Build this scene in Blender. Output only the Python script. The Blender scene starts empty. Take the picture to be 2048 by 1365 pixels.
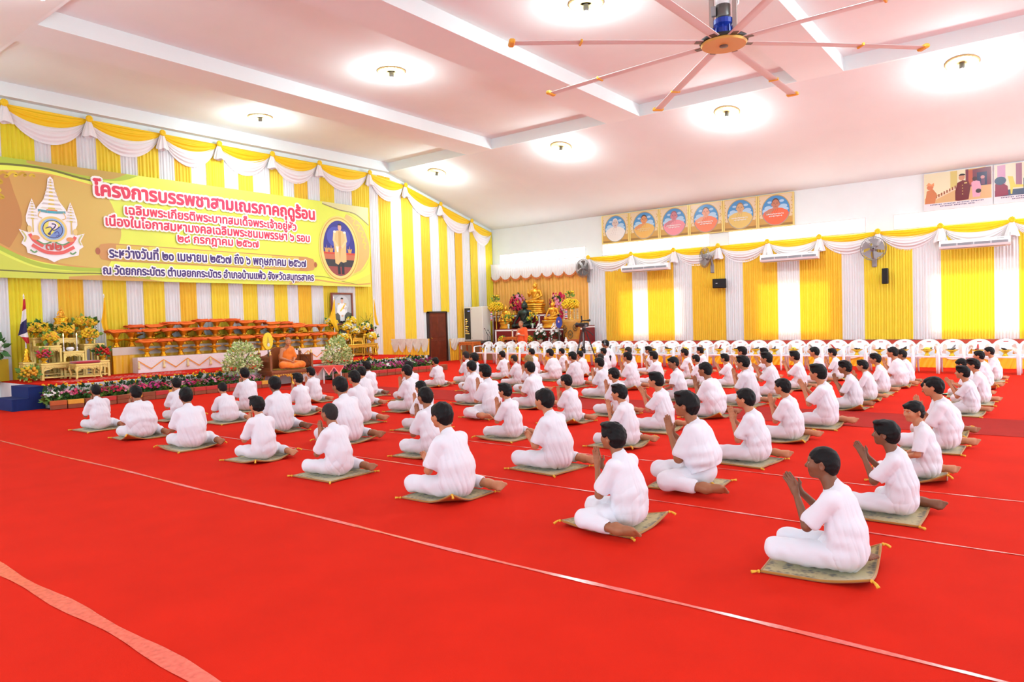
import bpy, math, random
import numpy as np
from mathutils import Vector, Matrix

random.seed(7)
SC = bpy.context.scene
COL = SC.collection
PI = math.pi

# ---------------------------------------------------------------- camera
# camera matched to the room: origin under the lens, X along the long back wall, Y into the hall
CAM_F, CAM_YAW, CAM_PITCH, CAM_ROLL, CAM_H = 1.40793403, -0.65950267, -0.03015865, -0.02874004, 1.6
cy, sy, cp, sp = math.cos(CAM_YAW), math.sin(CAM_YAW), math.cos(CAM_PITCH), math.sin(CAM_PITCH)
_f = Vector((sy * cp, cy * cp, sp)); _r = Vector((cy, -sy, 0)); _u = _r.cross(_f)
_r2 = _r * math.cos(CAM_ROLL) + _u * math.sin(CAM_ROLL)
_u2 = _u * math.cos(CAM_ROLL) - _r * math.sin(CAM_ROLL)
cam = bpy.data.cameras.new('camera')
cam.sensor_width = 36.0
cam.lens = 36.0 * CAM_F * 1000 / 2048
cam.clip_start, cam.clip_end = 0.05, 200
camo = bpy.data.objects.new('camera', cam)
COL.objects.link(camo)
camo.matrix_world = Matrix(((_r2.x, _u2.x, -_f.x, 0), (_r2.y, _u2.y, -_f.y, 0), (_r2.z, _u2.z, -_f.z, CAM_H), (0, 0, 0, 1)))
SC.camera = camo

# ---------------------------------------------------------------- world, exposure, lamps
LAMP_X = (-17.75, -12.35, -7.0, -1.65, 3.7, 9.0)
LAMP_ROWS = ((4.3, 6.85), (11.6, 7.53), (18.75, 7.03))
ROW_POWER = (0.25, 1.0, 1.0)      # the lamps behind the camera are mostly dimmed
LAMP_POWER = 270
LAMP_SPILL = 80
WINDOW_GLOW = 8.5
FILL_GLOW = 7.0                   # unseen windows added behind the camera to fill the boys' fronts
SIDE_FILL_GLOW = 28.0                 # and brighter added ones deeper along the unseen side wall
w = bpy.data.worlds.new('world'); SC.world = w; w.use_nodes = True
w.node_tree.nodes['Background'].inputs[0].default_value = (0.9, 0.95, 1.0, 1)
w.node_tree.nodes['Background'].inputs[1].default_value = 0.5
SC.view_settings.view_transform = 'Standard'
SC.view_settings.look = 'None'
SC.view_settings.gamma = 1.0
SC.view_settings.exposure = 0.14
SC.view_settings.use_curve_mapping = False
try:
    SC.cycles.max_bounces = 6
    SC.cycles.diffuse_bounces = 4
    SC.cycles.glossy_bounces = 3
    SC.cycles.transmission_bounces = 4
    SC.cycles.caustics_reflective = False
    SC.cycles.caustics_refractive = False
    SC.cycles.sample_clamp_indirect = 6
except Exception:
    pass
for (yy, zz), rp in zip(LAMP_ROWS, ROW_POWER):
    for xx in LAMP_X:
        # the reflector throws most of each lamp's light down; the bare bulb also lights the ceiling round it
        for kind, e in (('SPOT', LAMP_POWER), ('POINT', LAMP_SPILL)):
            li = bpy.data.lights.new('ceiling_lamp_light', kind)
            li.energy = e * rp; li.color = (0.80, 0.97, 1.0); li.shadow_soft_size = 0.12
            if kind == 'SPOT': li.spot_size = math.radians(168); li.spot_blend = 0.5
            lo = bpy.data.objects.new('ceiling_lamp_light', li)
            lo.location = (xx, yy, zz - 0.45)
            COL.objects.link(lo)

# ---------------------------------------------------------------- helpers
def lin(c):
    return tuple(((v / 255) / 12.92 if v / 255 <= 0.04045 else ((v / 255 + 0.055) / 1.055) ** 2.4) for v in c)

MATS = {}
def mat(name, rgb, rough=0.6, metal=0.0, var=0.0, scale=8.0, bump=0.0, bscale=60.0, emit=0.0, transl=0.0, spec=None, alpha=1.0, sheen=0.0):
    """Principled material; colour given in sRGB 0-255, with optional noise variation and bump."""
    if name in MATS: return MATS[name]
    m = bpy.data.materials.new(name); m.use_nodes = True
    nt = m.node_tree; b = nt.nodes['Principled BSDF']; L = nt.links
    c = lin(rgb) + (1,)
    b.inputs['Base Color'].default_value = c
    b.inputs['Roughness'].default_value = rough
    b.inputs['Metallic'].default_value = metal
    if spec is not None: b.inputs['Specular IOR Level'].default_value = spec
    if sheen: b.inputs['Sheen Weight'].default_value = sheen
    if alpha < 1: b.inputs['Alpha'].default_value = alpha
    if emit:
        b.inputs['Emission Color'].default_value = c
        b.inputs['Emission Strength'].default_value = emit
    if var or bump:
        tc = nt.nodes.new('ShaderNodeTexCoord')
    if var:
        n = nt.nodes.new('ShaderNodeTexNoise'); n.inputs['Scale'].default_value = scale; n.inputs['Detail'].default_value = 4
        L.new(tc.outputs['Object'], n.inputs['Vector'])
        r = nt.nodes.new('ShaderNodeValToRGB')
        r.color_ramp.elements[0].position = 0.3; r.color_ramp.elements[1].position = 0.7
        r.color_ramp.elements[0].color = tuple(v * (1 - var) for v in c[:3]) + (1,)
        r.color_ramp.elements[1].color = tuple(min(1, v * (1 + var)) for v in c[:3]) + (1,)
        L.new(n.outputs['Fac'], r.inputs['Fac']); L.new(r.outputs['Color'], b.inputs['Base Color'])
    if bump:
        n2 = nt.nodes.new('ShaderNodeTexNoise'); n2.inputs['Scale'].default_value = bscale; n2.inputs['Detail'].default_value = 2
        L.new(tc.outputs['Object'], n2.inputs['Vector'])
        bp = nt.nodes.new('ShaderNodeBump'); bp.inputs['Strength'].default_value = bump; bp.inputs['Distance'].default_value = 0.01
        L.new(n2.outputs['Fac'], bp.inputs['Height']); L.new(bp.outputs['Normal'], b.inputs['Normal'])
    if transl:
        t = nt.nodes.new('ShaderNodeBsdfTranslucent'); t.inputs['Color'].default_value = c
        mx = nt.nodes.new('ShaderNodeMixShader'); mx.inputs[0].default_value = transl
        L.new(b.outputs[0], mx.inputs[1]); L.new(t.outputs[0], mx.inputs[2])
        L.new(mx.outputs[0], nt.nodes['Material Output'].inputs['Surface'])
    MATS[name] = m
    return m

def print_mat(name='printed_ink', rough=0.45):
    """Ink colours of flat printed pictures, from the mesh's colour attribute."""
    if name in MATS: return MATS[name]
    m = bpy.data.materials.new(name); m.use_nodes = True
    nt = m.node_tree; b = nt.nodes['Principled BSDF']
    a = nt.nodes.new('ShaderNodeVertexColor'); a.layer_name = 'ink'
    nt.links.new(a.outputs['Color'], b.inputs['Base Color'])
    b.inputs['Roughness'].default_value = rough
    MATS[name] = m
    return m

class MB:
    """Collects shapes into one mesh."""
    def __init__(s): s.v = []; s.f = []; s.m = []; s.c = []; s.cur = 0; s.col = None
    def add(s, vs, fs):
        o = len(s.v); s.v.extend([tuple(p) for p in vs])
        for f in fs:
            s.f.append(tuple(i + o for i in f)); s.m.append(s.cur); s.c.append(s.col)
        return s
    def box(s, c, d, rz=0.0, bev=0.0):
        hx, hy, hz = d[0] / 2, d[1] / 2, d[2] / 2
        ca, sa = math.cos(rz), math.sin(rz)
        if bev > 0:
            bv = min(bev, hx * .9, hy * .9, hz * .9)
            rings = [(-hz, bv), (-hz + bv, 0), (hz - bv, 0), (hz, bv)]
            vs = []
            for z, ins in rings:
                ax, ay = hx - ins, hy - ins; k = bv if ins == 0 else 0.0
                pts = [(-ax + k, -ay), (ax - k, -ay), (ax, -ay + k), (ax, ay - k), (ax - k, ay), (-ax + k, ay), (-ax, ay - k), (-ax, -ay + k)]
                if ins: pts = [(-ax + bv * .3, -ay), (ax - bv * .3, -ay), (ax, -ay + bv * .3), (ax, ay - bv * .3), (ax - bv * .3, ay), (-ax + bv * .3, ay), (-ax, ay - bv * .3), (-ax, -ay + bv * .3)]
                vs += [(c[0] + x * ca - y * sa, c[1] + x * sa + y * ca, c[2] + z) for x, y in pts]
            fs = [tuple(range(7, -1, -1)), tuple(range(24, 32))]
            for r in range(3):
                for i in range(8):
                    j = (i + 1) % 8
                    fs.append((r * 8 + i, r * 8 + j, r * 8 + 8 + j, r * 8 + 8 + i))
            return s.add(vs, fs)
        vs = []
        for z in (-hz, hz):
            for x, y in ((-hx, -hy), (hx, -hy), (hx, hy), (-hx, hy)):
                vs.append((c[0] + x * ca - y * sa, c[1] + x * sa + y * ca, c[2] + z))
        return s.add(vs, [(3, 2, 1, 0), (4, 5, 6, 7), (0, 1, 5, 4), (1, 2, 6, 5), (2, 3, 7, 6), (3, 0, 4, 7)])
    def bb(s, x0, x1, y0, y1, z0, z1, bev=0.0):
        return s.box(((x0 + x1) / 2, (y0 + y1) / 2, (z0 + z1) / 2), (abs(x1 - x0), abs(y1 - y0), abs(z1 - z0)), 0, bev)
    def tube(s, pts, r, n=8, cap=True):
        """Tube along points; r a number or a list."""
        pts = [Vector(p) for p in pts]; k = len(pts)
        rs = r if isinstance(r, (list, tuple)) else [r] * k
        vs = []; up = None
        for i, p in enumerate(pts):
            t = (pts[min(i + 1, k - 1)] - pts[max(i - 1, 0)])
            t = t.normalized() if t.length > 1e-9 else Vector((0, 0, 1))
            if up is None:
                a = Vector((0, 0, 1)) if abs(t.z) < 0.9 else Vector((1, 0, 0))
                up = t.cross(a).normalized()
            up = (up - t * up.dot(t)).normalized(); w2 = t.cross(up)
            for j in range(n):
                an = 2 * PI * j / n
                vs.append(p + (up * math.cos(an) + w2 * math.sin(an)) * rs[i])
        fs = []
        for i in range(k - 1):
            for j in range(n):
                j2 = (j + 1) % n
                fs.append((i * n + j, i * n + j2, (i + 1) * n + j2, (i + 1) * n + j))
        if cap: fs += [tuple(range(n - 1, -1, -1)), tuple((k - 1) * n + j for j in range(n))]
        return s.add(vs, fs)
    def lathe(s, prof, c=(0, 0, 0), n=16, axis='z'):
        """Revolve (radius, height) pairs."""
        vs = []
        for r, h in prof:
            for j in range(n):
                a = 2 * PI * j / n
                x, y = r * math.cos(a), r * math.sin(a)
                p = (x, y, h) if axis == 'z' else ((h, x, y) if axis == 'x' else (x, h, y))
                vs.append((c[0] + p[0], c[1] + p[1], c[2] + p[2]))
        fs = []; k = len(prof)
        for i in range(k - 1):
            for j in range(n):
                j2 = (j + 1) % n
                q = (i * n + j, i * n + j2, (i + 1) * n + j2, (i + 1) * n + j)
                fs.append(q if axis != 'y' else q[::-1])
        fs += [tuple(range(n - 1, -1, -1)), tuple((k - 1) * n + j for j in range(n))]
        return s.add(vs, fs)
    def ball(s, c, r, n=8, m=6):
        rr = r if isinstance(r, (list, tuple)) else (r, r, r)
        vs = [(c[0], c[1], c[2] - rr[2])]
        for i in range(1, m):
            t = PI * i / m
            for j in range(n):
                a = 2 * PI * j / n
                vs.append((c[0] + rr[0] * math.sin(t) * math.cos(a), c[1] + rr[1] * math.sin(t) * math.sin(a), c[2] - rr[2] * math.cos(t)))
        vs.append((c[0], c[1], c[2] + rr[2])); e = len(vs) - 1
        fs = [(0, 1 + (j + 1) % n, 1 + j) for j in range(n)]
        for i in range(m - 2):
            for j in range(n):
                j2 = (j + 1) % n
                fs.append((1 + i * n + j, 1 + i * n + j2, 1 + (i + 1) * n + j2, 1 + (i + 1) * n + j))
        fs += [(e, 1 + (m - 2) * n + j, 1 + (m - 2) * n + (j + 1) % n) for j in range(n)]
        return s.add(vs, fs)
    def grid(s, fn, nu, nv, closed=False):
        vs = [fn(i / nu, j / nv) for i in range(nu + 1) for j in range(nv + 1)]
        q = nv + 1
        return s.add(vs, [(i * q + j, (i + 1) * q + j, (i + 1) * q + j + 1, i * q + j + 1) for i in range(nu) for j in range(nv)])
    def prism(s, poly, fn0, fn1):
        """Extrude a 2-D polygon between two mapping functions."""
        n = len(poly)
        vs = [fn0(p) for p in poly] + [fn1(p) for p in poly]
        return s.add(vs, [tuple(range(n - 1, -1, -1)), tuple(range(n, 2 * n))] + [(i, (i + 1) % n, n + (i + 1) % n, n + i) for i in range(n)])
    def build(s, name, mats, parent=None, smooth=False, loc=None):
        me = bpy.data.meshes.new(name)
        me.from_pydata(s.v, [], s.f)
        mats = mats if isinstance(mats, (list, tuple)) else [mats]
        for m in mats: me.materials.append(m)
        if len(mats) > 1: me.polygons.foreach_set('material_index', s.m)
        if any(c is not None for c in s.c):
            at = me.color_attributes.new('ink', 'FLOAT_COLOR', 'CORNER')
            buf = []
            for p, c in zip(me.polygons, s.c):
                buf.extend((lin(c or (255, 255, 255)) + (1,)) * p.loop_total)
            at.data.foreach_set('color', buf)
        if smooth: me.polygons.foreach_set('use_smooth', [True] * len(me.polygons))
        me.update()
        return link(name, me, parent, loc)

def link(name, me, parent=None, loc=None):
    o = bpy.data.objects.new(name, me); COL.objects.link(o)
    if parent: o.parent = parent
    if loc: o.location = loc
    return o

def sharp(o, deg=40):
    """Smooth shading with hard edges kept."""
    me = o.data
    me.polygons.foreach_set('use_smooth', [True] * len(me.polygons))
    try: me.set_sharp_from_angle(angle=math.radians(deg))
    except Exception: pass
    return o

def tag(o, label, cat, group=None, kind=None):
    o['label'] = label; o['category'] = cat
    if group: o['group'] = group
    if kind: o['kind'] = kind
    return o

def thing(name, label, cat, loc=(0, 0, 0), rz=0.0, group=None):
    o = bpy.data.objects.new(name, None); COL.objects.link(o)
    o.empty_display_size = 0.1
    o.location = loc; o.rotation_euler = (0, 0, rz)
    return tag(o, label, cat, group)

def struct(o):
    o['kind'] = 'structure'; return o

KIDS = {}
def dup(root, loc=None, rz=None, scale=None, label=None, group=None):
    """A copy of a thing with copies of its parts and sub-parts (mesh data shared)."""
    r = root.copy(); COL.objects.link(r)
    if loc is not None: r.location = loc
    if rz is not None: r.rotation_euler = (r.rotation_euler[0], r.rotation_euler[1], rz)
    if scale is not None: r.scale = scale if isinstance(scale, (tuple, list)) else (scale,) * 3
    if label: r['label'] = label
    if group: r['group'] = group
    def rec(src, dst):
        for ch in list(src.children):
            c = ch.copy(); COL.objects.link(c); c.parent = dst
            c.matrix_parent_inverse = ch.matrix_parent_inverse.copy()
            rec(ch, c)
    rec(root, r)
    return r

NTH = 'zeroth first second third fourth fifth sixth seventh eighth ninth tenth eleventh twelfth thirteenth fourteenth fifteenth sixteenth seventeenth eighteenth nineteenth twentieth twenty-first twenty-second twenty-third twenty-fourth twenty-fifth twenty-sixth twenty-seventh twenty-eighth twenty-ninth thirtieth thirty-first thirty-second thirty-third thirty-fourth thirty-fifth thirty-sixth thirty-seventh thirty-eighth thirty-ninth fortieth'.split()
for _t, _w in ((40, 'forty'), (50, 'fifty'), (60, 'sixty'), (70, 'seventy')):
    for _k in range(1, 11):
        if _t + _k < len(NTH): continue
        NTH.append(_w + '-' + NTH[_k] if _k < 10 else {40: 'fiftieth', 50: 'sixtieth', 60: 'seventieth', 70: 'eightieth'}[_t])

# ---------------------------------------------------------------- distance-field modelling for bodies
class Field:
    def __init__(s, lo, hi, h):
        s.lo = np.array(lo, float); s.h = h
        s.n = np.ceil((np.array(hi) - s.lo) / h).astype(int) + 1
        s.d = np.full(tuple(s.n), 0.08, np.float32)
        s.ax = [s.lo[i] + h * np.arange(s.n[i]) for i in range(3)]
    def _box(s, lo, hi, mg):
        a = np.clip(np.floor((np.array(lo) - mg - s.lo) / s.h).astype(int), 0, s.n - 1)
        b = np.clip(np.ceil((np.array(hi) + mg - s.lo) / s.h).astype(int) + 1, 1, s.n)
        sl = tuple(slice(a[i], max(b[i], a[i] + 1)) for i in range(3))
        X, Y, Z = np.meshgrid(*[s.ax[i][sl[i]] for i in range(3)], indexing='ij', sparse=True)
        return sl, X, Y, Z
    def _merge(s, sl, d, k, cut=False):
        a = s.d[sl]
        if cut: d = -d; hh = np.maximum(k - np.abs(a - d), 0) / k; s.d[sl] = np.maximum(a, d) + hh * hh * k * .25
        else: hh = np.maximum(k - np.abs(a - d), 0) / k; s.d[sl] = np.minimum(a, d) + hh * hh * k * .25 * -1
    def cone(s, a, ra, b, rb, k=.02, sc=(1, 1, 1), cut=False):
        """Tapered capsule from a to b; sc squeezes the space (2 = half as thick along that axis)."""
        a = np.array(a, float); b = np.array(b, float); R = max(ra, rb)
        e = R / np.array(sc)
        sl, X, Y, Z = s._box(np.minimum(a, b) - e, np.maximum(a, b) + e, k + 3 * s.h)
        ba = (b - a) * np.array(sc); L2 = float(ba @ ba) + 1e-12
        x, y, z = (X - a[0]) * sc[0], (Y - a[1]) * sc[1], (Z - a[2]) * sc[2]
        t = np.clip((x * ba[0] + y * ba[1] + z * ba[2]) / L2, 0, 1)
        d = np.sqrt((x - t * ba[0]) ** 2 + (y - t * ba[1]) ** 2 + (z - t * ba[2]) ** 2) - (ra + (rb - ra) * t)
        s._merge(sl, (d / max(sc)).astype(np.float32), k, cut)
    def ell(s, c, r, k=.02, M=None, cut=False):
        c = np.array(c, float); r = np.array(r, float); R = r if M is None else np.full(3, r.max())
        sl, X, Y, Z = s._box(c - R, c + R, k + 3 * s.h)
        x, y, z = X - c[0], Y - c[1], Z - c[2]
        if M is not None:
            x, y, z = (M[0][0] * x + M[1][0] * y + M[2][0] * z, M[0][1] * x + M[1][1] * y + M[2][1] * z, M[0][2] * x + M[1][2] * y + M[2][2] * z)
        k0 = np.sqrt((x / r[0]) ** 2 + (y / r[1]) ** 2 + (z / r[2]) ** 2)
        k1 = np.sqrt((x / r[0] ** 2) ** 2 + (y / r[1] ** 2) ** 2 + (z / r[2] ** 2) ** 2) + 1e-9
        s._merge(sl, (k0 * (k0 - 1) / k1).astype(np.float32), k, cut)
    def plane(s, p, n, k=.01):
        """Keep what lies on the side the normal points away from."""
        n = np.array(n, float); n /= np.linalg.norm(n)
        X, Y, Z = np.meshgrid(*s.ax, indexing='ij', sparse=True)
        d = (X - p[0]) * n[0] + (Y - p[1]) * n[1] + (Z - p[2]) * n[2]
        hh = np.maximum(k - np.abs(s.d - d), 0) / k
        s.d = (np.maximum(s.d, d) + hh * hh * k * .25).astype(np.float32)
    def wrinkle(s, amp, lo_f, hi_f, n=10, seed=1, bias=(1, 1, 1)):
        rng = np.random.default_rng(seed)
        i = np.argwhere(np.abs(s.d) < 3.5 * s.h + amp)
        P = s.lo + i * s.h; wv = np.zeros(len(P))
        for _ in range(n):
            dv = rng.normal(size=3) * np.array(bias); dv /= np.linalg.norm(dv)
            f = rng.uniform(lo_f, hi_f)
            wv += np.sin(P @ dv * f + rng.uniform(0, 6.28) + 1.2 * np.sin(P[:, 2] * rng.uniform(6, 14) + P[:, 1] * 9 + rng.uniform(0, 6)))
        s.d[i[:, 0], i[:, 1], i[:, 2]] += (amp * wv / math.sqrt(n)).astype(np.float32)
    def folds(s, amp, seed, axis, top, low, n=3, gath=0.0):
        """Cloth folds: drapes that run down around the axis point, deepening towards the hem, and slack creases across the waist."""
        rng = np.random.default_rng(seed)
        i = np.argwhere(np.abs(s.d) < 3.5 * s.h + amp * 1.6)
        P = s.lo + i * s.h
        th = np.arctan2(P[:, 1] - axis[1], P[:, 0] - axis[0])
        f = np.clip((top - P[:, 2]) / max(1e-3, top - low), 0, 1); wv = np.zeros(len(P))
        for k in range(n):
            m = rng.integers(3, 8); sk = rng.uniform(-14, 14)
            w_ = np.sin(m * th + rng.uniform(0, 6) + sk * P[:, 2] + 1.5 * np.sin(P[:, 2] * rng.uniform(6, 14) + 2 * th + rng.uniform(0, 6)))
            wv += (1 - 2 * np.abs(w_) ** .6) * (.15 + .85 * f) * .45
        q = np.sin(P[:, 2] * rng.uniform(48, 62) + 1.4 * np.sin(th * 2 + rng.uniform(0, 6)) + rng.uniform(0, 6)) * np.clip(np.sin(th * 1.5 + rng.uniform(0, 6)), 0, 1)
        wv += q * (.35 + gath) * np.exp(-((f - .62) / .22) ** 2)
        for k in range(4):
            dv = rng.normal(size=3) * (1, 1, .7); dv /= np.linalg.norm(dv)
            wv += .22 * np.sin(P @ dv * rng.uniform(22, 44) + rng.uniform(0, 6) + 1.6 * np.sin(P[:, 2] * rng.uniform(7, 14)))
        s.d[i[:, 0], i[:, 1], i[:, 2]] += (amp * wv).astype(np.float32)
    def mesh(s, name, m):
        d = s.d.astype(np.float32); h = s.h
        d[0] = d[-1] = .05; d[:, 0] = d[:, -1] = .05; d[:, :, 0] = d[:, :, -1] = .05
        ins = d < 0
        cnt = np.zeros(tuple(s.n - 1), np.int8)
        for a in (0, 1):
            for b in (0, 1):
                for c in (0, 1):
                    cnt += ins[a:a + s.n[0] - 1, b:b + s.n[1] - 1, c:c + s.n[2] - 1]
        act = (cnt > 0) & (cnt < 8)
        ii = np.argwhere(act); N = len(ii)
        idx = np.full(act.shape, -1, np.int32); idx[act] = np.arange(N)
        cs = np.array([(a, b, c) for a in (0, 1) for b in (0, 1) for c in (0, 1)])
        V = np.stack([d[ii[:, 0] + a, ii[:, 1] + b, ii[:, 2] + c] for a, b, c in cs], 1)
        pos = np.zeros((N, 3)); w_ = np.zeros(N)
        for p in range(8):
            for q in range(p + 1, 8):
                if abs(cs[p] - cs[q]).sum() != 1: continue
                mm = (V[:, p] < 0) != (V[:, q] < 0)
                t = np.where(mm, V[:, p] / np.where(mm, V[:, p] - V[:, q], 1), 0)
                pos += np.where(mm[:, None], cs[p] + t[:, None] * (cs[q] - cs[p]), 0); w_ += mm
        pos = s.lo + (ii + pos / w_[:, None]) * h
        quads = []
        for ax in range(3):
            o1, o2 = (ax + 1) % 3, (ax + 2) % 3
            sa = [slice(None)] * 3; sb = [slice(None)] * 3
            sa[ax] = slice(0, -1); sb[ax] = slice(1, None)
            A, B = ins[tuple(sa)], ins[tuple(sb)]
            e = np.argwhere(A != B)
            e = e[(e[:, o1] > 0) & (e[:, o2] > 0) & (e[:, o1] < s.n[o1] - 1) & (e[:, o2] < s.n[o2] - 1)]
            fl = A[e[:, 0], e[:, 1], e[:, 2]]
            def at(d1, d2):
                q = e.copy(); q[:, o1] += d1; q[:, o2] += d2
                return idx[q[:, 0], q[:, 1], q[:, 2]]
            Q = np.stack([at(-1, -1), at(0, -1), at(0, 0), at(-1, 0)], 1)
            Q[~fl] = Q[~fl][:, ::-1]
            quads.append(Q)
        Q = np.concatenate(quads); Q = Q[(Q >= 0).all(1)]
        me = bpy.data.meshes.new(name)
        me.vertices.add(N); me.vertices.foreach_set('co', pos.astype(np.float32).ravel())
        nf = len(Q)
        me.loops.add(nf * 4); me.polygons.add(nf)
        me.loops.foreach_set('vertex_index', Q.astype(np.int32).ravel())
        me.polygons.foreach_set('loop_start', np.arange(0, nf * 4, 4, dtype=np.int32))
        me.polygons.foreach_set('loop_total', np.full(nf, 4, np.int32))
        me.update(calc_edges=True)
        me.polygons.foreach_set('use_smooth', np.ones(nf, bool))
        for mm in (m if isinstance(m, (list, tuple)) else [m]): me.materials.append(mm)
        me.update()
        return me

def rot(yaw=0.0, pitch=0.0, roll=0.0):
    return np.array((Matrix.Rotation(yaw, 3, 'Z') @ Matrix.Rotation(pitch, 3, 'Y') @ Matrix.Rotation(roll, 3, 'X')))

# ---------------------------------------------------------------- seated people (local frame: facing -X, own right side +Y)
SKIN = [mat('skin_tan', (194, 126, 88), .55, var=.06, scale=14), mat('skin_brown', (158, 98, 64), .55, var=.06, scale=14), mat('skin_dark', (126, 78, 52), .55, var=.06, scale=14)]
HAIR = mat('black_hair', (9, 7, 8), .6, bump=.25, bscale=140, spec=.25)
HAIR_SHAVED = mat('cropped_dark_hair', (30, 24, 22), .8, bump=.4, bscale=220)
HAIR_MONK = mat('shaven_scalp', (150, 108, 84), .7)
HAIR_BLOND = mat('bleached_hair', (146, 118, 70), .6, bump=.6, bscale=160)
COTTON = mat('white_cotton_knit', (228, 224, 232), .85, bump=.12, bscale=420, sheen=.15)
TROUSER = mat('white_trouser_cloth', (230, 226, 234), .85, bump=.12, bscale=300, sheen=.1)
EYE_W = mat('eye_white', (225, 215, 208), .3); EYE_D = mat('eye_dark', (25, 16, 12), .2)
BLUE = mat('blue_waistband', (38, 34, 130), .8)

def hand(F, W, K, tip, side, spread=.0145, r=.0066, thumb=(1, 0, 0), curl=0.0):
    """Palm from wrist W to knuckle middle K, four fingers on towards tip, thumb on the given side. side = finger-row direction."""
    W, K, tip = map(np.array, (W, K, tip)); sd = np.array(side, float); sd /= np.linalg.norm(sd)
    th = np.array(thumb, float); th /= np.linalg.norm(th)
    ln = np.linalg.norm(tip - K); dr = (tip - K) / ln
    nrm = np.cross(dr, sd)
    F.cone(W, .019, W * .5 + K * .5, .02, .015)
    for i, o in enumerate((-1.5, -.5, .5, 1.5)):
        k0 = K + sd * spread * o
        F.cone(W + sd * .009 * o, .013, k0, .0105, .012)
        L = ln * (.86, 1.0, .95, .76)[i] if side[0] * thumb[0] + side[1] * thumb[1] + side[2] * thumb[2] < 0 else ln * (.76, .95, 1.0, .86)[i]
        fan = sd * .10 * o * L * .35
        m1 = k0 + dr * L * .45 + fan * .5 + nrm * curl * L * .12
        m2 = m1 + dr * L * .30 + fan * .3 + nrm * curl * L * .22
        e = m2 + dr * L * .25 + fan * .2 + nrm * curl * L * .34
        F.cone(k0, r * 1.18, m1, r * 1.06, .006); F.cone(m1, r * 1.08, m2, r * .98, .004); F.cone(m2, r, e, r * .78, .004)
    t0 = W + (K - W) * .28 + th * .014
    t1 = t0 + th * .026 + dr * .024; t2 = t1 + th * .006 + dr * .03
    F.cone(t0, .0125, t1, .0098, .012); F.cone(t1, .0092, t2, .0072, .005)

def foot(F, A, T, sole, r=.03):
    """Bare foot from ankle A to toe line T; sole = direction the sole faces."""
    A, T = np.array(A, float), np.array(T, float); so = np.array(sole, float); so /= np.linalg.norm(so)
    d = T - A; L = np.linalg.norm(d); d /= L; sd = np.cross(d, so)
    heel = A - d * .03 + so * .028
    F.cone(A, .033, heel, .031, .03)
    F.cone(heel, .029, A + d * L * .55 + so * .022, .026, .03)
    F.cone(A, .03, A + d * L * .6 + so * .012, .024, .03)
    for i, o in enumerate((-1.6, -.8, 0, .8, 1.6)):
        b = A + d * L * .66 + sd * .0195 * o + so * .016
        F.cone(A + d * L * .4 + sd * .009 * o + so * .016, .024, b, .0195, .02)
        e = b + d * L * (.30, .27, .25, .22, .18)[i]
        F.cone(b, .0125, e, (.0135, .0105, .0100, .0098, .0095)[i], .006)

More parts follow.
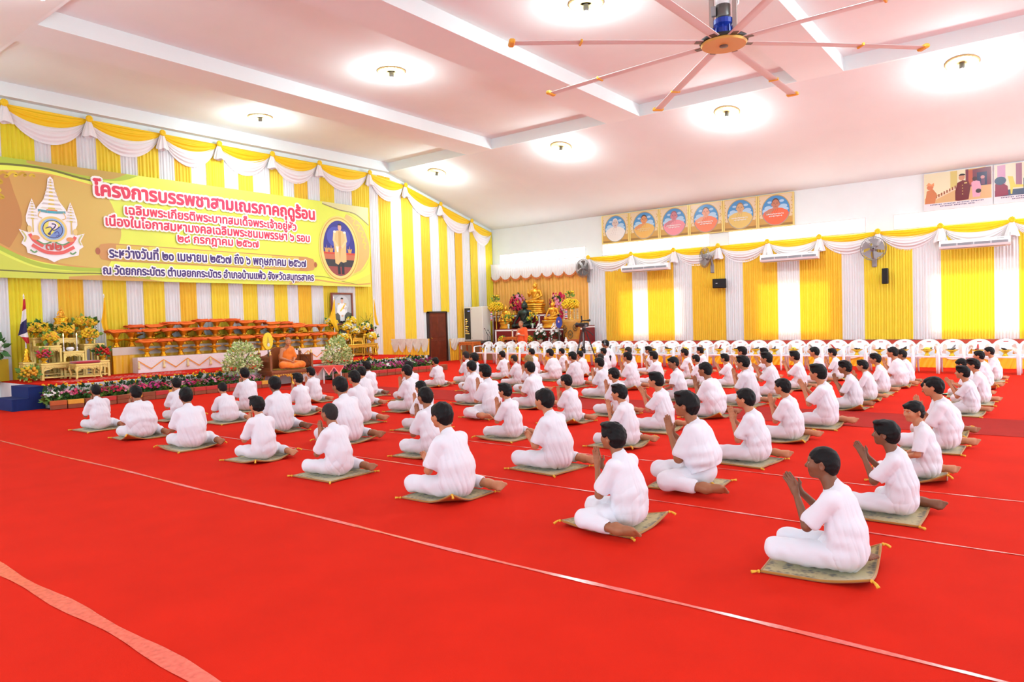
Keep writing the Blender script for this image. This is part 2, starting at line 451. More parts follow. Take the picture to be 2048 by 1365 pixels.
PM = {}
def person_meshes(key, feet='R', arms='wai', lean=0.0, girth=1.0, yaw=0.0, pitch=0.0, hair='medium', h=.0055, seed=1, slump=0.0, hem=True, up=0.0):
    """Body, hair, shirt, trousers, eyes and eyebrows of one seated boy about 0.82 m from mat to crown."""
    my = 1 if feet in ('R', 'K') else -1
    fl_ = lambda p: (p[0], p[1] * my, p[2])
    g = girth
    # spine points
    pel = np.array((.05, 0, .125)); wst = np.array((.065 - lean * .25, 0, .28)); ch = np.array((.03 - lean * .6, 0, .445 - slump * .5)); sh = np.array((.015 - lean, 0, .53 - slump)); nk = np.array((-.012 - lean, 0, .57 - slump))
    hc = nk + np.array((-.048 - lean * .15, 0, .148))
    HS = 1.03
    for v_ in (pel, wst, ch, sh, nk, hc): v_[2] += up
    H = rot(yaw, pitch)
    hp = lambda x, y, z: tuple(hc + HS * (H @ np.array((x, y, z))))
    F = Field((-.62, -.52, -.005), (.52, .52, .90 + up), h)
    # trunk, neck
    F.ell(pel, (.105, .145 * g, .10), .02); F.cone(pel, .09, wst, .092, .04, (1, .8, 1)); F.cone(wst, .088, ch, .086, .05, (1, .70, 1))
    F.cone(sh + (0, -.11, -.02), .040, sh + (0, .11, -.02), .040, .06)
    F.cone(sh + (.0, 0, 0), .062, nk + (-.012, 0, .03), .047, .04); F.cone(nk, .046, hp(.016, 0, -.06), .046, .03)
    # head
    q = lambda *r: tuple(v * HS for v in r)
    he = lambda c, r, k, M=H, cut=False: F.ell(hp(*c), q(*r), k, M, cut)
    hcn = lambda a, ra, b_, rb, k: F.cone(hp(*a), ra * HS, hp(*b_), rb * HS, k)
    he((0, 0, .012), (.093, .074, .088), .02); he((-.034, 0, -.045), (.056, .053, .058), .03)
    hcn((-.064, -.012, -.081), .017, (-.064, .012, -.081), .017, .025)
    hcn((-.085, 0, .004), .008, (-.104, 0, -.026), .0125, .012); hcn((-.095, -.012, -.027), .0075, (-.095, .012, -.027), .0075, .01)
    hcn((-.074, -.035, .020), .014, (-.074, .035, .020), .014, .018)
    for s_ in (-1, 1):
        he((-.088, s_ * .031, .004), (.016, .019, .0105), .012, H, True)
        he((-.058, s_ * .036, -.024), (.03, .024, .026), .025)
        E_ = rot(yaw - s_ * .35, pitch)
        he((.004, s_ * .077, -.012), (.019, .0075, .031), .008, E_)
        he((-.001, s_ * .085, -.010), (.010, .005, .016), .005, E_, True)
    he((-.083, 0, -.052), (.012, .022, .0075), .008); he((-.081, 0, -.063), (.012, .019, .0075), .006)
    # legs
    if feet == 'K':
        legs = [((.0, -.085, .115), (-.37, -.13, .105), (-.05, -.05, .055), (.10, .06, .045), (0, -.3, 1)),
                ((.0, .085, .12), (-.37, .09, .125), (.02, .20, .055), (.20, .17, .05), (.1, -.2, 1))]
    elif feet == 'X':
        legs = [((.0, -.09, .115), (-.22, -.31, .095), (-.27, .06, .06), (-.18, .20, .055), (0, 0, 1)),
                ((.0, .09, .115), (-.22, .31, .095), (-.19, -.06, .09), (-.12, -.19, .085), (0, 0, 1))]
    elif feet == 'S':
        legs = [((.05, s_ * .085, .10 + up), (.02, s_ * .09, .44), (.05, s_ * .09, .075), (-.14, s_ * .105, .035), (0, 0, -1)) for s_ in (-1, 1)]
    elif feet == 'Q':
        legs = [((.05, s_ * .09, .14 + up), (-.34, s_ * .13, .40), (-.06, s_ * .12, .075), (-.24, s_ * .13, .035), (0, 0, -1)) for s_ in (-1, 1)]
    else:
        legs = [(fl_((.0, -.085, .11)), fl_((-.37, -.10, .088)), fl_((-.14, .115, .055)), fl_((-.03, .21, .045)), (0, -my * .3, 1)),
                (fl_((.0, .09, .105)), fl_((-.17, .31, .088)), fl_((.17, .33, .055)), fl_((.345, .31, .047)), (.1, -my * .75, .65))]
    for hip, kn, an, toe, so in legs:
        F.cone(hip, .082, kn, .056, .03); F.cone(kn, .053, an, .034, .02)
        foot(F, an, toe, so)
    # arms and hands
    AR = []
    for s_ in (-1, 1):
        S = sh + np.array((.004, s_ * .142, -.032))
        if arms == 'wai':
            E = sh + np.array((-.10, s_ * .185, -.265)); W = np.array((sh[0] - .225, s_ * .027, sh[2] - .075))
            K = W + np.array((-.018, -s_ * .016, .07)); T = K + np.array((-.022, -s_ * .002, .092))
            hd = (W, K, T, (-.93, 0, -.24), (.9, s_ * .15, .3), 0)
        elif arms == 'open':
            E = sh + np.array((-.13, s_ * .18, -.22)); W = np.array((sh[0] - .255, s_ * .035, sh[2] - .035))
            K = W + np.array((-.035, -s_ * .020, .058)); T = K + np.array((-.05, -s_ * .002, .066))
            hd = (W, K, T, (-.62, s_ * .1, -.45), (.9, s_ * .1, .6), -s_ * .0)
        elif arms == 'low':
            E = sh + np.array((-.07, s_ * .20, -.26)); W = np.array((sh[0] - .235, s_ * .045, sh[2] - .235))
            K = W + np.array((-.05, -s_ * .03, .03)); T = K + np.array((-.06, -s_ * .012, .045))
            hd = (W, K, T, (-.6, 0, -.75), (.4, 0, .9), s_ * .5)
        else:  # lap
            E = sh + np.array((-.03, s_ * .215, -.245)); W = np.array((sh[0] - .20, s_ * .08, .215 + up))
            K = W + np.array((-.045, -s_ * .055, -.02)); T = K + np.array((-.03, -s_ * .075, -.012))
            hd = (W, K, T, (-.85, s_ * .4, 0), (-.5, -s_ * .2, .8), s_ * .4)
        AR.append((S, E))
        ag = 1 + (g - 1) * .8
        F.cone(S, .043 * ag, E, .034 * ag, .03); F.cone(E, .034 * ag, W, .021, .015)
        hand(F, *hd[:4], thumb=hd[4], curl=hd[5])
    F.plane((0, 0, .003), (0, 0, -1), .004)
    body = F.mesh('body_' + key, SKIN[0])
    PM[key] = dict(legs=legs, arms=AR, sh=sh, nk=nk, pel=pel, wst=wst, ch=ch)
    # hair
    A = Field(tuple(np.array(hc) - .18), tuple(np.array(hc) + .18), .004)
    big = {'medium': 1.0, 'buzz': .35, 'full': 1.45, 'shaved': .12}[hair]
    ae = lambda c, r, k, cut=False: A.ell(hp(*c), q(*r), k, H, cut)
    ae((.006, 0, .019), (.095 + .008 * big, .0755 + .009 * big, .089 + .008 * big), .01)
    ae((.030, 0, -.012), (.070 + .008 * big, .070 + .008 * big, .086 + .004 * big), .02)
    zf = {'medium': .034, 'buzz': .046, 'full': .028, 'shaved': .056}[hair]
    n = H @ np.array((-.63, 0, -.78))
    A.plane(hp(-.088, 0, zf), n, .008)
    for s_ in (-1, 1): ae((-.012, s_ * .086, -.026), (.036, .03, .034), .008, True)
    ae((-.105, 0, -.02), (.05, .09, .05 + (.010 if big < .5 else 0)), .012, True)
    if hair in ('medium', 'full'):
        ae((-.068, .012, .066), (.030, .056, .022), .02)
        if hair == 'full': ae((-.03, -.02, .094), (.07, .06, .026), .02)
        A.wrinkle(.0020 * big, 60, 150, 8, seed)
    A.wrinkle(.0011, 130, 240, 8, seed + 3)
    hair_me = A.mesh('hair_' + key, HAIR)
    # shirt
    T_ = Field((-.36 - lean, -.40, -.005), (.32, .40, .68 + up), h)
    wide = max(1, g)
    T_.ell(pel + (.012, 0, .005), (.125 * (.6 + .4 * g), .172 * wide, .125), .02)
    T_.cone(pel + (.010, 0, .05), .120, wst + (.002, 0, 0), .114 * (.5 + .5 * g), .06, (1, .76 / g, 1))
    T_.cone(wst + (.002, 0, 0), .114 * (.5 + .5 * g), ch + (.006, 0, 0), .104 * (.6 + .4 * g), .06, (1, .72 / g, 1))
    if g > 1.1: T_.ell(wst + (-.045, 0, -.02), (.13, .165, .13), .05)
    T_.cone(sh + (.004, -.105, -.018), .050, sh + (.004, .105, -.018), .050, .05)
    T_.cone(sh + (.004, 0, -.01), .074, nk + (.004, 0, .002), .056, .04)
    ag = 1 + (g - 1) * .7
    for S, E in AR:
        T_.cone(S, .055 * ag, S + (E - S) * .78, .064 * ag, .035)
        dr = (E - S) / np.linalg.norm(E - S)
        e = S + (E - S) * .95
        # open cuff: flat end with a shallow hollow
        T_.cone(e, .046 * ag, e + dr * .08, .05 * ag, .006, cut=True)
        T_.cone(e + dr * .052, .085, e + dr * .12, .085, .003, cut=True)
    if arms in ('wai', 'open', 'low'):
        T_.ell(pel + (-.12, 0, .03), (.05, .12, .07), .04)
    T_.cone(nk + (-.014, 0, .028), .047, nk + (-.03, 0, .09), .07, .006, cut=True)
    T_.folds(.0072, seed + 10, (.04, 0), sh[2] + .02, .06 + up, 3, .5 if g > 1.15 else 0)
    T_.wrinkle(.0022, 34, 70, 8, seed + 30, (1, .8, .6))
    T_.plane((0, 0, .008), (0, 0, -1), .004)
    if not hem: T_.plane((.10, 0, .17), (.35, 0, -1), .006)
    shirt = T_.mesh('shirt_' + key, COTTON)
    # trousers
    P = Field((-.56, -.50, -.005), (.36, .50, .36 + up), h)
    P.ell(pel, (.118, .158 * (.5 + .5 * g), .112), .02)
    lg = 1 + (g - 1) * .5
    for hip, kn, an, toe, so in legs:
        hip, kn, an = map(np.array, (hip, kn, an))
        P.cone(hip, .094 * lg, kn, .072 * lg, .04); e = kn + (an - kn) * .66
        P.cone(kn, .070 * lg, e, .058, .03)
        dr = (an - kn) / np.linalg.norm(an - kn)
        P.cone(e + dr * .03, .04, e + dr * .13, .05, .006, cut=True)
        P.cone(e + dr * .105, .085, e + dr * .16, .085, .003, cut=True)
    P.wrinkle(.0052, 18, 46, 8, seed + 50); P.wrinkle(.0026, 44, 90, 8, seed + 60)
    P.plane((0, 0, .004), (0, 0, -1), .004)
    trou = P.mesh('trousers_' + key, TROUSER)
    # eyes, eyebrows
    eyes = []
    for s_ in (-1, 1):
        b = MB(); b.cur = 0; b.ball(hp(-.0755, s_ * .031, .003), q(.009, .0125, .0058), 10, 8)
        b.cur = 1; b.ball(hp(-.0805, s_ * .031, .003), q(.006, .0058, .0050), 8, 6)
        eye = bpy.data.meshes.new('eye_' + key); eye.from_pydata(b.v, [], b.f)
        for m in (EYE_W, EYE_D): eye.materials.append(m)
        eye.polygons.foreach_set('material_index', b.m); eye.polygons.foreach_set('use_smooth', [True] * len(b.f)); eyes.append(eye)
    b = MB()
    for s_ in (-1, 1):
        b.tube([hp(-.0895, s_ * .014, .0195), hp(-.0885, s_ * .031, .0235), hp(-.0765, s_ * .047, .0195)], [.0022, .003, .0016], 6)
    brow = bpy.data.meshes.new('eyebrows_' + key); brow.from_pydata(b.v, [], b.f); brow.materials.append(HAIR)
    return dict(body=body, hair=hair_me, t_shirt=shirt, trousers=trou, eye=eyes[0], eye_2=eyes[1], eyebrows=brow)

def person(meshes, label, loc, rz=0.0, scale=1.0, skin=0, hair=None, group='boys seated on mats', cat='person', name='person', belt=False):
    t = thing(name, label, cat, loc, rz, group)
    t.scale = scale if isinstance(scale, (tuple, list)) else (scale,) * 3
    for nm, me in meshes.items():
        o = link(nm.replace('_2', ''), me, t)
        if nm == 'body' and skin:
            o.material_slots[0].link = 'OBJECT'; o.material_slots[0].material = SKIN[skin]
        if nm == 'hair' and hair:
            o.material_slots[0].link = 'OBJECT'; o.material_slots[0].material = hair
    return t

# ---------------------------------------------------------------- the hall
XW, YB, YN, XR = -19.75, 24.2, -1.15, 11.5      # stage wall, back wall, near wall, far side wall
ZB, ZR, Y1, Y2 = 7.2, 7.53, 5.0, 18.1           # beam underside, recess, creases
EAVE = 5.58
KS = (ZB - EAVE) / (YB - Y2)
def ztop(y):
    if y > Y2: return ZB - KS * (y - Y2)
    if y < Y1: return ZB - KS * (Y1 - y)
    return ZB
CEIL = mat('ceiling_paint', (236, 248, 248), .75, var=.02, scale=.8)
WALLP = mat('cream_wall_paint', (236, 246, 246), .8, var=.02, scale=1.2)
CARPET = mat('red_carpet', (212, 34, 13), .95, var=.05, scale=2.2, bump=.35, bscale=380, spec=.1)
CARPET_D = mat('dark_red_carpet', (168, 40, 34), .95, var=.07, scale=3, bump=.35, bscale=380, spec=.1)

b = MB(); b.bb(XW - .2, XR + .2, YN - .2, YB + .3, -.12, 0); struct(b.build('floor', CARPET))
# ceiling skin: recess plane, end steps, two slopes
b = MB()
b.bb(XW - .2, XR + .2, Y1, Y2, ZR, ZR + .1)
for yy, s_ in ((Y2, 1), (Y1, -1)):
    b.bb(XW - .2, XR + .2, yy - s_ * .06, yy, ZB, ZR + .1)
for ya, yb in ((Y2, YB + .3), (Y1, YN - .3)):
    zb = ZB - KS * abs(yb - ya); s_ = 1 if yb > ya else -1; ya -= s_ * .04; za = ZB + KS * .04
    b.add([(XW - .2, ya, za), (XR + .2, ya, za), (XR + .2, yb, zb), (XW - .2, yb, zb), (XW - .2, ya, za + .12), (XR + .2, ya, za + .12), (XR + .2, yb, zb + .12), (XW - .2, yb, zb + .12)],
          [(0, 1, 2, 3), (7, 6, 5, 4), (0, 4, 5, 1), (1, 5, 6, 2), (2, 6, 7, 3), (3, 7, 4, 0)])
struct(b.build('ceiling', CEIL))
k = 1
for xa, xb in ((XW, -19.52), (-15.7, -14.6), (-10.3, -9.23), (-4.98, -3.93), (.37, 1.42), (5.72, 6.77)):
    b = MB(); b.bb(xa, xb, Y1 + .06, Y2 - .06, ZB, ZR); struct(b.build('trim_%d' % k, CEIL)); k += 1
def gable(name, x0, x1):
    b = MB(); pts = [(YN - .2, 0), (YB + .2, 0), (YB + .2, ztop(YB + .2)), (Y2, ZB), (Y2, ZR), (Y1, ZR), (Y1, ZB), (YN - .2, ztop(YN - .2))]
    b.prism(pts, lambda p: (x0, p[0], p[1]), lambda p: (x1, p[0], p[1])); return struct(b.build(name, WALLP))
gable('wall_left', XW - .2, XW); gable('wall_right', XR + .2, XR)
b = MB(); b.bb(XW, XR, YN - .2, YN, 0, ztop(YN)); struct(b.build('wall_near', WALLP))
b = MB(); b.bb(XW, XR, YB, YB + .2, 0, EAVE); struct(b.build('wall_back', WALLP))
# pilasters show between the high windows
FRAME = mat('white_window_frame', (240, 238, 236), .5)
GLOW = mat('daylit_glass', (255, 252, 250), .3, emit=WINDOW_GLOW)
GLOW2 = mat('daylit_glass_low', (255, 232, 200), .3, emit=2.3)
def window(i, x0, x1, z0, z1, m, y=YB, nm=3):
    b = MB(); t = .035
    for p in ((x0, x1, z0 - t, z0), (x0, x1, z1, z1 + t)): b.bb(p[0] - t, p[1] + t, y - .02, y + .01, p[2], p[3])
    for xx in (x0 - t / 2, x1 + t / 2): b.bb(xx - t / 2, xx + t / 2, y - .02, y + .01, z0, z1)
    fr = struct(b.build('window_%d' % i, FRAME))
    b = MB(); b.bb(x0, x1, y - .012, y + .005, z0, z1); b.build('pane', m, fr)
    return fr
wi = 1
for x0, x1 in ((-19.28, -14.93), (-14.1, -9.77), (-9.03, -4.73), (-3.9, .45), (1.3, 5.6), (6.5, 10.9)):
    window(wi, x0, x1, 4.04, 4.43, GLOW); wi += 1
for x0, x1 in ((-13.38, -10.85), (-8.05, -5.78), (-2.93, -.3)):
    window(wi, x0, x1, .9, 2.54, GLOW2); wi += 1

# glowing panes added on the unseen near and side walls as fill light
FILL_PANE_BRIGHT = mat('bright_unseen_fill_pane', (210, 244, 255), .3, emit=SIDE_FILL_GLOW)
FILL_PANE = mat('unseen_fill_pane', (210, 244, 255), .3, emit=FILL_GLOW)
for x0, x1 in ((-18.7, -16.2), (-13.38, -10.85), (-8.05, -5.5), (-2.7, -.2), (2.7, 5.2), (8.0, 10.5)):
    window(wi, x0, x1, .9, 2.9, FILL_PANE, YN + .012); wi += 1
for y0, y1 in ((1.5, 4.5), (7, 10), (13, 16), (19, 22)):
    b = MB(); b.bb(XR - .02, XR + .01, y0, y1, .9, 2.9); fr = struct(b.build('window_%d' % wi, FRAME)); wi += 1
    b = MB(); b.bb(XR - .03, XR - .015, y0 + .05, y1 - .05, .95, 2.85); b.build('pane', FILL_PANE if y0 < 12 else FILL_PANE_BRIGHT, fr)  # added glow; the deeper panes are set brighter to whiten the back

# carpet runner, taped seams
b = MB(); b.bb(-16.0, XR, 10.45, 11.93, .001, .005); tag(b.build('carpet_runner', CARPET_D), 'dull dark red carpet runner crossing the hall between the lines of boys', 'carpet')
TAPE = mat('clear_tape', (242, 92, 76), .22, var=.25, scale=30, spec=.7)
def tape(y, wd, x0, x1, label, wob=.012):
    rnd = random.Random(int(y * 100)); n = 60
    def fn(u, v):
        x = x0 + (x1 - x0) * u
        return (x, y + wob * math.sin(x * 1.7 + y) + (v - .5) * wd * (1 + .25 * math.sin(x * 5.1)), .0032 + .0012 * math.sin(x * 23 + v * 3))
    b = MB(); b.grid(fn, n * 3, 2); tag(b.build('floor_tape', TAPE, smooth=True), label, 'tape', 'clear tape on the carpet seams')
tape(1.6, .09, -13, 4, 'wide glossy clear tape on the carpet seam closest to the camera')
tape(3.58, .036, -15.8, 6, 'thin clear tape on the empty carpet in front of the first line of boys')
tape(5.5, .024, -13, 6, 'narrow clear tape on the seam between the first and second lines of boys')
tape(7.0, .022, -12, 6, 'faint narrow tape on the seam behind the second line of boys')
SEAM = mat('carpet_edge', (150, 20, 14), .95)
b = MB(); b.grid(lambda u, v: (-16 + 22 * u, 11.95 + .012 * math.sin(u * 40) + (v - .5) * .03, .006 + .004 * (1 - abs(2 * v - 1))), 80, 2); tag(b.build('carpet_seam', SEAM), 'raised dark carpet edge along the far side of the runner', 'carpet edge')

# stage and the long platform by the windows
STG = .5
SX, SY0, SY1 = -17.05, 5.72, 16.9
WHITECL = mat('white_stage_cloth', (232, 228, 228), .85, var=.04, scale=5)
b = MB(); b.cur = 0; b.bb(XW, SX, SY0, SY1, STG - .03, STG); b.cur = 1; b.bb(XW, SX + .0, SY0 + .0, SY1, 0, STG - .03); struct(b.build('stage', [CARPET, WHITECL]))
PLT, PY = .65, 21.8
b = MB(); b.cur = 0; b.bb(XW, XR, PY, YB, 0, PLT - .012); b.cur = 1; b.bb(XW, XR, PY - .015, YB, PLT - .012, PLT); struct(b.build('platform', [mat('platform_ply', (150, 110, 70), .8), mat('platform_carpet', (170, 26, 20), .95, bump=.3, bscale=380)]))

# ---------------------------------------------------------------- pleated drapes
YEL = [mat('lemon_yellow_satin', (248, 230, 34), .55, var=.03, scale=4, transl=.22, sheen=.2),
       mat('golden_yellow_satin', (255, 204, 44), .55, var=.03, scale=4, transl=.22, sheen=.2),
       mat('bright_yellow_satin', (255, 224, 50), .55, var=.03, scale=4, transl=.22, sheen=.2)]
WHT = mat('white_drape', (248, 246, 248), .7, var=.015, scale=4, transl=.3)
YSW = mat('yellow_swag_satin', (255, 212, 24), .5, transl=.1)
WSW = mat('white_swag_satin', (246, 242, 244), .5, transl=.1)
def drape(name, P, Q, z0, z1a, z1b, nrm, m, seed=0, amp=.022, wl=.10, parent=None, off=0.05, flare=0.0, vseg=6):
    """Pleated cloth from P to Q (xy), top edge z1a..z1b, bottom z0; nrm points into the room."""
    rnd = random.Random(seed); L = math.hypot(Q[0] - P[0], Q[1] - P[1]); n = max(8, int(L / wl * 8))
    ph = rnd.uniform(0, 6); f2 = rnd.uniform(.6, .8)
    fx = [rnd.uniform(-1, 1) for _ in range(6)]
    def fn(u, v):
        s_ = u * L / wl * 2 * PI + ph
        w_ = math.sin(s_ + .8 * math.sin(s_ * .37 + ph)) * .7 + .3 * math.sin(s_ * f2 * .5 + 2)
        w_ = math.copysign(abs(w_) ** .7, w_)
        o = off + amp * w_ * (.75 + .25 * v) + .02 * flare * v + .008 * fx[1] * math.sin(v * 2.5 + u * 3)
        zz = (z1a + (z1b - z1a) * u) * (1 - v) + z0 * v
        uu = u + .006 * math.sin(v * 4 + fx[2] * 3) * (1 - abs(2 * u - 1))
        return (P[0] + (Q[0] - P[0]) * uu + nrm[0] * o, P[1] + (Q[1] - P[1]) * uu + nrm[1] * o, zz)
    b = MB(); b.grid(fn, n, vseg)
    o = b.build(name, m, parent, smooth=True)
    return o
SB = [4.0, 4.55, 4.98, 5.5, 5.94, 6.63, 6.98, 7.56, 8.03, 8.62, 9.07, 9.64, 10.08, 10.56, 11.02, 11.57, 12.02, 12.53, 13.13, 13.59, 14.03, 14.54, 15.03, 15.62, 16.39, 17.2, 17.6, 18.22, 18.76, 19.34, 19.78, 20.28, 20.77, 21.28, 21.73, 22.16, 22.68, 23.14, 23.68, 24.15]
ny = nw = 0
for i in range(len(SB) - 1):
    a, c = SB[i], SB[i + 1]
    z0 = STG if c < 17.3 else (0.0 if c < 21.9 else PLT)
    if 19.9 < (a + c) / 2 < 21.1 and 20.03 < c and a < 21.02: z0 = 1.99
    if i % 2 == 0:
        ny += 1; m = YEL[(0, 0, 0, 1, 2, 2, 1, 2, 2, 2, 1, 2, 2, 1, 2, 1, 2, 1, 2, 0)[ny - 1]]
        lb, nm = 'yellow pleated drape on the stage wall, %s yellow stripe from the corner shrine' % NTH[20 - ny + 1], 'striped_drape'
    else:
        nw += 1; m = WHT
        lb, nm = 'white pleated drape on the stage wall, %s white stripe from the corner shrine' % NTH[19 - nw + 1], 'striped_drape'
    o = drape(nm, (XW, a), (XW, c + .01), z0 + .004, ztop(a) - .14, ztop(c) - .14, (1, 0), m, seed=i, wl=.085 if i % 2 else .095)
    tag(o, lb, 'curtain', 'striped drapes on the stage wall')

def swag(P, Q, za, zb, nrm, label, group, d1=.36, d2=.78, off=.11, tail=True, seed=0):
    """One swag between two ties: yellow upper fold, white lower fold, gathered tie with a white tail."""
    t = thing('curtain_swag', label, 'curtain swag', (0, 0, 0), 0, group)
    def cloth(top, bot, o0, nfold, bulge):
        def fn(u, v):
            s_ = math.sin(PI * u); k = 4 * u * (1 - u)
            zt = za + (zb - za) * u - top * (k ** .8); zz = zt * (1 - v) + (za + (zb - za) * u - bot * (k ** .72) - .02) * v
            o = o0 + bulge * s_ * math.sin(PI * min(1, v * 1.15)) + .018 * s_ ** .5 * math.sin(v * nfold * PI * 2 + u * 1.3 + seed)
            return (P[0] + (Q[0] - P[0]) * u + nrm[0] * o, P[1] + (Q[1] - P[1]) * u + nrm[1] * o, zz)
        b = MB(); b.grid(fn, 28, 22); return b
    cloth(0.0, d1, off, 3.5, .05).build('yellow_swag', YSW, t, smooth=True)
    cloth(d1 * .86, d2, off - .03, 5, .09).build('white_swag', WSW, t, smooth=True)
    if tail:
        b = MB(); n = 28
        def ft(u, v):
            a = 2 * PI * u; r = (.035 + .13 * v ** .8) * (1 + .16 * math.sin(a * 7 + seed))
            return (P[0] + nrm[0] * (off + .07 + r * .55 * math.sin(a)) + nrm[1] * r * math.cos(a), P[1] + nrm[1] * (off + .07 + r * .55 * math.sin(a)) + nrm[0] * r * math.cos(a), za - .04 - .42 * v - .02 * math.sin(a * 3))
        b.grid(ft, 56, 6); b.build('tie_tail', WSW, t, smooth=True)
        b = MB(); c = (P[0] + nrm[0] * (off + .08), P[1] + nrm[1] * (off + .08), za)
        for j in range(9):
            a = 2 * PI * j / 9; b.ball((c[0] + .05 * math.cos(a) * abs(nrm[1]) + nrm[0] * .02, c[1] + .05 * math.cos(a) * abs(nrm[0]) + nrm[1] * .02, c[2] + .05 * math.sin(a)), (.04, .04, .04), 8, 6)
        b.ball(c, .055, 8, 6); b.build('rosette', YSW, t, smooth=True)
    return t
RY = [4.2, 6.0, 7.84, 9.71, 11.38, 13.16, 14.96, 17.14, 18.9, 20.8, 22.68, 24.1]
for i in range(len(RY) - 1):
    swag((XW, RY[i]), (XW, RY[i + 1]), ztop(RY[i]) - .15, ztop(RY[i + 1]) - .15, (1, 0), 'yellow and white draped swag atop the stage wall, %s one from the corner shrine' % NTH[len(RY) - 1 - i], 'swags along the stage wall', seed=i)
# back wall: panels between the windows and in front of them
BX = [-14.75, -13.97, -12.79, -12.16, -11.11, -10.4, -9.18, -8.54, -7.38, -6.68, -5.4, -4.75, -3.43, -2.69, -1.41, -.84, .35, 1.0, 2.3, 3.0]
WT = 3.95
ny = nw = 0
for i in range(len(BX) - 1):
    white = i % 2 == 0
    if white: nw += 1; m = WHT; lb = 'white pleated drape on the window wall, %s white stripe from the corner shrine' % NTH[nw]
    else: ny += 1; m = YEL[1 if ny < 6 else 2]; lb = 'golden yellow pleated drape on the window wall, %s yellow stripe from the corner shrine' % NTH[ny]
    o = drape('striped_drape', (BX[i], YB - .06), (BX[i + 1] + .01, YB - .06), PLT + .02, WT, WT, (0, -1), m, seed=100 + i, wl=.075, amp=.018)
    tag(o, lb, 'curtain', 'striped drapes on the window wall')
RX = [-14.65, -12.76, -11.03, -9.36, -7.66, -6.02, -4.33, -2.68, -.98, .72, 2.42]
for i in range(len(RX) - 1):
    swag((RX[i], YB - .04), (RX[i + 1], YB - .04), 3.98, 3.98, (0, -1), 'yellow and white draped swag on the window wall, %s one from the corner shrine' % NTH[i + 1], 'swags along the window wall', d1=.24, d2=.62, seed=i + 30)
# skirts: platform front, low partitions
LACE = mat('white_lace', (236, 228, 214), .8, var=.1, scale=60)
SKY_ = mat('skirt_yellow_satin', (250, 190, 20), .5, sheen=.2)
def skirt(label, P, Q, z0, z1, nrm, nsw, dsw, name='table_skirt', band=.12, amp=.02, m=None, seed=0):
    t = thing(name, label, 'table skirt')
    drape('pleated_cloth', P, Q, z0 + .003, z1, z1, nrm, m or SKY_, seed=seed, wl=.13, amp=amp, parent=t, off=.035, flare=1.5)
    if nsw:
        b = MB(); L = nsw
        def fn(u, v):
            k = (u * nsw) % 1.0; k = 1.0 if u >= 1 else k
            arch = 4 * k * (1 - k); low = band + dsw * (arch ** .8)
            o = .075 + .015 * math.sin(v * 9 + u * 50)
            return (P[0] + (Q[0] - P[0]) * u + nrm[0] * o, P[1] + (Q[1] - P[1]) * u + nrm[1] * o, z1 + .004 - low * v)
        b.grid(fn, nsw * 12, 6); b.build('lace_swag', LACE, t, smooth=True)
    return t
t = skirt('yellow pleated skirt with white lace scallops below the long red platform', (-17.4, PY), (4.0, PY), 0, PLT - .015, (0, -1), 26, .30)
skirt('yellow skirt with ivory lace scallops closing the stage end beside the brown door', (-18.35, SY1 - .02), (-16.55, SY1 - .02), .5, 1.05, (0, -1), 5, .30, name='low_partition', band=.17)
skirt('yellow skirt with ivory lace scallops against the wall beyond the brown door', (-19.62, 21.12), (-19.62, 22.5), 0, .90, (1, 0), 3, .32, name='low_partition', band=.17)
b = MB()
# white cloth over the stage end
o = drape('stage_cloth', (XW, SY0), (SX, SY0), .005, STG - .03, STG - .03, (0, -1), WHITECL, seed=5, wl=.25, amp=.012, off=.02); tag(o, 'white cloth hanging over the end of the stage behind the blue steps', 'cloth')
o = drape('stage_cloth', (SX, SY0), (SX, SY1), .005, STG - .03, STG - .03, (1, 0), WHITECL, seed=6, wl=.25, amp=.012, off=.02); tag(o, 'white cloth hanging along the stage front behind the flower bed', 'cloth')
# door
WOOD = mat('brown_door_wood', (112, 48, 28), .35, var=.22, scale=5)
b = MB(); b.bb(XW + .01, XW + .09, 20.05, 21.0, 0.0, 1.95, .004)
d = struct(b.build('door_1', WOOD))
b = MB()
for z0, z1 in ((.12, .86), (.98, 1.82)):
    for y0, y1 in ((20.14, 20.48), (20.57, 20.91)): b.bb(XW + .085, XW + .105, y0, y1, z0, z1, .008)
b.build('door_panel', mat('door_panel_wood', (104, 42, 24), .35, var=.2, scale=6), d)
b = MB(); b.ball((XW + .13, 20.12, .95), .03, 10, 8); b.tube([(XW + .09, 20.12, .95), (XW + .13, 20.12, .95)], .012, 8); b.build('door_handle', mat('brass', (200, 160, 70), .3, 1), d, smooth=True)
b = MB(); b.bb(XW + .0, XW + .12, 21.0, 21.07, 0, 2.0); b.bb(XW, XW + .12, 19.98, 20.05, 0, 2.0); b.bb(XW, XW + .12, 19.98, 21.07, 1.95, 2.02); b.build('door_frame', mat('dark_frame_wood', (52, 32, 26), .5), d)

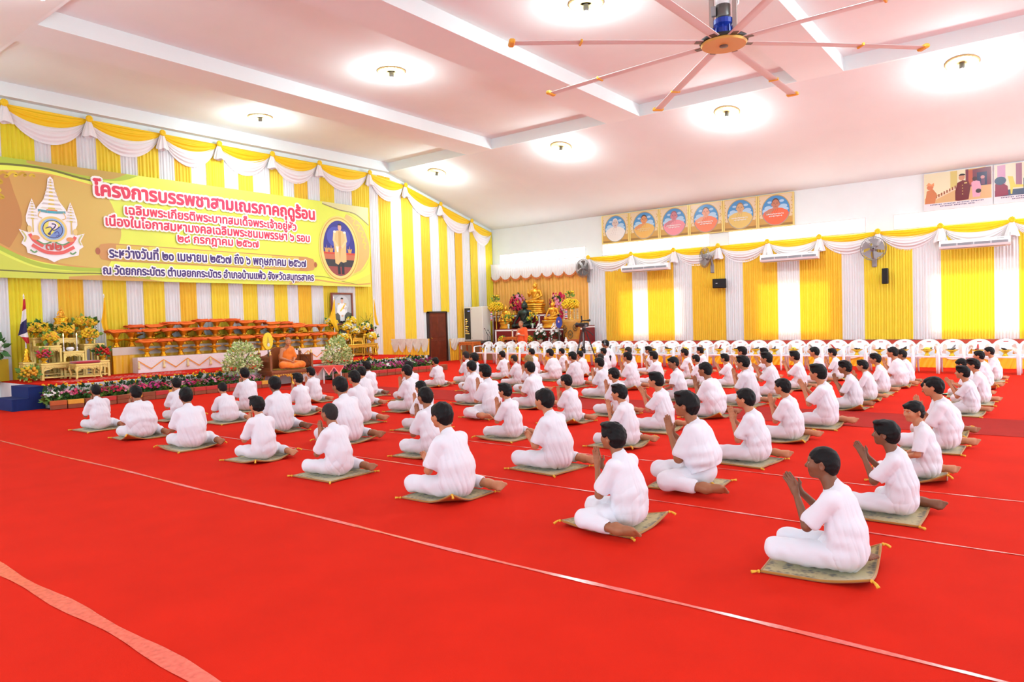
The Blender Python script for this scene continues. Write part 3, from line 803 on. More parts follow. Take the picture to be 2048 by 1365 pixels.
# ---------------------------------------------------------------- prints: flat ink shapes on a real sheet
INK = print_mat(); INKG = print_mat('glossy_print', .25)
class Art(MB):
    """Flat coloured shapes laid on a sheet; pt maps (a, b, lift) to 3-D."""
    def __init__(s, pt, step=.00022): super().__init__(); s.pt = pt; s.k = 1; s.step = step
    def poly(s, pts, col):
        s.col = col; o = s.k * s.step; s.k += 1
        area = sum(pts[i][0] * pts[(i + 1) % len(pts)][1] - pts[(i + 1) % len(pts)][0] * pts[i][1] for i in range(len(pts)))
        if area < 0: pts = pts[::-1]
        return s.add([s.pt(a, b, o) for a, b in pts], [tuple(range(len(pts)))])
    def ell(s, a, b, ra, rb, col, n=32, a0=0, a1=2 * PI):
        return s.poly([(a + ra * math.cos(a0 + (a1 - a0) * i / n), b + rb * math.sin(a0 + (a1 - a0) * i / n)) for i in range(n if a1 - a0 > 6.2 else n + 1)], col)
    def rect(s, a0, a1, b0, b1, col): return s.poly([(a0, b0), (a1, b0), (a1, b1), (a0, b1)], col)
    def ring(s, a, b, r0, r1, asp, col, n=40):
        s.col = col; o = s.k * s.step; s.k += 1
        vs = [s.pt(a + r * math.cos(2 * PI * i / n), b + r * asp * math.sin(2 * PI * i / n), o) for i in range(n) for r in (r0, r1)]
        return s.add(vs, [(2 * i, 2 * i + 1, (2 * i + 3) % (2 * n), (2 * i + 2) % (2 * n)) for i in range(n)])
    def stroke(s, pts, wd, col):
        """Broad line through points; wd one width or a list."""
        s.col = col; o = s.k * s.step; s.k += 1; n = len(pts); vs = []
        for i, p in enumerate(pts):
            q0, q1 = pts[max(i - 1, 0)], pts[min(i + 1, n - 1)]
            dx, dy = q1[0] - q0[0], q1[1] - q0[1]; L = math.hypot(dx, dy) or 1
            w_ = (wd[i] if isinstance(wd, (list, tuple)) else wd) / 2
            vs += [s.pt(p[0] + dy / L * w_, p[1] - dx / L * w_, o), s.pt(p[0] - dy / L * w_, p[1] + dx / L * w_, o)]
        return s.add(vs, [(2 * i, 2 * i + 2, 2 * i + 3, 2 * i + 1) for i in range(n - 1)])

def curve(pts, n=10):
    """Smooth curve through points."""
    out = []
    for i in range(len(pts) - 1):
        p0, p1, p2, p3 = pts[max(i - 1, 0)], pts[i], pts[i + 1], pts[min(i + 2, len(pts) - 1)]
        for j in range(n):
            t = j / n
            out.append(tuple(.5 * (2 * p1[k] + (p2[k] - p0[k]) * t + (2 * p0[k] - 5 * p1[k] + 4 * p2[k] - p3[k]) * t * t + (3 * p1[k] - p0[k] - 3 * p2[k] + p3[k]) * t ** 3) for k in range(2)))
    out.append(tuple(pts[-1])); return out

def text_mesh(body):
    c = bpy.data.curves.new('lettering', 'FONT'); c.body = body; c.resolution_u = 4
    o = bpy.data.objects.new('lettering', c); COL.objects.link(o)
    dg = bpy.context.evaluated_depsgraph_get(); dg.update()
    me = bpy.data.meshes.new_from_object(o.evaluated_get(dg))
    v = [tuple(p.co) for p in me.vertices]; f = [tuple(p.vertices) for p in me.polygons]
    bpy.data.objects.remove(o); bpy.data.curves.remove(c); bpy.data.meshes.remove(me)
    x0 = min(p[0] for p in v); x1 = max(p[0] for p in v)
    return [((p[0] - x0) / (x1 - x0), p[1] / (x1 - x0)) for p in v], f

def lettering(name, body, a0, a1, base, pt, m, parent, lift, bold=.0, outline=None, out=.03, vs=1.0):
    v, f = text_mesh(body); W = a1 - a0
    def lay(b, rad, n, lf):
        for i in range(n):
            dx, dy = (rad * math.cos(2 * PI * i / n), rad * math.sin(2 * PI * i / n)) if n > 1 else (0, 0)
            # every facet sits a hair off its neighbours so that overlapping strokes never share a plane
            for j, q in enumerate(f):
                z = lf + i * .00012 + (j % 9) * .000012
                b.add([pt(a0 + v[k][0] * W + dx, base + v[k][1] * W * vs + dy, z) for k in q], [tuple(range(len(q)))])
    if outline:
        b = MB(); lay(b, out, 12, lift); lay(b, out * .5, 6, lift); b.build(name + '_outline', outline, parent)
    b = MB(); lay(b, bold, 6 if bold else 1, lift + .003); return b.build(name, m, parent)

# ---------------------------------------------------------------- the long banner on the stage wall
BXP = -19.55
bp = lambda a, z, o: (BXP + o, a, z)
t = thing('banner', 'long yellow-green printed banner with red and purple lettering hung across the stage wall', 'banner', (0, 0, 0))
def sheet(u, v):
    y = 5.3 + 11.7 * u; z = 2.93 + 2.84 * v
    return (BXP - .004 + .0 * u, y, z)
b = MB(); b.bb(BXP - .012, BXP, 5.3, 17.0, 2.93, 5.77)
vin = mat('yellow_green_vinyl', (226, 238, 84), .35, var=.10, scale=.5)
b.build('sheet', vin, t)
A = Art(bp)
Wm = lambda pts: [(22.3 - p[0] - .0, p[1]) for p in pts]
BR, BR2, GR, GR2, DK = (206, 160, 84), (190, 132, 70), (176, 200, 60), (206, 216, 76), (110, 112, 40)
lf = curve([(5.3, 5.30), (5.9, 5.44), (6.7, 5.50), (7.4, 5.42), (8.1, 5.30)], 8)
lo_ = curve([(8.1, 3.20), (7.2, 3.28), (6.4, 3.42), (5.8, 3.70), (5.3, 4.1)], 8)
A.poly([(5.3, 5.77)] + curve([(5.3, 5.46), (5.9, 5.60), (6.8, 5.62), (7.6, 5.52), (8.5, 5.56), (9.0, 5.76)], 8), GR)
A.stroke(curve([(5.3, 5.46), (5.9, 5.60), (6.8, 5.62), (7.6, 5.50), (8.4, 5.44)], 8), .05, DK)
A.poly([(6.4, 5.77)] + curve([(6.4, 5.70), (7.0, 5.64), (7.7, 5.58), (8.3, 5.58), (8.7, 5.77)], 8), (196, 166, 80))
A.poly(lf + curve([(8.3, 4.9), (8.5, 4.2), (8.3, 3.6)], 8) + lo_, (216, 184, 92))
A.poly(lf[:20] + curve([(6.9, 5.0), (7.2, 4.3), (6.9, 3.6)], 8) + lo_[10:], BR)
A.poly(lf[:10] + curve([(6.1, 5.0), (6.25, 4.3), (6.0, 3.7)], 8) + lo_[22:], BR2)
A.stroke(lf, .035, (226, 170, 90)); A.stroke(lo_, .05, (214, 160, 80))
A.poly([(5.3, 2.93)] + curve([(9.4, 2.93), (8.6, 3.12), (7.4, 3.14), (6.4, 3.22), (5.3, 3.75)], 8), GR2)
A.stroke(curve([(9.2, 3.02), (8.4, 3.18), (7.3, 3.2), (6.4, 3.32), (5.3, 3.9)], 8), .10, GR)
A.stroke(curve([(8.9, 3.0), (8.0, 3.10), (7.0, 3.08), (5.3, 3.12)], 8), .03, DK)
A.poly([(7.2, 2.93)] + curve([(7.2, 3.0), (8.0, 3.06), (8.8, 3.02), (9.6, 2.935)], 6), (206, 160, 80))
for k, (a, z, s_) in enumerate(((5.9, 5.36, .2), (6.1, 5.4, .17), (6.3, 5.42, .14), (6.5, 5.42, .1), (5.75, 5.2, .24), (5.72, 5.0, .22), (5.8, 4.84, .18), (5.7, 4.7, .16), (5.6, 4.5, .16))):
    A.stroke(curve([(a - s_ * .6, z - s_ * .3), (a, z + s_ * .25), (a + s_ * .5, z - s_ * .1), (a + s_ * .1, z - s_ * .3)], 5), [s_ * .16 + .03] * 15 + [.02], (224, 190, 40) if k % 2 else (200, 160, 30))
# far end of the banner
A.poly([(17.0, 5.77), (15.0, 5.77)] + curve([(15.0, 5.70), (15.7, 5.56), (16.4, 5.50), (17.0, 5.10)], 8), (214, 210, 150))
A.stroke(curve([(15.0, 5.70), (15.7, 5.56), (16.4, 5.48), (17.0, 5.14)], 8), .04, (150, 140, 90))
A.poly(curve([(16.0, 5.44), (16.6, 5.20), (16.9, 4.7), (17.0, 4.3), (16.9, 3.9), (16.4, 3.42), (15.6, 3.5), (15.4, 4.3)], 8), (232, 184, 110))
A.stroke(curve([(16.1, 5.50), (16.7, 5.22), (16.99, 4.6), (16.99, 4.0), (16.7, 3.55), (16.1, 3.3)], 8), .07, (214, 220, 90))
for a, z in ((16.3, 5.2), (16.5, 5.0), (16.66, 4.8), (16.72, 4.6), (16.76, 4.4)):
    A.stroke(curve([(a - .08, z + .1), (a + .08, z + .08), (a, z - .06), (a + .08, z - .12)], 5), .05, (240, 204, 90))
A.poly([(17.0, 2.93)] + curve([(13.2, 2.935), (14.2, 3.1), (15.4, 3.06), (16.2, 3.12), (17.0, 3.4)], 8), (222, 224, 92))
A.stroke(curve([(13.6, 2.96), (14.4, 3.12), (15.4, 3.05), (16.3, 3.0), (17.0, 3.05)], 8), .05, (214, 168, 90))
A.stroke(curve([(14.0, 3.2), (14.9, 3.24), (15.6, 3.12), (16.4, 3.0)], 8), .02, (150, 150, 60))
# title plate behind the date line
pl = [(7.83, 3.68), (7.93, 3.76), (7.97, 3.86), (8.2, 3.90), (14.3, 3.86), (14.55, 3.80), (14.6, 3.72), (14.72, 3.62), (14.6, 3.52), (14.55, 3.44), (14.3, 3.40), (8.2, 3.44), (7.97, 3.48), (7.93, 3.6)]
A.poly(pl, (206, 150, 86))
A.poly([(8.35, 3.87), (14.0, 3.83), (14.0, 3.43), (8.35, 3.47)], (222, 196, 84)); A.poly([(9.2, 3.87), (13.0, 3.84), (13.0, 3.44), (9.2, 3.47)], (228, 222, 92))
for c in ((7.9, 3.68), (14.64, 3.62)): A.ell(c[0], c[1], .06, .09, (170, 96, 60), 12)
# portrait oval
A.ell(15.66, 4.22, .86, 1.12, (236, 214, 120), 48); A.ell(15.66, 4.22, .82, 1.07, (206, 166, 70), 48); A.ell(15.66, 4.22, .78, 1.03, (240, 216, 130), 48)
oc = [(15.66 + .68 * math.cos(2 * PI * i / 48), 4.23 + .95 * math.sin(2 * PI * i / 48)) for i in range(48)]
A.poly(oc, (44, 44, 140)); A.ell(15.5, 4.62, .36, .34, (70, 78, 176)); A.ell(15.88, 4.6, .26, .3, (66, 72, 168))
def clipz(z0, z1): return [(15.66 + s_ * .68 * math.sqrt(max(0, 1 - ((z - 4.23) / .95) ** 2)), z) for s_, zs in ((1, np.linspace(z0, z1, 8)), (-1, np.linspace(z1, z0, 8))) for z in zs]
A.poly(clipz(3.84, 4.05), (196, 110, 80)); A.poly(clipz(4.02, 4.09), (206, 70, 50)); A.poly(clipz(3.55, 3.84), (52, 52, 60)); A.poly(clipz(3.30, 3.60), (150, 70, 66))
for a in (15.12, 15.3, 16.1): A.poly([(a - .06, 4.08), (a + .06, 4.08), (a + .1, 4.24), (a + .02, 4.2), (a, 4.34), (a - .02, 4.2), (a - .1, 4.24)], (206, 160, 90))
A.stroke([(15.6, 3.75), (15.62, 3.34)], .11, (30, 34, 48)); A.stroke([(15.78, 3.75), (15.78, 3.34)], .11, (34, 38, 52))
A.poly([(15.46, 4.80), (15.58, 4.84), (15.76, 4.84), (15.9, 4.8), (15.96, 4.5), (15.94, 4.2), (15.94, 3.78), (15.80, 3.74), (15.7, 3.78), (15.58, 3.66), (15.46, 3.72), (15.44, 4.2), (15.40, 4.5)], (224, 190, 128))
A.poly([(15.62, 4.82), (15.74, 4.82), (15.72, 4.3), (15.66, 3.8), (15.62, 4.3)], (206, 164, 96)); A.stroke([(15.46, 4.78), (15.42, 4.5), (15.60, 4.26)], .09, (234, 206, 150)); A.stroke([(15.9, 4.78), (15.95, 4.5), (15.76, 4.26)], .09, (234, 206, 150))
A.ell(15.47, 4.79, .06, .04, (240, 236, 220)); A.ell(15.89, 4.79, .06, .04, (240, 236, 220)); A.ell(15.68, 4.27, .05, .05, (206, 150, 126)); A.poly([(15.5, 4.3), (15.62, 4.28), (15.6, 4.1), (15.54, 4.1)], (240, 236, 230))
A.ell(15.685, 4.95, .075, .115, (222, 172, 146)); A.ell(15.685, 5.02, .078, .065, (30, 26, 30), 16, 0, PI); A.rect(15.645, 15.665, 4.955, 4.965, (40, 28, 28)); A.rect(15.705, 15.725, 4.955, 4.965, (40, 28, 28))
A.build('printed_picture', INK, t)
# emblem: white cut-out, tiered spires, round monogram, ribbon
E_ = Art(lambda a, z, o: bp(a, z, .022 + o)); cx = 6.88
def mir(p): return p + [(2 * cx - a, z) for a, z in reversed(p)]
sil = [(cx, 5.45), (cx + .06, 5.38), (cx + .09, 5.12), (cx + .17, 4.86), (cx + .30, 4.68), (cx + .34, 4.60), (cx + .36, 4.70), (cx + .42, 4.86), (cx + .48, 4.70), (cx + .56, 4.42), (cx + .56, 4.30), (cx + .50, 4.16), (cx + .54, 4.04), (cx + .72, 4.10), (cx + .62, 3.90), (cx + .68, 3.76), (cx + .58, 3.68), (cx + .56, 3.54), (cx + .34, 3.48), (cx + .14, 3.42), (cx, 3.34)]
E_.poly(mir(sil), (250, 246, 248))
def spire(c, z0, z1, wd, n):
    for i in range(n):
        f = i / n; w2 = wd * (1 - f) ** 1.15 + .012; z = z0 + (z1 - z0) * (1 - (1 - f) ** 1.3)
        E_.poly([(c - w2, z), (c + w2, z), (c + w2 * .8, z + (z1 - z0) / n * .55), (c - w2 * .8, z + (z1 - z0) / n * .55)], (206, 196, 196) if i % 2 else (226, 220, 206))
        E_.poly([(c - w2 * .35, z), (c + w2 * .35, z), (c + w2 * .25, z + (z1 - z0) / n * .5), (c - w2 * .25, z + (z1 - z0) / n * .5)], (216, 190, 90))
spire(cx, 4.64, 5.38, .24, 9); spire(cx - .42, 4.36, 4.80, .11, 7); spire(cx + .42, 4.36, 4.80, .11, 7)
for s_ in (-1, 1):
    E_.poly([(cx + s_ * .30, 4.62), (cx + s_ * .10, 4.60), (cx + s_ * .10, 4.54), (cx + s_ * .30, 4.56)], (96, 160, 170)); E_.stroke([(cx + s_ * .42, 4.36), (cx + s_ * .42, 4.05)], .03, (222, 196, 120))
    E_.stroke(curve([(cx + s_ * .25, 4.58), (cx + s_ * .30, 4.45), (cx + s_ * .22, 4.40)], 6), .02, (222, 186, 110))
    E_.stroke(curve([(cx + s_ * .50, 4.0), (cx + s_ * .40, 3.84), (cx + s_ * .22, 3.72)], 6), .075, (226, 92, 84)); E_.stroke(curve([(cx + s_ * .36, 3.86), (cx + s_ * .2, 3.78), (cx + s_ * .04, 3.84)], 6), .03, (90, 150, 90))
    E_.ell(cx + s_ * .38, 3.92, .09, .06, (226, 150, 96)); E_.ell(cx + s_ * .50, 4.12, .05, .08, (232, 204, 130)); E_.stroke(curve([(cx + s_ * .66, 4.06), (cx + s_ * .58, 3.92), (cx + s_ * .62, 3.8)], 6), .03, (200, 200, 120))
    E_.stroke(curve([(cx + s_ * .50, 3.62), (cx + s_ * .42, 3.56), (cx + s_ * .36, 3.6)], 6), .035, (110, 160, 100))
E_.rect(cx - .1, cx + .1, 4.54, 4.60, (70, 170, 190)); E_.rect(cx - .12, cx + .12, 4.60, 4.63, (226, 130, 80))
E_.ring(cx, 4.15, .26, .315, 1.0, (232, 206, 120)); E_.ring(cx, 4.15, .225, .262, 1.0, (150, 186, 226)); E_.ell(cx, 4.15, .225, .225, (52, 48, 104)); E_.ell(cx, 4.15, .205, .205, (232, 220, 96))
E_.poly([(cx + .205 * math.cos(a), 4.15 + .205 * math.sin(a)) for a in np.linspace(-2.0, .55, 18)], (120, 146, 206)); E_.poly([(cx - .10, 4.20), (cx + .09, 4.14), (cx + .12, 4.26), (cx + .04, 4.34), (cx - .08, 4.33)], (236, 226, 236))
E_.stroke(curve([(cx - .16, 4.16), (cx - .05, 4.20), (cx + .02, 4.12), (cx + .15, 4.22)], 6), .022, (52, 48, 104)); E_.stroke(curve([(cx - .02, 4.28), (cx + .06, 4.27), (cx + .04, 4.20), (cx - .02, 4.14), (cx - .08, 4.04)], 6), .03, (52, 48, 104)); E_.ell(cx - .08, 4.03, .035, .03, (52, 48, 104), 14)
E_.stroke(curve([(cx + .03, 4.05), (cx + .10, 4.10), (cx + .13, 4.02), (cx + .06, 3.98)], 6), .02, (60, 70, 150))
E_.stroke(curve([(cx - .46, 3.74), (cx - .22, 3.60), (cx, 3.565), (cx + .22, 3.60), (cx + .46, 3.74)], 8), .08, (228, 96, 90))
E_.build('emblem', INK, t)
lettering('emblem_number', '๗๒', cx - .17, cx + .17, 3.64, bp, mat('emblem_red', (206, 74, 66), .5), t, .042, bold=.008)
LR = mat('crimson_lettering', (222, 52, 84), .45); LP = mat('purple_lettering', (66, 44, 118), .45); LW = mat('white_lettering_edge', (252, 248, 246), .45)
for nm, s_, a0, a1, z, m, bo, ou, v_ in (('title_lettering', 'โครงการบรรพชาสามเณรภาคฤดูร้อน', 7.86, 14.65, 5.12, LR, .022, .075, 1.05),
        ('text_line', 'เฉลิมพระเกียรติพระบาทสมเด็จพระเจ้าอยู่หัว', 8.62, 13.92, 4.70, LR, .012, .055, 1.05),
        ('text_line', 'เนื่องในโอกาสมหามงคลเฉลิมพระชนมพรรษา ๖ รอบ', 8.12, 14.42, 4.36, LR, .012, .055, 1.1),
        ('text_line', '๒๘ กรกฎาคม ๒๕๖๗', 10.0, 12.52, 4.06, LR, .011, .05, 1.0),
        ('text_line', 'ระหว่างวันที่ ๒๐ เมษายน ๒๕๖๗ ถึง ๖ พฤษภาคม ๒๕๖๗', 8.17, 14.24, 3.53, LP, .012, .045, 1.25),
        ('text_line', 'ณ วัดยกกระบัตร ตำบลยกกระบัตร อำเภอบ้านแพ้ว จังหวัดสมุทรสาคร', 8.0, 14.53, 3.09, LP, .011, .045, 1.25)):
    lettering(nm, s_, a0, a1, z, bp, m, t, .028, bo, LW, ou, v_)

# ---------------------------------------------------------------- framed portraits above the window wall
GOLDP = mat('gilt_frame', (228, 200, 120), .35, .3)
PX = [-14.11, -12.9, -11.65, -10.48, -9.22, -8.02, -6.82]
looks = [((236, 232, 226), (216, 196, 186), (226, 222, 220), 'first, an old white-haired man in pale cloth'), ((232, 184, 96), (222, 150, 96), (60, 34, 30), 'second, in a golden robe with dark hair'), ((236, 150, 160), (206, 130, 140), (150, 90, 100), 'third, in a pink robe'),
         ((240, 136, 96), (232, 166, 130), (90, 70, 66), 'fourth, in a salmon robe, thin face'), ((226, 196, 110), (216, 170, 120), (150, 120, 84), 'fifth, in a pale yellow robe with glasses'), ((240, 110, 70), (200, 130, 100), (90, 60, 50), 'sixth, in a bright orange robe')]
for i in range(6):
    x0, x1 = PX[i] + .05, PX[i + 1] - .05; z0, z1 = 4.47, 5.54; xm = (x0 + x1) / 2; zm = (z0 + z1) / 2; yy = YB - .05
    robe, skin, hr, words_ = looks[i]
    t = thing('framed_portrait', 'framed oval portrait on the window wall, ' + words_, 'portrait', (0, 0, 0), 0, 'framed portraits in a row')
    b = MB()
    for xx in (x0 - .02, x1 + .02): b.bb(xx - .025, xx + .025, yy - .02, yy + .045, z0 - .01, z1 + .01)
    for zz in (z0, z1): b.bb(x0, x1, yy - .015, yy + .045, zz - .015, zz + .015)
    b.build('frame', GOLDP, t)
    b = MB(); b.bb(x0, x1, yy, yy + .04, z0, z1); b.build('board', mat('portrait_board', (226, 200, 150), .5), t)
    A = Art(lambda a, z, o: (a, yy - .002 - o, z))
    A.rect(x0, x1, z0, z1, (232, 212, 176)); A.rect(x0, x1, z0, z0 + .3, (206, 160, 80)); A.rect(x0, x1, z0, z0 + .1, (160, 120, 60))
    for s_ in (-1, 1):
        for zz in (4.75, 5.0, 5.25): A.stroke(curve([(xm + s_ * .5, zz), (xm + s_ * .56, zz + .08), (xm + s_ * .50, zz + .14)], 5), .03, (214, 180, 100))
    A.ell(xm, zm, .475, .515, (196, 164, 90), 40); A.ell(xm, zm, .45, .49, (72, 146, 206), 40)
    for ca, cz, r in ((-.25, .1, .12), (-.3, .0, .14), (.25, .12, .13), (.32, .02, .10), (-.2, .28, .07), (.2, .3, .08), (.0, .05, .2)): A.ell(xm + ca, zm + cz, r, r * .55, (176, 212, 238), 16)
    nf = 30
    A.poly([(xm + .44 * math.cos(a), zm + .48 * math.sin(a)) for a in np.linspace(PI + .25, 2 * PI - .25, nf)] + [(xm + .38, zm - .03), (xm + .2, zm + .06), (xm + .08, zm + .08), (xm - .08, zm + .08), (xm - .2, zm + .06), (xm - .38, zm - .03)], robe)
    if i in (1, 3, 5, 2): A.poly([(xm - .37, zm - .04), (xm - .2, zm + .055), (xm - .06, zm + .07), (xm + .06, zm + .07), (xm - .1, zm - .02), (xm - .26, zm - .16), (xm - .36, zm - .14)], skin)
    for k2 in range(3): A.stroke([(xm - .05 + k2 * .06, zm + .06), (xm - .22 + k2 * .1, zm - .24)], .012, tuple(int(c * .84) for c in robe))
    A.rect(xm - .06, xm + .06, zm + .04, zm + .16, skin)
    A.ell(xm - .125, zm + .2, .02, .045, skin, 10); A.ell(xm + .125, zm + .2, .02, .045, skin, 10)
    A.ell(xm, zm + .24, .125, .165, hr, 24); A.ell(xm, zm + .205, .118, .155, skin, 24)
    for s_ in (-1, 1): A.rect(xm + s_ * .05 - .025, xm + s_ * .05 + .025, zm + .225, zm + .24, (60, 40, 36)); A.rect(xm + s_ * .05 - .03, xm + s_ * .05 + .03, zm + .262, zm + .27, tuple(int(c * .7) for c in skin))
    A.rect(xm - .035, xm + .035, zm + .115, zm + .125, (150, 80, 76)); A.poly([(xm - .012, zm + .22), (xm + .012, zm + .22), (xm + .022, zm + .16), (xm - .022, zm + .16)], tuple(int(c * .9) for c in skin))
    for k2, (wd, zz) in enumerate(((.30, -.14), (.22, -.21))):
        for q in range(int(wd / .022)): A.rect(xm - wd + q * .044, xm - wd + q * .044 + .03, zm + zz + (q % 3) * .006, zm + zz + .035 + (q % 2) * .008, (240, 236, 232) if i != 1 else (226, 206, 160))
    A.build('printed_picture', INKG, t)
# two large photographs
def photo(x0, x1, label, fn):
    t = thing('mounted_photograph', label, 'photograph', (0, 0, 0), 0, 'large mounted photographs')
    yy = YB - .05; z0, z1 = 4.52, 5.56
    b = MB(); b.bb(x0, x1, yy, yy + .04, z0 - .05, z1); b.build('board', mat('photo_board', (232, 226, 228), .5), t)
    A = Art(lambda a, z, o: (x0 + a * (x1 - x0), yy - .002 - o, z0 + z * (z1 - z0))); fn(A)
    for r, (wd, z) in enumerate(((.40, .085), (.25, .03))):
        n = int(wd * 90)
        for q in range(n):
            if q % 9 == 8: continue
            a = .5 - wd + 2 * wd * q / n; A.rect(a, a + wd / n * 1.3, z + .004 * (q % 3), z + .028, (100, 96, 130))
    A.build('printed_picture', INKG, t)
def ph1(A):
    A.rect(.01, .985, .14, .99, (232, 228, 190)); A.rect(.40, .50, .5, .98, (214, 200, 120)); A.poly([(.02, .14), (.98, .14), (.98, .58), (.5, .50), (.02, .3)], (216, 176, 122))
    A.poly([(.16, .30), (.55, .62), (.55, .52), (.16, .22)], (226, 206, 170))
    for k in range(9): A.rect(.18 + k * .04, .20 + k * .04, .28 + k * .03, .36 + k * .03, (150, 90, 60))
    A.rect(.62, .98, .5, .98, (120, 40, 60)); A.rect(.66, .72, .55, .95, (190, 90, 60)); A.rect(.78, .92, .5, .86, (44, 40, 80)); A.ell(.86, .72, .03, .05, (200, 140, 140), 12); A.rect(.84, .89, .52, .68, (110, 60, 90)); A.stroke([(.66, .96), (.9, .99)], .015, (236, 200, 90))
    A.poly([(.02, .14), (.17, .14), (.2, .40), (.14, .55), (.05, .50)], (206, 130, 84)); A.ell(.10, .60, .05, .07, (214, 130, 90), 14); A.poly([(.04, .66), (.08, .74), (.12, .68), (.16, .72), (.16, .62)], (232, 160, 110))
    A.poly([(.70, .60), (.74, .66), (.82, .62), (.84, .45), (.82, .2), (.72, .2)], (222, 160, 180)); A.ell(.75, .70, .035, .06, (70, 30, 40), 14); A.ell(.80, .36, .04, .06, (60, 40, 44), 12)
    A.poly([(.47, .16), (.52, .14), (.66, .16), (.69, .5), (.66, .66), (.58, .70), (.50, .64), (.47, .4)], (110, 34, 40)); A.ell(.565, .78, .045, .085, (206, 150, 116), 18); A.ell(.57, .83, .048, .05, (40, 26, 30), 14, 0, PI); A.rect(.60, .64, .60, .63, (226, 200, 120))
    for k in range(4): A.ell(.575, .56 - k * .08, .008, .012, (226, 190, 100), 8)
def ph2(A):
    A.rect(.015, .99, .14, .99, (222, 220, 190)); A.rect(.05, .16, .45, .97, (196, 140, 170)); A.rect(.30, .38, .4, .97, (160, 110, 130)); A.rect(.56, .70, .5, .95, (176, 96, 70)); A.rect(.78, .97, .6, .97, (206, 206, 170)); A.rect(.015, .99, .14, .30, (70, 86, 110))
    A.poly([(.02, .14), (.20, .16), (.19, .40), (.1, .52), (.02, .48)], (140, 40, 70)); A.ell(.09, .56, .08, .11, (64, 84, 110), 18)
    A.poly([(.19, .66), (.26, .64), (.29, .42), (.46, .38), (.46, .16), (.44, .16), (.42, .34), (.26, .34), (.25, .18), (.23, .18), (.22, .42)], (226, 206, 90))
    A.poly([(.40, .2), (.62, .2), (.62, .55), (.60, .74), (.50, .76), (.40, .56)], (66, 92, 124)); A.ell(.56, .80, .05, .08, (34, 30, 40), 14); A.ell(.585, .74, .03, .05, (206, 150, 120), 12)
    A.poly([(.60, .48), (.97, .52), (.97, .22), (.94, .4), (.64, .38), (.61, .3)], (232, 226, 222)); A.rect(.66, .94, .2, .40, (50, 44, 60))
    for k in range(5): A.ell(.66 + k * .06, .60 + .02 * (k % 2), .04, .04, (150, 90, 60), 10)
    A.ell(.92, .66, .05, .08, (120, 50, 46), 14)
photo(-3.12, -1.42, 'large faded photograph of a person in dark red uniform walking by a white balustrade', ph1)
photo(-1.40, .30, 'large faded photograph of a person in blue bowing beside a yellow chair', ph2)

# ---------------------------------------------------------------- wall fans, air conditioners, loudspeakers
GREY = mat('grey_fan_plastic', (150, 146, 148), .45); DGREY = mat('dark_grey_fan_blade', (98, 94, 96), .45); WIRE = mat('fan_guard_wire', (140, 138, 140), .35, .6); WHP = mat('white_plastic', (244, 242, 244), .3, spec=.5)
def wall_fan(x, z, yaw, dark, label):
    t = thing('wall_fan', label, 'fan', (x, YB - .08, z), 0, 'wall fans over the drapes')
    R = .36
    bl = DGREY if dark else GREY
    b = MB(); b.bb(-.07, .07, -.07, .03, -.55, -.25, .02); b.tube([(0, -.03, -.3), (0, -.10, -.12), (0, -.14, 0)], [.05, .04, .04], 10); b.build('bracket', GREY, t)
    M_ = Matrix.Rotation(yaw, 4, 'Z')
    def at(p): q = M_ @ Vector((p[0], p[1], p[2])); return (q.x, q.y - .14, q.z)
    b = MB(); b.lathe([(.03, .0), (.09, .01), (.095, .10), (.06, .15), (.02, .16)], (0, 0, 0), 16, 'y'); b.v = [at((p[0], p[1] - .16, p[2])) for p in b.v]; b.build('motor', GREY, t, smooth=True)
    b = MB()
    for k in range(5):
        a0 = 2 * PI * k / 5
        b.grid(lambda u, v: at(((.06 + .25 * u) * math.cos(a0 + (v - .5) * (.55 + .5 * u) + .3 * u), -.24 + .045 * (v - .5), (.06 + .25 * u) * math.sin(a0 + (v - .5) * (.55 + .5 * u) + .3 * u))), 6, 5)
    b.build('blades', bl, t, smooth=True)
    b = MB(); b.lathe([(.02, -.30), (.06, -.29), (.065, -.20)], (0, 0, 0), 16, 'y'); b.v = [at(p) for p in b.v]; b.build('hub', GREY, t, smooth=True)
    b = MB()
    for rr, yy in ((R, -.24), (R * .985, -.215), (R * .96, -.28), (.1, -.33)): b.tube([at((rr * math.cos(2 * PI * i / 32), yy, rr * math.sin(2 * PI * i / 32))) for i in range(33)], .006 if rr > .2 else .004, 5, False)
    for k in range(32):
        a = 2 * PI * k / 32
        b.tube([at((.09 * math.cos(a), -.335, .09 * math.sin(a))), at((.24 * math.cos(a), -.325, .24 * math.sin(a))), at((R * math.cos(a), -.25, R * math.sin(a)))], .0022, 3, False)
        b.tube([at((.10 * math.cos(a), -.13, .10 * math.sin(a))), at((.26 * math.cos(a), -.15, .26 * math.sin(a))), at((R * math.cos(a), -.23, R * math.sin(a)))], .0022, 3, False)
    b.build('guard', WIRE, t)
wall_fan(-14.72, 3.55, -.2, True, 'dark-bladed wall fan at the edge of the corner shrine curtain')
wall_fan(-9.62, 3.60, -.75, False, 'pale grey wall fan turned aside above the wide black loudspeaker')
wall_fan(-4.45, 3.45, .15, False, 'grey wall fan facing the hall above the narrow black loudspeaker')
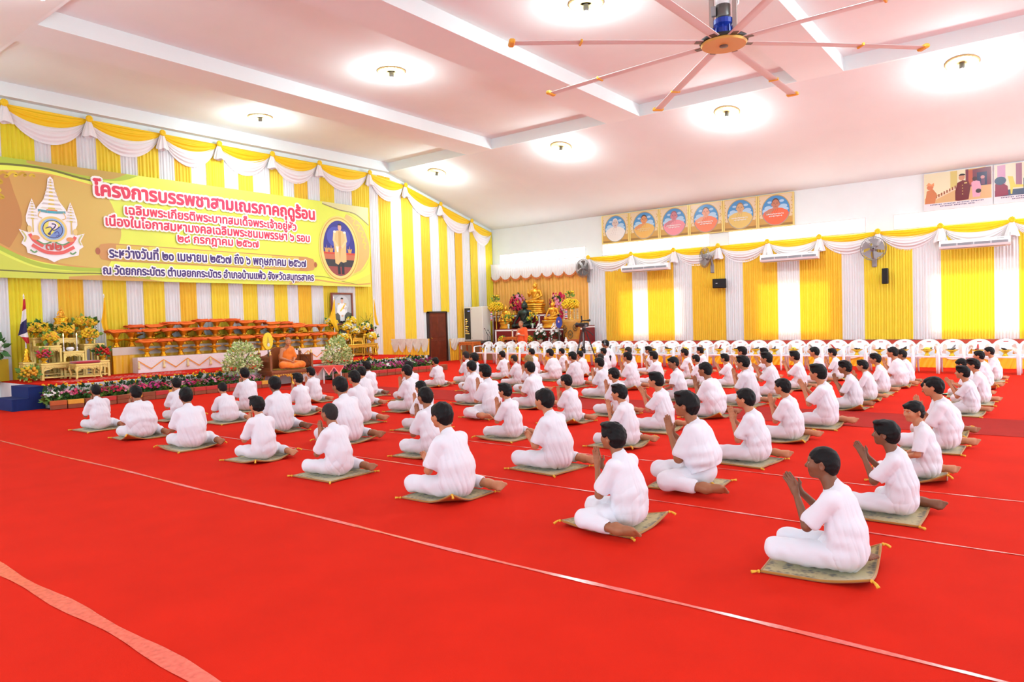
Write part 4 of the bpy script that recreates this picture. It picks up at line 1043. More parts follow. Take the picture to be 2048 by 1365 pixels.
def aircon(x0, x1, label, z=3.26):
    t = thing('air_conditioner', label, 'air conditioner', (0, 0, 0), 0, 'air conditioners on the window wall')
    y0 = YB - .36; pr = [(0, 0), (-.20, .02), (-.24, .08), (-.24, .16), (-.19, .25), (0, .26)]
    b = MB(); b.prism(pr, lambda p: (x0, y0 + p[0], z + p[1]), lambda p: (x1, y0 + p[0], z + p[1])); sharp(b.build('body', WHP, t), 30)
    b = MB()
    n = 4; L = (x1 - x0 - .16) / n
    for k in range(n):
        a = x0 + .05 + k * (L + .02); b.add([(a, y0 - .2405, z + .085), (a + L, y0 - .2405, z + .085), (a + L, y0 - .2415, z + .155), (a, y0 - .2415, z + .155)], [(0, 1, 2, 3)])
        for q in range(int(L / .03)): b.bb(a + q * .03, a + q * .03 + .006, y0 - .252, y0 - .24, z + .085, z + .155)
    b.build('grille', mat('grey_grille', (156, 158, 164), .5), t)
    b = MB(); b.bb(x0 + .06, x1 - .12, y0 - .2, y0 - .02, z - .006, z + .002); b.build('louver', mat('cream_louver', (226, 190, 160), .5), t)
    b = MB(); b.bb(x1 - .30, x1 - .14, y0 - .215, y0 - .20, z + .19, z + .215); b.build('display', mat('dark_display', (40, 42, 46), .2), t)
    b = MB()
    for xx in (x0 + .15, x1 - .02): b.tube([(xx, y0 - .02, z + .26), (xx, YB - .03, 3.95)], .006, 5)
    b.build('hanger_wire', mat('wire_grey', (120, 120, 120), .5), t)
aircon(-13.0, -11.1, 'white wall air conditioner closest to the corner shrine')
aircon(-7.8, -5.98, 'white wall air conditioner over the middle glowing window')
aircon(-2.68, -1.0, 'white wall air conditioner over the glowing window with orange light, below the photographs')
BLK = mat('black_speaker_cabinet', (28, 27, 30), .55); BLKG = mat('black_speaker_grille', (20, 20, 22), .8, bump=.5, bscale=300)
def speaker(x, z, w_, h_, d_, rz, label, logo):
    t = thing('loudspeaker', label, 'loudspeaker', (x, YB - .32, z), rz, 'black wall loudspeakers')
    b = MB(); b.box((0, 0, 0), (w_, d_, h_), 0, .015); sharp(b.build('cabinet', BLK, t))
    b = MB(); b.box((0, -d_ / 2 - .004, 0), (w_ - .03, .012, h_ - .03), 0, .004); g = b.build('grille', BLKG, t)
    if logo: b = MB(); b.box((-w_ * .2, -d_ / 2 - .012, -.0), (.06, .004, .018)); b.build('badge', mat('silver_badge', (200, 200, 205), .3, .8), t)
    b = MB(); b.tube([(0, d_ / 2, 0), (0, d_ / 2 + .1, 0), (0, .24, 0)], .02, 8); b.build('bracket', BLK, t)
speaker(-9.3, 2.66, .46, .32, .22, .35, 'wide black loudspeaker on the yellow drape under the turned grey fan', True)
speaker(-4.12, 2.6, .17, .47, .15, 0, 'narrow upright black loudspeaker under the hall-facing grey fan', False)

# ---------------------------------------------------------------- big ceiling fan
FX, FY, FZ = -4.43, 11.78, 6.17
t = thing('ceiling_fan', 'huge eight-blade ceiling fan with yellow hub and blue motor', 'ceiling fan', (FX, FY, FZ))
ALU = mat('pale_aluminium', (226, 232, 230), .5, 0); YP = mat('yellow_fan_plastic', (236, 180, 60), .5); STEEL = mat('bare_steel', (110, 108, 106), .4, .8); BLUEM = mat('blue_gear_motor', (24, 56, 160), .35)
b = MB(); b.lathe([(.05, -.05), (.36, -.05), (.38, -.02), (.36, .0), (.05, .0)], (0, 0, 0), 40); hub = sharp(b.build('hub', mat('fan_hub_plate', (214, 176, 90), .45), t), 30)
b = MB(); b.lathe([(.02, -.07), (.07, -.065), (.07, -.05)], (0, 0, 0), 16); b.build('hub_cap', STEEL, hub)
b = MB(); b.lathe([(.39, .0), (.40, .02), (.39, .05), (.2, .06)], (0, 0, 0), 40); b.build('hub_rim', BLK, t)
b = MB(); b.lathe([(.13, .06), (.15, .10), (.15, .22), (.12, .26), (.16, .30), (.16, .38), (.11, .40)], (0, 0, 0), 18)
for k in range(10):
    a = 2 * PI * k / 10; b.box((.16 * math.cos(a), .16 * math.sin(a), .18), (.04, .02, .14), a)
b.build('gear_motor', BLUEM, t)
b = MB(); b.lathe([(.11, .40), (.12, .44), (.12, .62), (.10, .64)], (0, 0, 0), 18); b.build('motor_body', STEEL, t, smooth=True)
b = MB(); b.lathe([(.125, .62), (.125, .80), (.08, .84)], (0, 0, 0), 18); b.build('motor_cowl', WHP, t, smooth=True)
b = MB(); b.box((-.13, -.10, .52), (.08, .08, .16), .4, .01); b.build('terminal_box', GREY, t)
b = MB()
for sx, sy_ in ((-.2, 0), (.2, 0)): b.bb(sx - .035, sx + .035, -.03, .03, .02, .95)
b.build('hanger_bar', mat('galvanised_bar', (190, 178, 170), .4, .5), t)
b = MB(); b.bb(-.32, .32, -.22, .22, .94, .97); b.bb(-.28, .28, -.18, .18, .97, 1.03); b.build('ceiling_plate', STEEL, t)
b = MB(); b.tube([(.16, 0, .5), (.24, .04, .6), (.26, .02, .8), (.2, 0, .95)], .018, 6); b.build('cable', WHP, t)
tips = [(-7.17, 9.4)]
a0 = math.atan2(9.4 - FY, -7.17 - FX) + .045
for k in range(8):
    a = a0 + k * PI / 4; ca, sa = math.cos(a), math.sin(a)
    def P(r, w_, z): return (r * ca - w_ * sa, r * sa + w_ * ca, z)
    b = MB(); R0, R1 = .34, 3.56; pr = [(-.085, -.010), (-.05, .012), (.02, .026), (.085, .020), (.085, .012), (.0, -.002), (-.06, -.016)]
    n = len(pr); tw = .12
    vs = [P(r, p[0], .0 + p[1] + p[0] * tw * (-1) - (.05 * (r / 3.6) ** 2)) for r in (R0, 1.2, 2.4, R1) for p in pr]
    b.add(vs, [(i * n + j, i * n + (j + 1) % n, (i + 1) * n + (j + 1) % n, (i + 1) * n + j) for i in range(3) for j in range(n)] + [tuple(range(n)), tuple(3 * n + j for j in range(n))[::-1]])
    bl = sharp(b.build('blade', ALU, t), 30)
    b = MB(); c = P(3.6, .0, -.04); b.box(c, (.10, .24, .07), a, .02); b.build('blade_tip', YP, bl)
    b = MB(); c = P(2.45, 0, -.022); b.box(c, (.035, .19, .05), a, .006); b.build('blade_clip', YP, bl)
    b = MB(); b.bb(.2, .5, -.05, .05, -.01, .012); b.v = [P(p[0], p[1], p[2]) for p in b.v]; b.build('blade_root', STEEL, bl)
# ---------------------------------------------------------------- ceiling lamps: plaster rose, socket, bulb
BULB = mat('lit_bulb', (255, 252, 250), .3, emit=14.0); ROSE = mat('gilt_ceiling_rose', (206, 178, 120), .5, var=.1, scale=20); SOCK = mat('grey_socket', (96, 96, 96), .5)
rown = ('in the near slope', 'in the flat bays', 'in the window-wall slope')
for r, (yy, zz) in enumerate(LAMP_ROWS):
    for i, xx in enumerate(LAMP_X):
        if r == 0 and i != 9: pass
        tilt = 0 if r == 1 else (-math.atan(KS) if r == 2 else math.atan(KS))
        zc = (ZR if r == 1 else ztop(yy)) - .005
        t = thing('ceiling_lamp', 'ceiling lamp with gilt rose %s, %s from the stage wall' % (rown[r], NTH[i + 1]), 'ceiling lamp', (xx, yy, zc), 0, 'round ceiling lamps')
        t.rotation_euler = (tilt, 0, 0)
        b = MB(); b.lathe([(.34, 0), (.34, -.012), (.30, -.03), (.26, -.018), (.22, -.04), (.12, -.03), (.10, 0)], (0, 0, 0), 32)
        for k in range(24):
            a = 2 * PI * k / 24; b.ball((.31 * math.cos(a), .31 * math.sin(a), -.022), (.02, .02, .012), 6, 4)
        b.build('rose', ROSE, t, smooth=True)
        b = MB(); b.lathe([(.05, -.02), (.055, -.10), (.04, -.14)], (0, 0, 0), 12); b.build('socket', SOCK, t)
        b = MB(); b.ball((0, 0, -.21), (.06, .06, .075), 12, 8); b.build('bulb', BULB, t, smooth=True)

# ---------------------------------------------------------------- gilded altar tables, trays, flowers
GOLD = mat('gold_leaf', (226, 178, 66), .35, .75, var=.08, scale=12)
GOLDL = mat('pale_gold_paint', (226, 194, 110), .4, .35, var=.06, scale=9)
GOLDB = mat('bright_gold_metal', (240, 184, 48), .22, .85)
REDIN = mat('dark_red_lacquer', (120, 20, 18), .4)
WAX = mat('white_wax', (244, 240, 232), .4); FLAME = mat('candle_flame', (255, 214, 120), .5, emit=12)
LEAF = [mat('leaf_green', (52, 106, 44), .6, var=.2, scale=9), mat('leaf_light_green', (110, 150, 60), .6, var=.2, scale=9), mat('leaf_dark_green', (36, 78, 40), .6, var=.2, scale=9)]
PET = {n: mat('petals_' + n, c, .6, var=.08, scale=25, transl=.15) for n, c in dict(yellow=(250, 206, 40), amber=(246, 176, 50), orange=(226, 84, 44), pink=(240, 150, 180), magenta=(196, 36, 130), white=(244, 240, 238), crimson=(206, 18, 76), rose=(226, 60, 110), marigold=(248, 190, 20), red=(214, 30, 34), cream=(240, 236, 200)).items()}

def leaf_quads(b, c, r, n, size, rnd, flat=.8, up=.2, zmin=-9):
    """Scatter leaf blades over a rounded crown."""
    for _ in range(n):
        while True:
            d = Vector((rnd.gauss(0, 1), rnd.gauss(0, 1), rnd.gauss(0, 1) * flat)).normalized()
            rr = r * (.45 + .55 * rnd.random() ** .5); p = Vector(c) + Vector((d.x * rr, d.y * rr, d.z * rr * flat))
            if p.z > zmin: break
        t = (d + Vector((rnd.uniform(-1, 1), rnd.uniform(-1, 1), rnd.uniform(-.4, 1) + up)) * .8).normalized()
        s_ = t.cross(Vector((rnd.uniform(-1, 1), rnd.uniform(-1, 1), rnd.uniform(-1, 1)))).normalized()
        L = size * rnd.uniform(.7, 1.3); w_ = L * .32; u = t.cross(s_) * L * .12
        b.add([p, p + t * L * .5 + s_ * w_ + u, p + t * L, p + t * L * .5 - s_ * w_ + u], [(0, 1, 2, 3)])

def blossom(b, p, n, r, rnd, petals=6):
    """One small open flower facing n."""
    n = Vector(n).normalized(); a = n.cross(Vector((.3, .5, .8))).normalized(); c = n.cross(a)
    p = Vector(p); ph = rnd.uniform(0, 6)
    vs = [p + n * r * .25]; k = petals * 2
    for i in range(k):
        an = ph + 2 * PI * i / k; rr = r * (1.0 if i % 2 == 0 else .62)
        vs.append(p + (a * math.cos(an) + c * math.sin(an)) * rr + n * r * (.35 if i % 2 == 0 else .05))
    b.add(vs, [(0, 1 + i, 1 + (i + 1) % k) for i in range(k)])
def pompon(b, p, r, rnd):
    """Full rose or marigold head: nested petals on a ball."""
    o = len(b.v); b.ball(p, (r, r, r * .85), 9, 6)
    for i in range(o, len(b.v)):
        v = Vector(b.v[i]) - Vector(p); b.v[i] = tuple(Vector(p) + v * rnd.uniform(.78, 1.15))

def bouquet(t, c, r, cols, n=34, br=.045, nl=40, flat=.8, seed=0, lsize=.12, kind='pompon', zmin=-9):
    rnd = random.Random(seed)
    b = MB(); leaf_quads(b, c, r * .98, nl, lsize, rnd, flat, zmin=zmin); b.build('leaves', LEAF[seed % 2], t)
    mb = {}
    for i in range(n):
        z = 1 - 1.55 * (i + .5) / n; a = i * 2.39996; q = math.sqrt(max(0, 1 - z * z))
        d = Vector((q * math.cos(a), q * math.sin(a), z)); k = r * rnd.uniform(.88, 1.05)
        p = Vector(c) + Vector((d.x * k, d.y * k, d.z * k * flat)); cl = cols[rnd.randrange(len(cols))]
        if p.z < zmin: continue
        m = mb.setdefault(cl, MB())
        if kind == 'pompon': pompon(m, p, br * rnd.uniform(.8, 1.15), rnd)
        else: blossom(m, p, d, br * rnd.uniform(.8, 1.2), rnd)
    for cl, m in mb.items(): m.build('blossoms', PET[cl], t, smooth=kind == 'pompon')

def bowl(t, z, r=.10, h=.12, m=None, x=0, y=0):
    b = MB(); b.lathe([(r * .62, z), (r * .66, z + .012), (r * .34, z + h * .30), (r * .30, z + h * .4), (r * .75, z + h * .65), (r, z + h * .95), (r * 1.03, z + h), (r * .9, z + h)], (x, y, 0), 20)
    b.build('bowl', m or GOLDB, t, smooth=True)

def vase_of_flowers(label, loc, r, cols, n=32, vr=.10, vh=.12, group=None, seed=0, kind='pompon', br=.045, vm=None, nl=40, flat=.8, lift=.62):
    t = thing('flower_arrangement', label, 'flowers', loc, 0, group)
    bowl(t, 0, vr, vh, vm); bouquet(t, (0, 0, vh + r * lift), r, cols, n, br, nl, flat, seed, kind=kind, zmin=vh * .8)
    return t

def carved_table(label, x0, x1, y0, y1, z0, z1, m=None, group='gilded altar tables', curvy=False, facing='x', name='altar_table', red=True):
    """Low carved table: top slab, scalloped aprons, four legs, stretchers. Front is the +X side."""
    m = m or GOLDL
    t = thing(name, label, 'table', ((x0 + x1) / 2, (y0 + y1) / 2, z0), 0, group)
    W, D, H = y1 - y0, x1 - x0, z1 - z0; hx, hy = D / 2, W / 2
    b = MB(); b.box((0, 0, H - .022), (D, W, .044), 0, .008); b.box((0, 0, H - .055), (D - .03, W - .03, .024)); sharp(b.build('table_top', m, t))
    lw = min(.055, W * .11)
    ah = min(.13, H * .34)
    b = MB()
    def apron(P, Q, n):
        L = math.hypot(Q[0] - P[0], Q[1] - P[1]); k = max(12, int(L / .012)); zt = H - .06
        pr = []
        for i in range(k + 1):
            u = i / k; e = abs(2 * u - 1)
            low = zt - ah * (.45 + .55 * e ** 3 + .10 * math.cos(u * 2 * PI * 3) + .06 * math.cos(u * 2 * PI * 9))
            pr.append((u, low))
        for off, fl in ((0, 1), (-.018, -1)):
            vs = []
            for u, low in pr:
                x = P[0] + (Q[0] - P[0]) * u + n[0] * off; y = P[1] + (Q[1] - P[1]) * u + n[1] * off
                vs += [(x, y, zt), (x, y, low)]
            b.add(vs, [(2 * i, 2 * i + 1, 2 * i + 3, 2 * i + 2)[::fl] for i in range(k)])
        rnd = random.Random(int(L * 999))
        for i in range(max(3, int(L / .055))):
            u = (i + .5) / max(3, int(L / .055)); zc = zt - ah * .26
            c = (P[0] + (Q[0] - P[0]) * u + n[0] * .006, P[1] + (Q[1] - P[1]) * u + n[1] * .006, zc + .012 * math.sin(i * 2.1))
            b.ball(c, (.006 + .017 * abs(n[1]), .006 + .017 * abs(n[0]), .020), 6, 4)
            b.ball((c[0] + .02 * abs(n[1]), c[1] + .02 * abs(n[0]), zc - .022), (.008, .010, .011), 5, 4)
    apron((hx - .012, -hy + .02), (hx - .012, hy - .02), (1, 0)); apron((-hx + .02, -hy + .012), (hx - .02, -hy + .012), (0, -1)); apron((-hx + .02, hy - .012), (hx - .02, hy - .012), (0, 1))
    b.build('carved_apron', m, t)
    for sx in (-1, 1):
        for sy_ in (-1, 1):
            b = MB(); cx_, cy_ = sx * (hx - lw / 2), sy_ * (hy - lw / 2)
            if curvy:
                b.tube([(cx_, cy_, H - .06), (cx_ + sx * .015, cy_ + sy_ * .015, H * .66), (cx_ - sx * .008, cy_ - sy_ * .008, H * .3), (cx_ + sx * .01, cy_ + sy_ * .01, .04), (cx_ + sx * .014, cy_ + sy_ * .014, 0)], [lw * .55, lw * .7, lw * .36, lw * .42, lw * .55], 8)
            else:
                b.box((cx_, cy_, (H - .06) / 2), (lw, lw, H - .06), 0, .006); b.box((cx_, cy_, .02), (lw * 1.15, lw * 1.15, .04), 0, .008)
            b.build('leg', m, t, smooth=curvy)
    b = MB(); zz = H * .16
    for sx in (-1, 1): b.box((sx * (hx - lw / 2), 0, zz), (lw * .5, W - lw * 1.6, .022))
    for sy_ in (-1, 1): b.box((0, sy_ * (hy - lw / 2), zz), (D - lw * 1.6, lw * .5, .022))
    b.build('stretcher', m, t)
    return t

# ---- altar with the small gold statue, at the end of the stage by the blue steps
carved_table('long low gold altar table in front, by the red-cushioned stool', -18.95, -18.5, 6.15, 7.64, STG, .90)
carved_table('gold altar table carrying the coral flower bowl, on the blue-steps side', -19.22, -18.8, 6.22, 6.70, STG, 1.30)
carved_table('gold altar table with the two white candles on it', -19.12, -18.75, 6.71, 7.17, STG, 1.15)
carved_table('gold altar table on the yellow-skirted side, one below the corner vase', -19.22, -18.8, 7.19, 7.66, STG, 1.31)
carved_table('tall narrow gold altar table at the flag end', -19.5, -19.23, 6.25, 6.70, STG, 1.50)
carved_table('gold altar table right behind the candles holding a yellow flower bowl', -19.30, -19.13, 6.71, 7.17, STG, 1.47)
carved_table('tallest gold altar table under the small gold statue', -19.62, -19.31, 6.73, 7.19, STG, 1.81)
carved_table('tall gold altar table at the yellow-skirted end', -19.5, -19.23, 7.20, 7.62, STG, 1.64)
st = carved_table('small gold stool table with a red cushion on the stage carpet', -18.4, -17.98, 6.68, 7.24, STG, .86, group=None, curvy=True, name='kneeling_stool')
b = MB(); b.box((0, 0, .39), (.40, .54, .06), 0, .025); sharp(b.build('cushion', mat('red_velvet', (176, 16, 40), .9, sheen=.4), st))
# small gold statue on its throne
def tier_base(b, x, y, z, w_, d_, hs):
    for i, (h_, k) in enumerate(hs): b.box((x, y, z + h_ / 2), (d_ * k, w_ * k, h_), 0, .006); z += h_
    return z
b = MB()
def buddha(key, m, pose='earth', h=.012, S=1.0, crown='flame'):
    """Seated statue about one unit tall facing -Y."""
    F = Field((-.52, -.42, -.01), (.52, .30, 1.1), h)
    for s_ in (-1, 1):
        F.cone((s_ * .10, .06, .11), .105, (s_ * .36, -.10, .085), .075, .03); F.cone((s_ * .36, -.10, .085), .072, (-s_ * .10, -.25, .085), .055, .02)
        F.cone((-s_ * .08, -.25, .10), .045, (-s_ * .22, -.22, .11), .035, .02)
        F.ell((s_ * .098, .005, .735), (.014, .03, .065), .01)
    F.ell((0, .06, .12), (.20, .15, .13), .03); F.cone((0, .06, .16), .13, (0, .05, .33), .115, .04, (.8, 1.1, 1)); F.cone((0, .05, .33), .11, (0, .04, .5), .135, .05, (.68, 1.15, 1))
    F.cone((-.17, .04, .545), .062, (.17, .04, .545), .062, .05); F.cone((0, .03, .56), .062, (0, .01, .66), .055, .03)
    F.cone((.19, .04, .54), .06, (.27, .03, .33), .045, .03); F.cone((.27, .03, .33), .045, (.04, -.20, .20), .032, .02); F.cone((.06, -.20, .19), .04, (-.10, -.21, .18), .025, .02, (1, 1, 1.4))
    if pose == 'earth':
        F.cone((-.19, .04, .54), .06, (-.29, .0, .34), .045, .03); F.cone((-.29, 0, .34), .042, (-.31, -.17, .19), .03, .02); F.cone((-.31, -.17, .19), .03, (-.32, -.20, .07), .018, .02)
    else:
        F.cone((-.19, .04, .54), .06, (-.27, .0, .34), .045, .03); F.cone((-.27, 0, .34), .042, (-.24, -.20, .44), .032, .02); F.cone((-.24, -.20, .44), .036, (-.24, -.22, .58), .022, .02, (1, 1.3, 1))
    # sash over one shoulder
    F.cone((.12, -.07, .56), .022, (.02, -.13, .30), .022, .02)
    F.ell((0, 0, .755), (.088, .10, .105), .02); F.ell((0, -.03, .70), (.062, .06, .055), .03); F.cone((0, -.095, .76), .010, (0, -.115, .725), .016, .012)
    for s_ in (-1, 1): F.cone((s_ * .015, -.093, .775), .008, (s_ * .06, -.075, .775), .007, .012); F.ell((s_ * .035, -.092, .758), (.018, .012, .008), .006, cut=True)
    F.ell((0, -.088, .685), (.026, .012, .010), .008)
    F.ell((0, .015, .80), (.098, .098, .075), .02); F.ell((0, .02, .875), (.05, .05, .045), .015)
    if crown == 'flame': F.cone((0, .02, .90), .026, (0, .02, 1.04), .005, .015)
    else: F.ell((0, .02, .915), (.022, .022, .03), .012)
    F.plane((0, 0, .02), (0, 0, -1), .004)
    me = F.mesh('statue_' + key, m); return me
BGOLD = mat('statue_gold', (238, 176, 60), .3, .8, var=.04, scale=10); BBLACK = mat('black_bronze', (46, 58, 54), .35, .6, var=.1, scale=8)
B_EARTH = buddha('earth', BGOLD); B_RAISE = buddha('raised', BGOLD, 'raise', crown='knob', h=.011); B_DARK = buddha('dark', BBLACK, 'earth', crown='knob', h=.011)
def statue(label, me, loc, size, rz, base=None, basem=None):
    t = thing('seated_statue', label, 'statue', loc, rz, 'seated altar statues')
    z = 0
    if base:
        b = MB(); w_, d_, H = base
        for k, (f, g_) in enumerate(((1.0, .22), (.92, .16), (.84, .24), (.92, .16), (.98, .22))):
            n = 28; r0 = f
            hh = H * g_
            vs = []
            for zz, q in ((z, f * .97), (z + hh * .3, f), (z + hh * .7, f), (z + hh, f * .97)):
                vs += [(w_ / 2 * q * math.copysign(abs(math.cos(2 * PI * i / n)) ** .75, math.cos(2 * PI * i / n)), d_ / 2 * q * math.copysign(abs(math.sin(2 * PI * i / n)) ** .75, math.sin(2 * PI * i / n)), zz) for i in range(n)]
            b.add(vs, [(r * n + i, r * n + (i + 1) % n, (r + 1) * n + (i + 1) % n, (r + 1) * n + i) for r in range(3) for i in range(n)] + [tuple(range(n))[::-1], tuple(3 * n + i for i in range(n))])
            z += hh
        b.build('pedestal', basem or BGOLD, t, smooth=True)
    o = link('figure', me, t, (0, 0, z)); o.scale = (size,) * 3
    return t
t = statue('small gold seated statue on a tiered base atop the tallest altar table', B_EARTH, (-19.46, 6.95, 1.812), .27, PI / 2, (.34, .22, .16), GOLDB)
b = MB(); z = 0
for w_, h_ in ((.40, .03), (.36, .03)): b.box((0, 0, -.0 + z + h_ / 2), (w_, .26, h_), 0, .005); z += h_
grp = 'flower bowls on the altar tables'
YA = ['yellow', 'amber']
for i, (lb, x, y, z, r) in enumerate((('yellow flower bowl at the back of the altar beside the small statue, flag side', -19.44, 6.50, 1.50, .17), ('yellow flower bowl on a tall post behind the altar, tray-table side', -19.36, 7.38, 1.64, .16),
        ('yellow and green flower bowl at the flag end of the altar', -19.33, 6.34, 1.50, .16), ('yellow flower bowl on the gold table beside the nearer candle', -19.0, 6.53, 1.30, .15), ('yellow flower bowl in the middle of the altar just above the candles', -19.21, 6.95, 1.47, .16),
        ('wide yellow flower bowl on the altar table beside the farther candle', -19.0, 7.40, 1.31, .18), ('yellow flower bowl at the altar corner nearest the yellow flag', -19.3, 7.55, 1.64, .12))):
    vase_of_flowers(lb, (x, y, z + .001), r, YA + ['yellow'], 64, .075, .11, grp, i, nl=34, br=.042)
vase_of_flowers('coral red flower bowl on the long low altar table, flag side', (-18.66, 6.27, .901), .14, ['orange', 'rose'], 34, .09, .11, 'coral flower bowls', 11, br=.036)
vase_of_flowers('coral red flower bowl on the long low altar table, tray-table side', (-18.66, 7.54, .901), .15, ['orange', 'red'], 34, .09, .11, 'coral flower bowls', 12, br=.036)
vase_of_flowers('low gold bowl of yellow flowers on the stage floor before the flag stand', (-18.35, 5.86, STG + .001), .17, YA, 34, .07, .10, None, 13, br=.04, nl=70)
for i, yy in enumerate((6.76, 7.05)):
    t = thing('candle', 'lit white candle in a white holder on the altar, %s one' % ('nearer' if i == 0 else 'farther'), 'candle', (-18.86, yy, 1.151), 0, 'altar candles')
    b = MB(); b.lathe([(.035, 0), (.03, .01), (.012, .02), (.018, .04), (.010, .06), (.02, .08), (.014, .095)], (0, 0, 0), 12); b.build('holder', WHP, t, smooth=True)
    b = MB(); b.lathe([(.012, .09), (.011, .36)], (0, 0, 0), 10); b.build('stick', WAX, t, smooth=True)
    b = MB(); b.lathe([(.002, .36), (.013, .385), (.009, .41), (.001, .44)], (0, 0, 0), 8); b.build('flame', FLAME, t, smooth=True)
t = thing('incense_pot', 'white round incense pot between the two candles', 'incense pot', (-18.87, 6.9, 1.151))
b = MB(); b.lathe([(.05, 0), (.055, .01), (.085, .04), (.09, .065), (.07, .085), (.075, .095), (.06, .095)], (0, 0, 0), 18); b.build('pot', WHP, t, smooth=True)
# flags
def flag(label, loc, z0, z1, cloth, spans, sgn, base=True, group='flags on the stage', cat='flag'):
    """Pole with a limp flag hanging towards sgn*Y."""
    t = thing('flag_on_stand', label, cat, loc, 0, group)
    b = MB(); b.tube([(0, 0, 0), (0, 0, z1)], .014, 8); b.build('pole', WHP, t, smooth=True)
    b = MB(); b.lathe([(.005, z1), (.02, z1 + .02), (.012, z1 + .05), (.002, z1 + .09)], (0, 0, 0), 10); b.build('finial', WHP, t, smooth=True)
    if base:
        b = MB(); b.lathe([(.10, 0), (.10, .03), (.07, .06), (.08, .10), (.05, .14), (.06, .18), (.035, .22), (.045, .26), (.02, .32)], (0, 0, 0), 20); b.build('stand', GOLDB, t, smooth=True)
    # limp cloth: rows from top to bottom give the two side edges either side of the pole
    def P(u, v):
        k = u * (len(cloth) - 1); i = min(int(k), len(cloth) - 2); k -= i
        z, yl, yr, tl = [cloth[i][q] + (cloth[i + 1][q] - cloth[i][q]) * k for q in range(4)]
        return (.016 + .035 * math.sin(v * 9 + u * 4) * min(1, u * 4) * .6 + .02, yl + (yr - yl) * v, z - tl * (1 - v))
    for nm, m, v0, v1 in spans:
        b = MB(); b.grid(lambda u, v: P(v0 + (v1 - v0) * u, v), max(3, int((v1 - v0) * 20)), 16); b.build(nm, m, t, smooth=True)
    return t
FR, FW, FB = mat('flag_red', (196, 36, 44), .7, transl=.15), mat('flag_white', (238, 234, 236), .7, transl=.15), mat('flag_navy', (40, 38, 92), .7, transl=.1)
FY = mat('flag_yellow', (252, 202, 30), .7, transl=.2); FO = mat('flag_orange_mark', (240, 150, 30), .7)
tb = carved_table('square gold pedestal box under the striped flag', -19.0, -18.72, 5.86, 6.10, STG, .94, group=None, name='pedestal_box')
flag('red, white and navy striped national flag on a gold stand', (-18.86, 5.98, .941), 0, 1.5, ((1.46, -.02, .02, 0), (1.2, -.06, .03, .08), (.92, -.13, .035, .16), (.74, -.165, .03, .12), (.6, -.12, .05, -.02), (.43, .01, .06, 0)), (('stripe', FR, 0, 1 / 6), ('stripe', FW, 1 / 6, 2 / 6), ('stripe', FB, 2 / 6, 4 / 6), ('stripe', FW, 4 / 6, 5 / 6), ('stripe', FR, 5 / 6, 1)), -1)
flag('plain yellow flag hanging between the altar and the tray tables', (-19.25, 7.87, STG + .001), 0, 1.98, ((1.96, -.015, .015, 0), (1.7, -.05, .03, .05), (1.40, -.11, .04, .05), (1.2, -.08, .06, .0), (1.0, .02, .09, 0)), (('cloth', FY, 0, 1),), 1, base=True)
flag('yellow flag with a faint orange mark beside the framed standing portrait, tray-table side', (-19.15, 15.02, STG + .001), 0, 1.98, ((1.96, -.015, .015, 0), (1.7, -.10, .03, .05), (1.35, -.24, .05, .0), (1.12, -.16, .09, -.06), (.90, .06, .13, 0)), (('cloth', FY, 0, 1),), -1)
flag('yellow flag at the far end of the portrait altar', (-18.98, 16.6, STG + .001), 0, 1.98, ((1.96, -.015, .015, 0), (1.7, -.02, .05, .02), (1.35, -.03, .12, .0), (1.12, .02, .17, -.03), (1.04, .1, .19, 0)), (('cloth', FY, 0, 1),), -1)
# yellow paper screen at the stage end
t = tag(MB().bb(-19.5, -19.45, 4.9, 5.8, .505, 1.02).build('covered_screen', mat('dull_yellow_cloth', (206, 172, 24), .7, var=.05, scale=3)), 'low yellow cloth-covered board at the wall behind the gold pedestal box', 'board')

# ---- tray tables
t = thing('tray_table', 'long back tray table with bright yellow satin sides and a sheer white runner', 'table', (0, 0, 0))
MB().bb(-19.66, -18.98, 7.9, 14.62, STG, 1.17).build('table_box', mat('yellow_table_satin', (240, 176, 20), .45, var=.1, scale=5), t)
sat = mat('gathered_yellow_satin', (244, 184, 24), .35, sheen=.3)
drape('satin_skirt', (-18.98, 7.9), (-18.98, 14.62), STG + .004, 1.10, 1.10, (1, 0), sat, seed=3, parent=t, wl=.17, amp=.02, off=.025)
drape('satin_skirt', (-19.66, 7.9), (-18.98, 7.9), STG + .004, 1.10, 1.10, (0, -1), sat, seed=4, parent=t, wl=.17, amp=.02, off=.025)
o = drape('runner_edge', (-18.98, 7.88), (-18.98, 14.64), .98, 1.178, 1.178, (1, 0), mat('sheer_white', (240, 230, 222), .6, transl=.3), seed=8, parent=t, wl=.2, amp=.008, off=.055)
drape('runner_edge', (-19.66, 7.88), (-18.96, 7.88), .98, 1.178, 1.178, (0, -1), MATS['sheer_white'], seed=9, parent=t, wl=.2, amp=.008, off=.055)
t = thing('tray_table', 'long front tray table under a white patterned cloth with orange zigzag trim', 'table', (0, 0, 0))
pat = mat('white_patterned_cloth', (236, 226, 228), .75, var=.08, scale=70)
MB().bb(-18.9, -18.58, 8.35, 14.75, STG + .0, .90).build('table_box', pat, t)
drape('cloth_front', (-18.57, 8.33), (-18.57, 14.77), STG + .01, .905, .905, (1, 0), pat, seed=12, parent=t, wl=.5, amp=.006, off=.012)
b = MB()
nz = 10; L = 6.44 / nz
trim_m = mat('orange_trim_braid', (232, 150, 60), .6)
for k in range(nz):
    y0 = 8.33 + k * L
    for (ya, za), (yb, zb) in (((y0, .80), (y0 + L / 2, .585)), ((y0 + L / 2, .585), (y0 + L, .80))):
        b.add([(-18.535, ya, za), (-18.535, yb, zb), (-18.535, yb, zb + .035), (-18.535, ya, za + .035)], [(0, 1, 2, 3)])
b.build('zigzag_trim', trim_m, t)
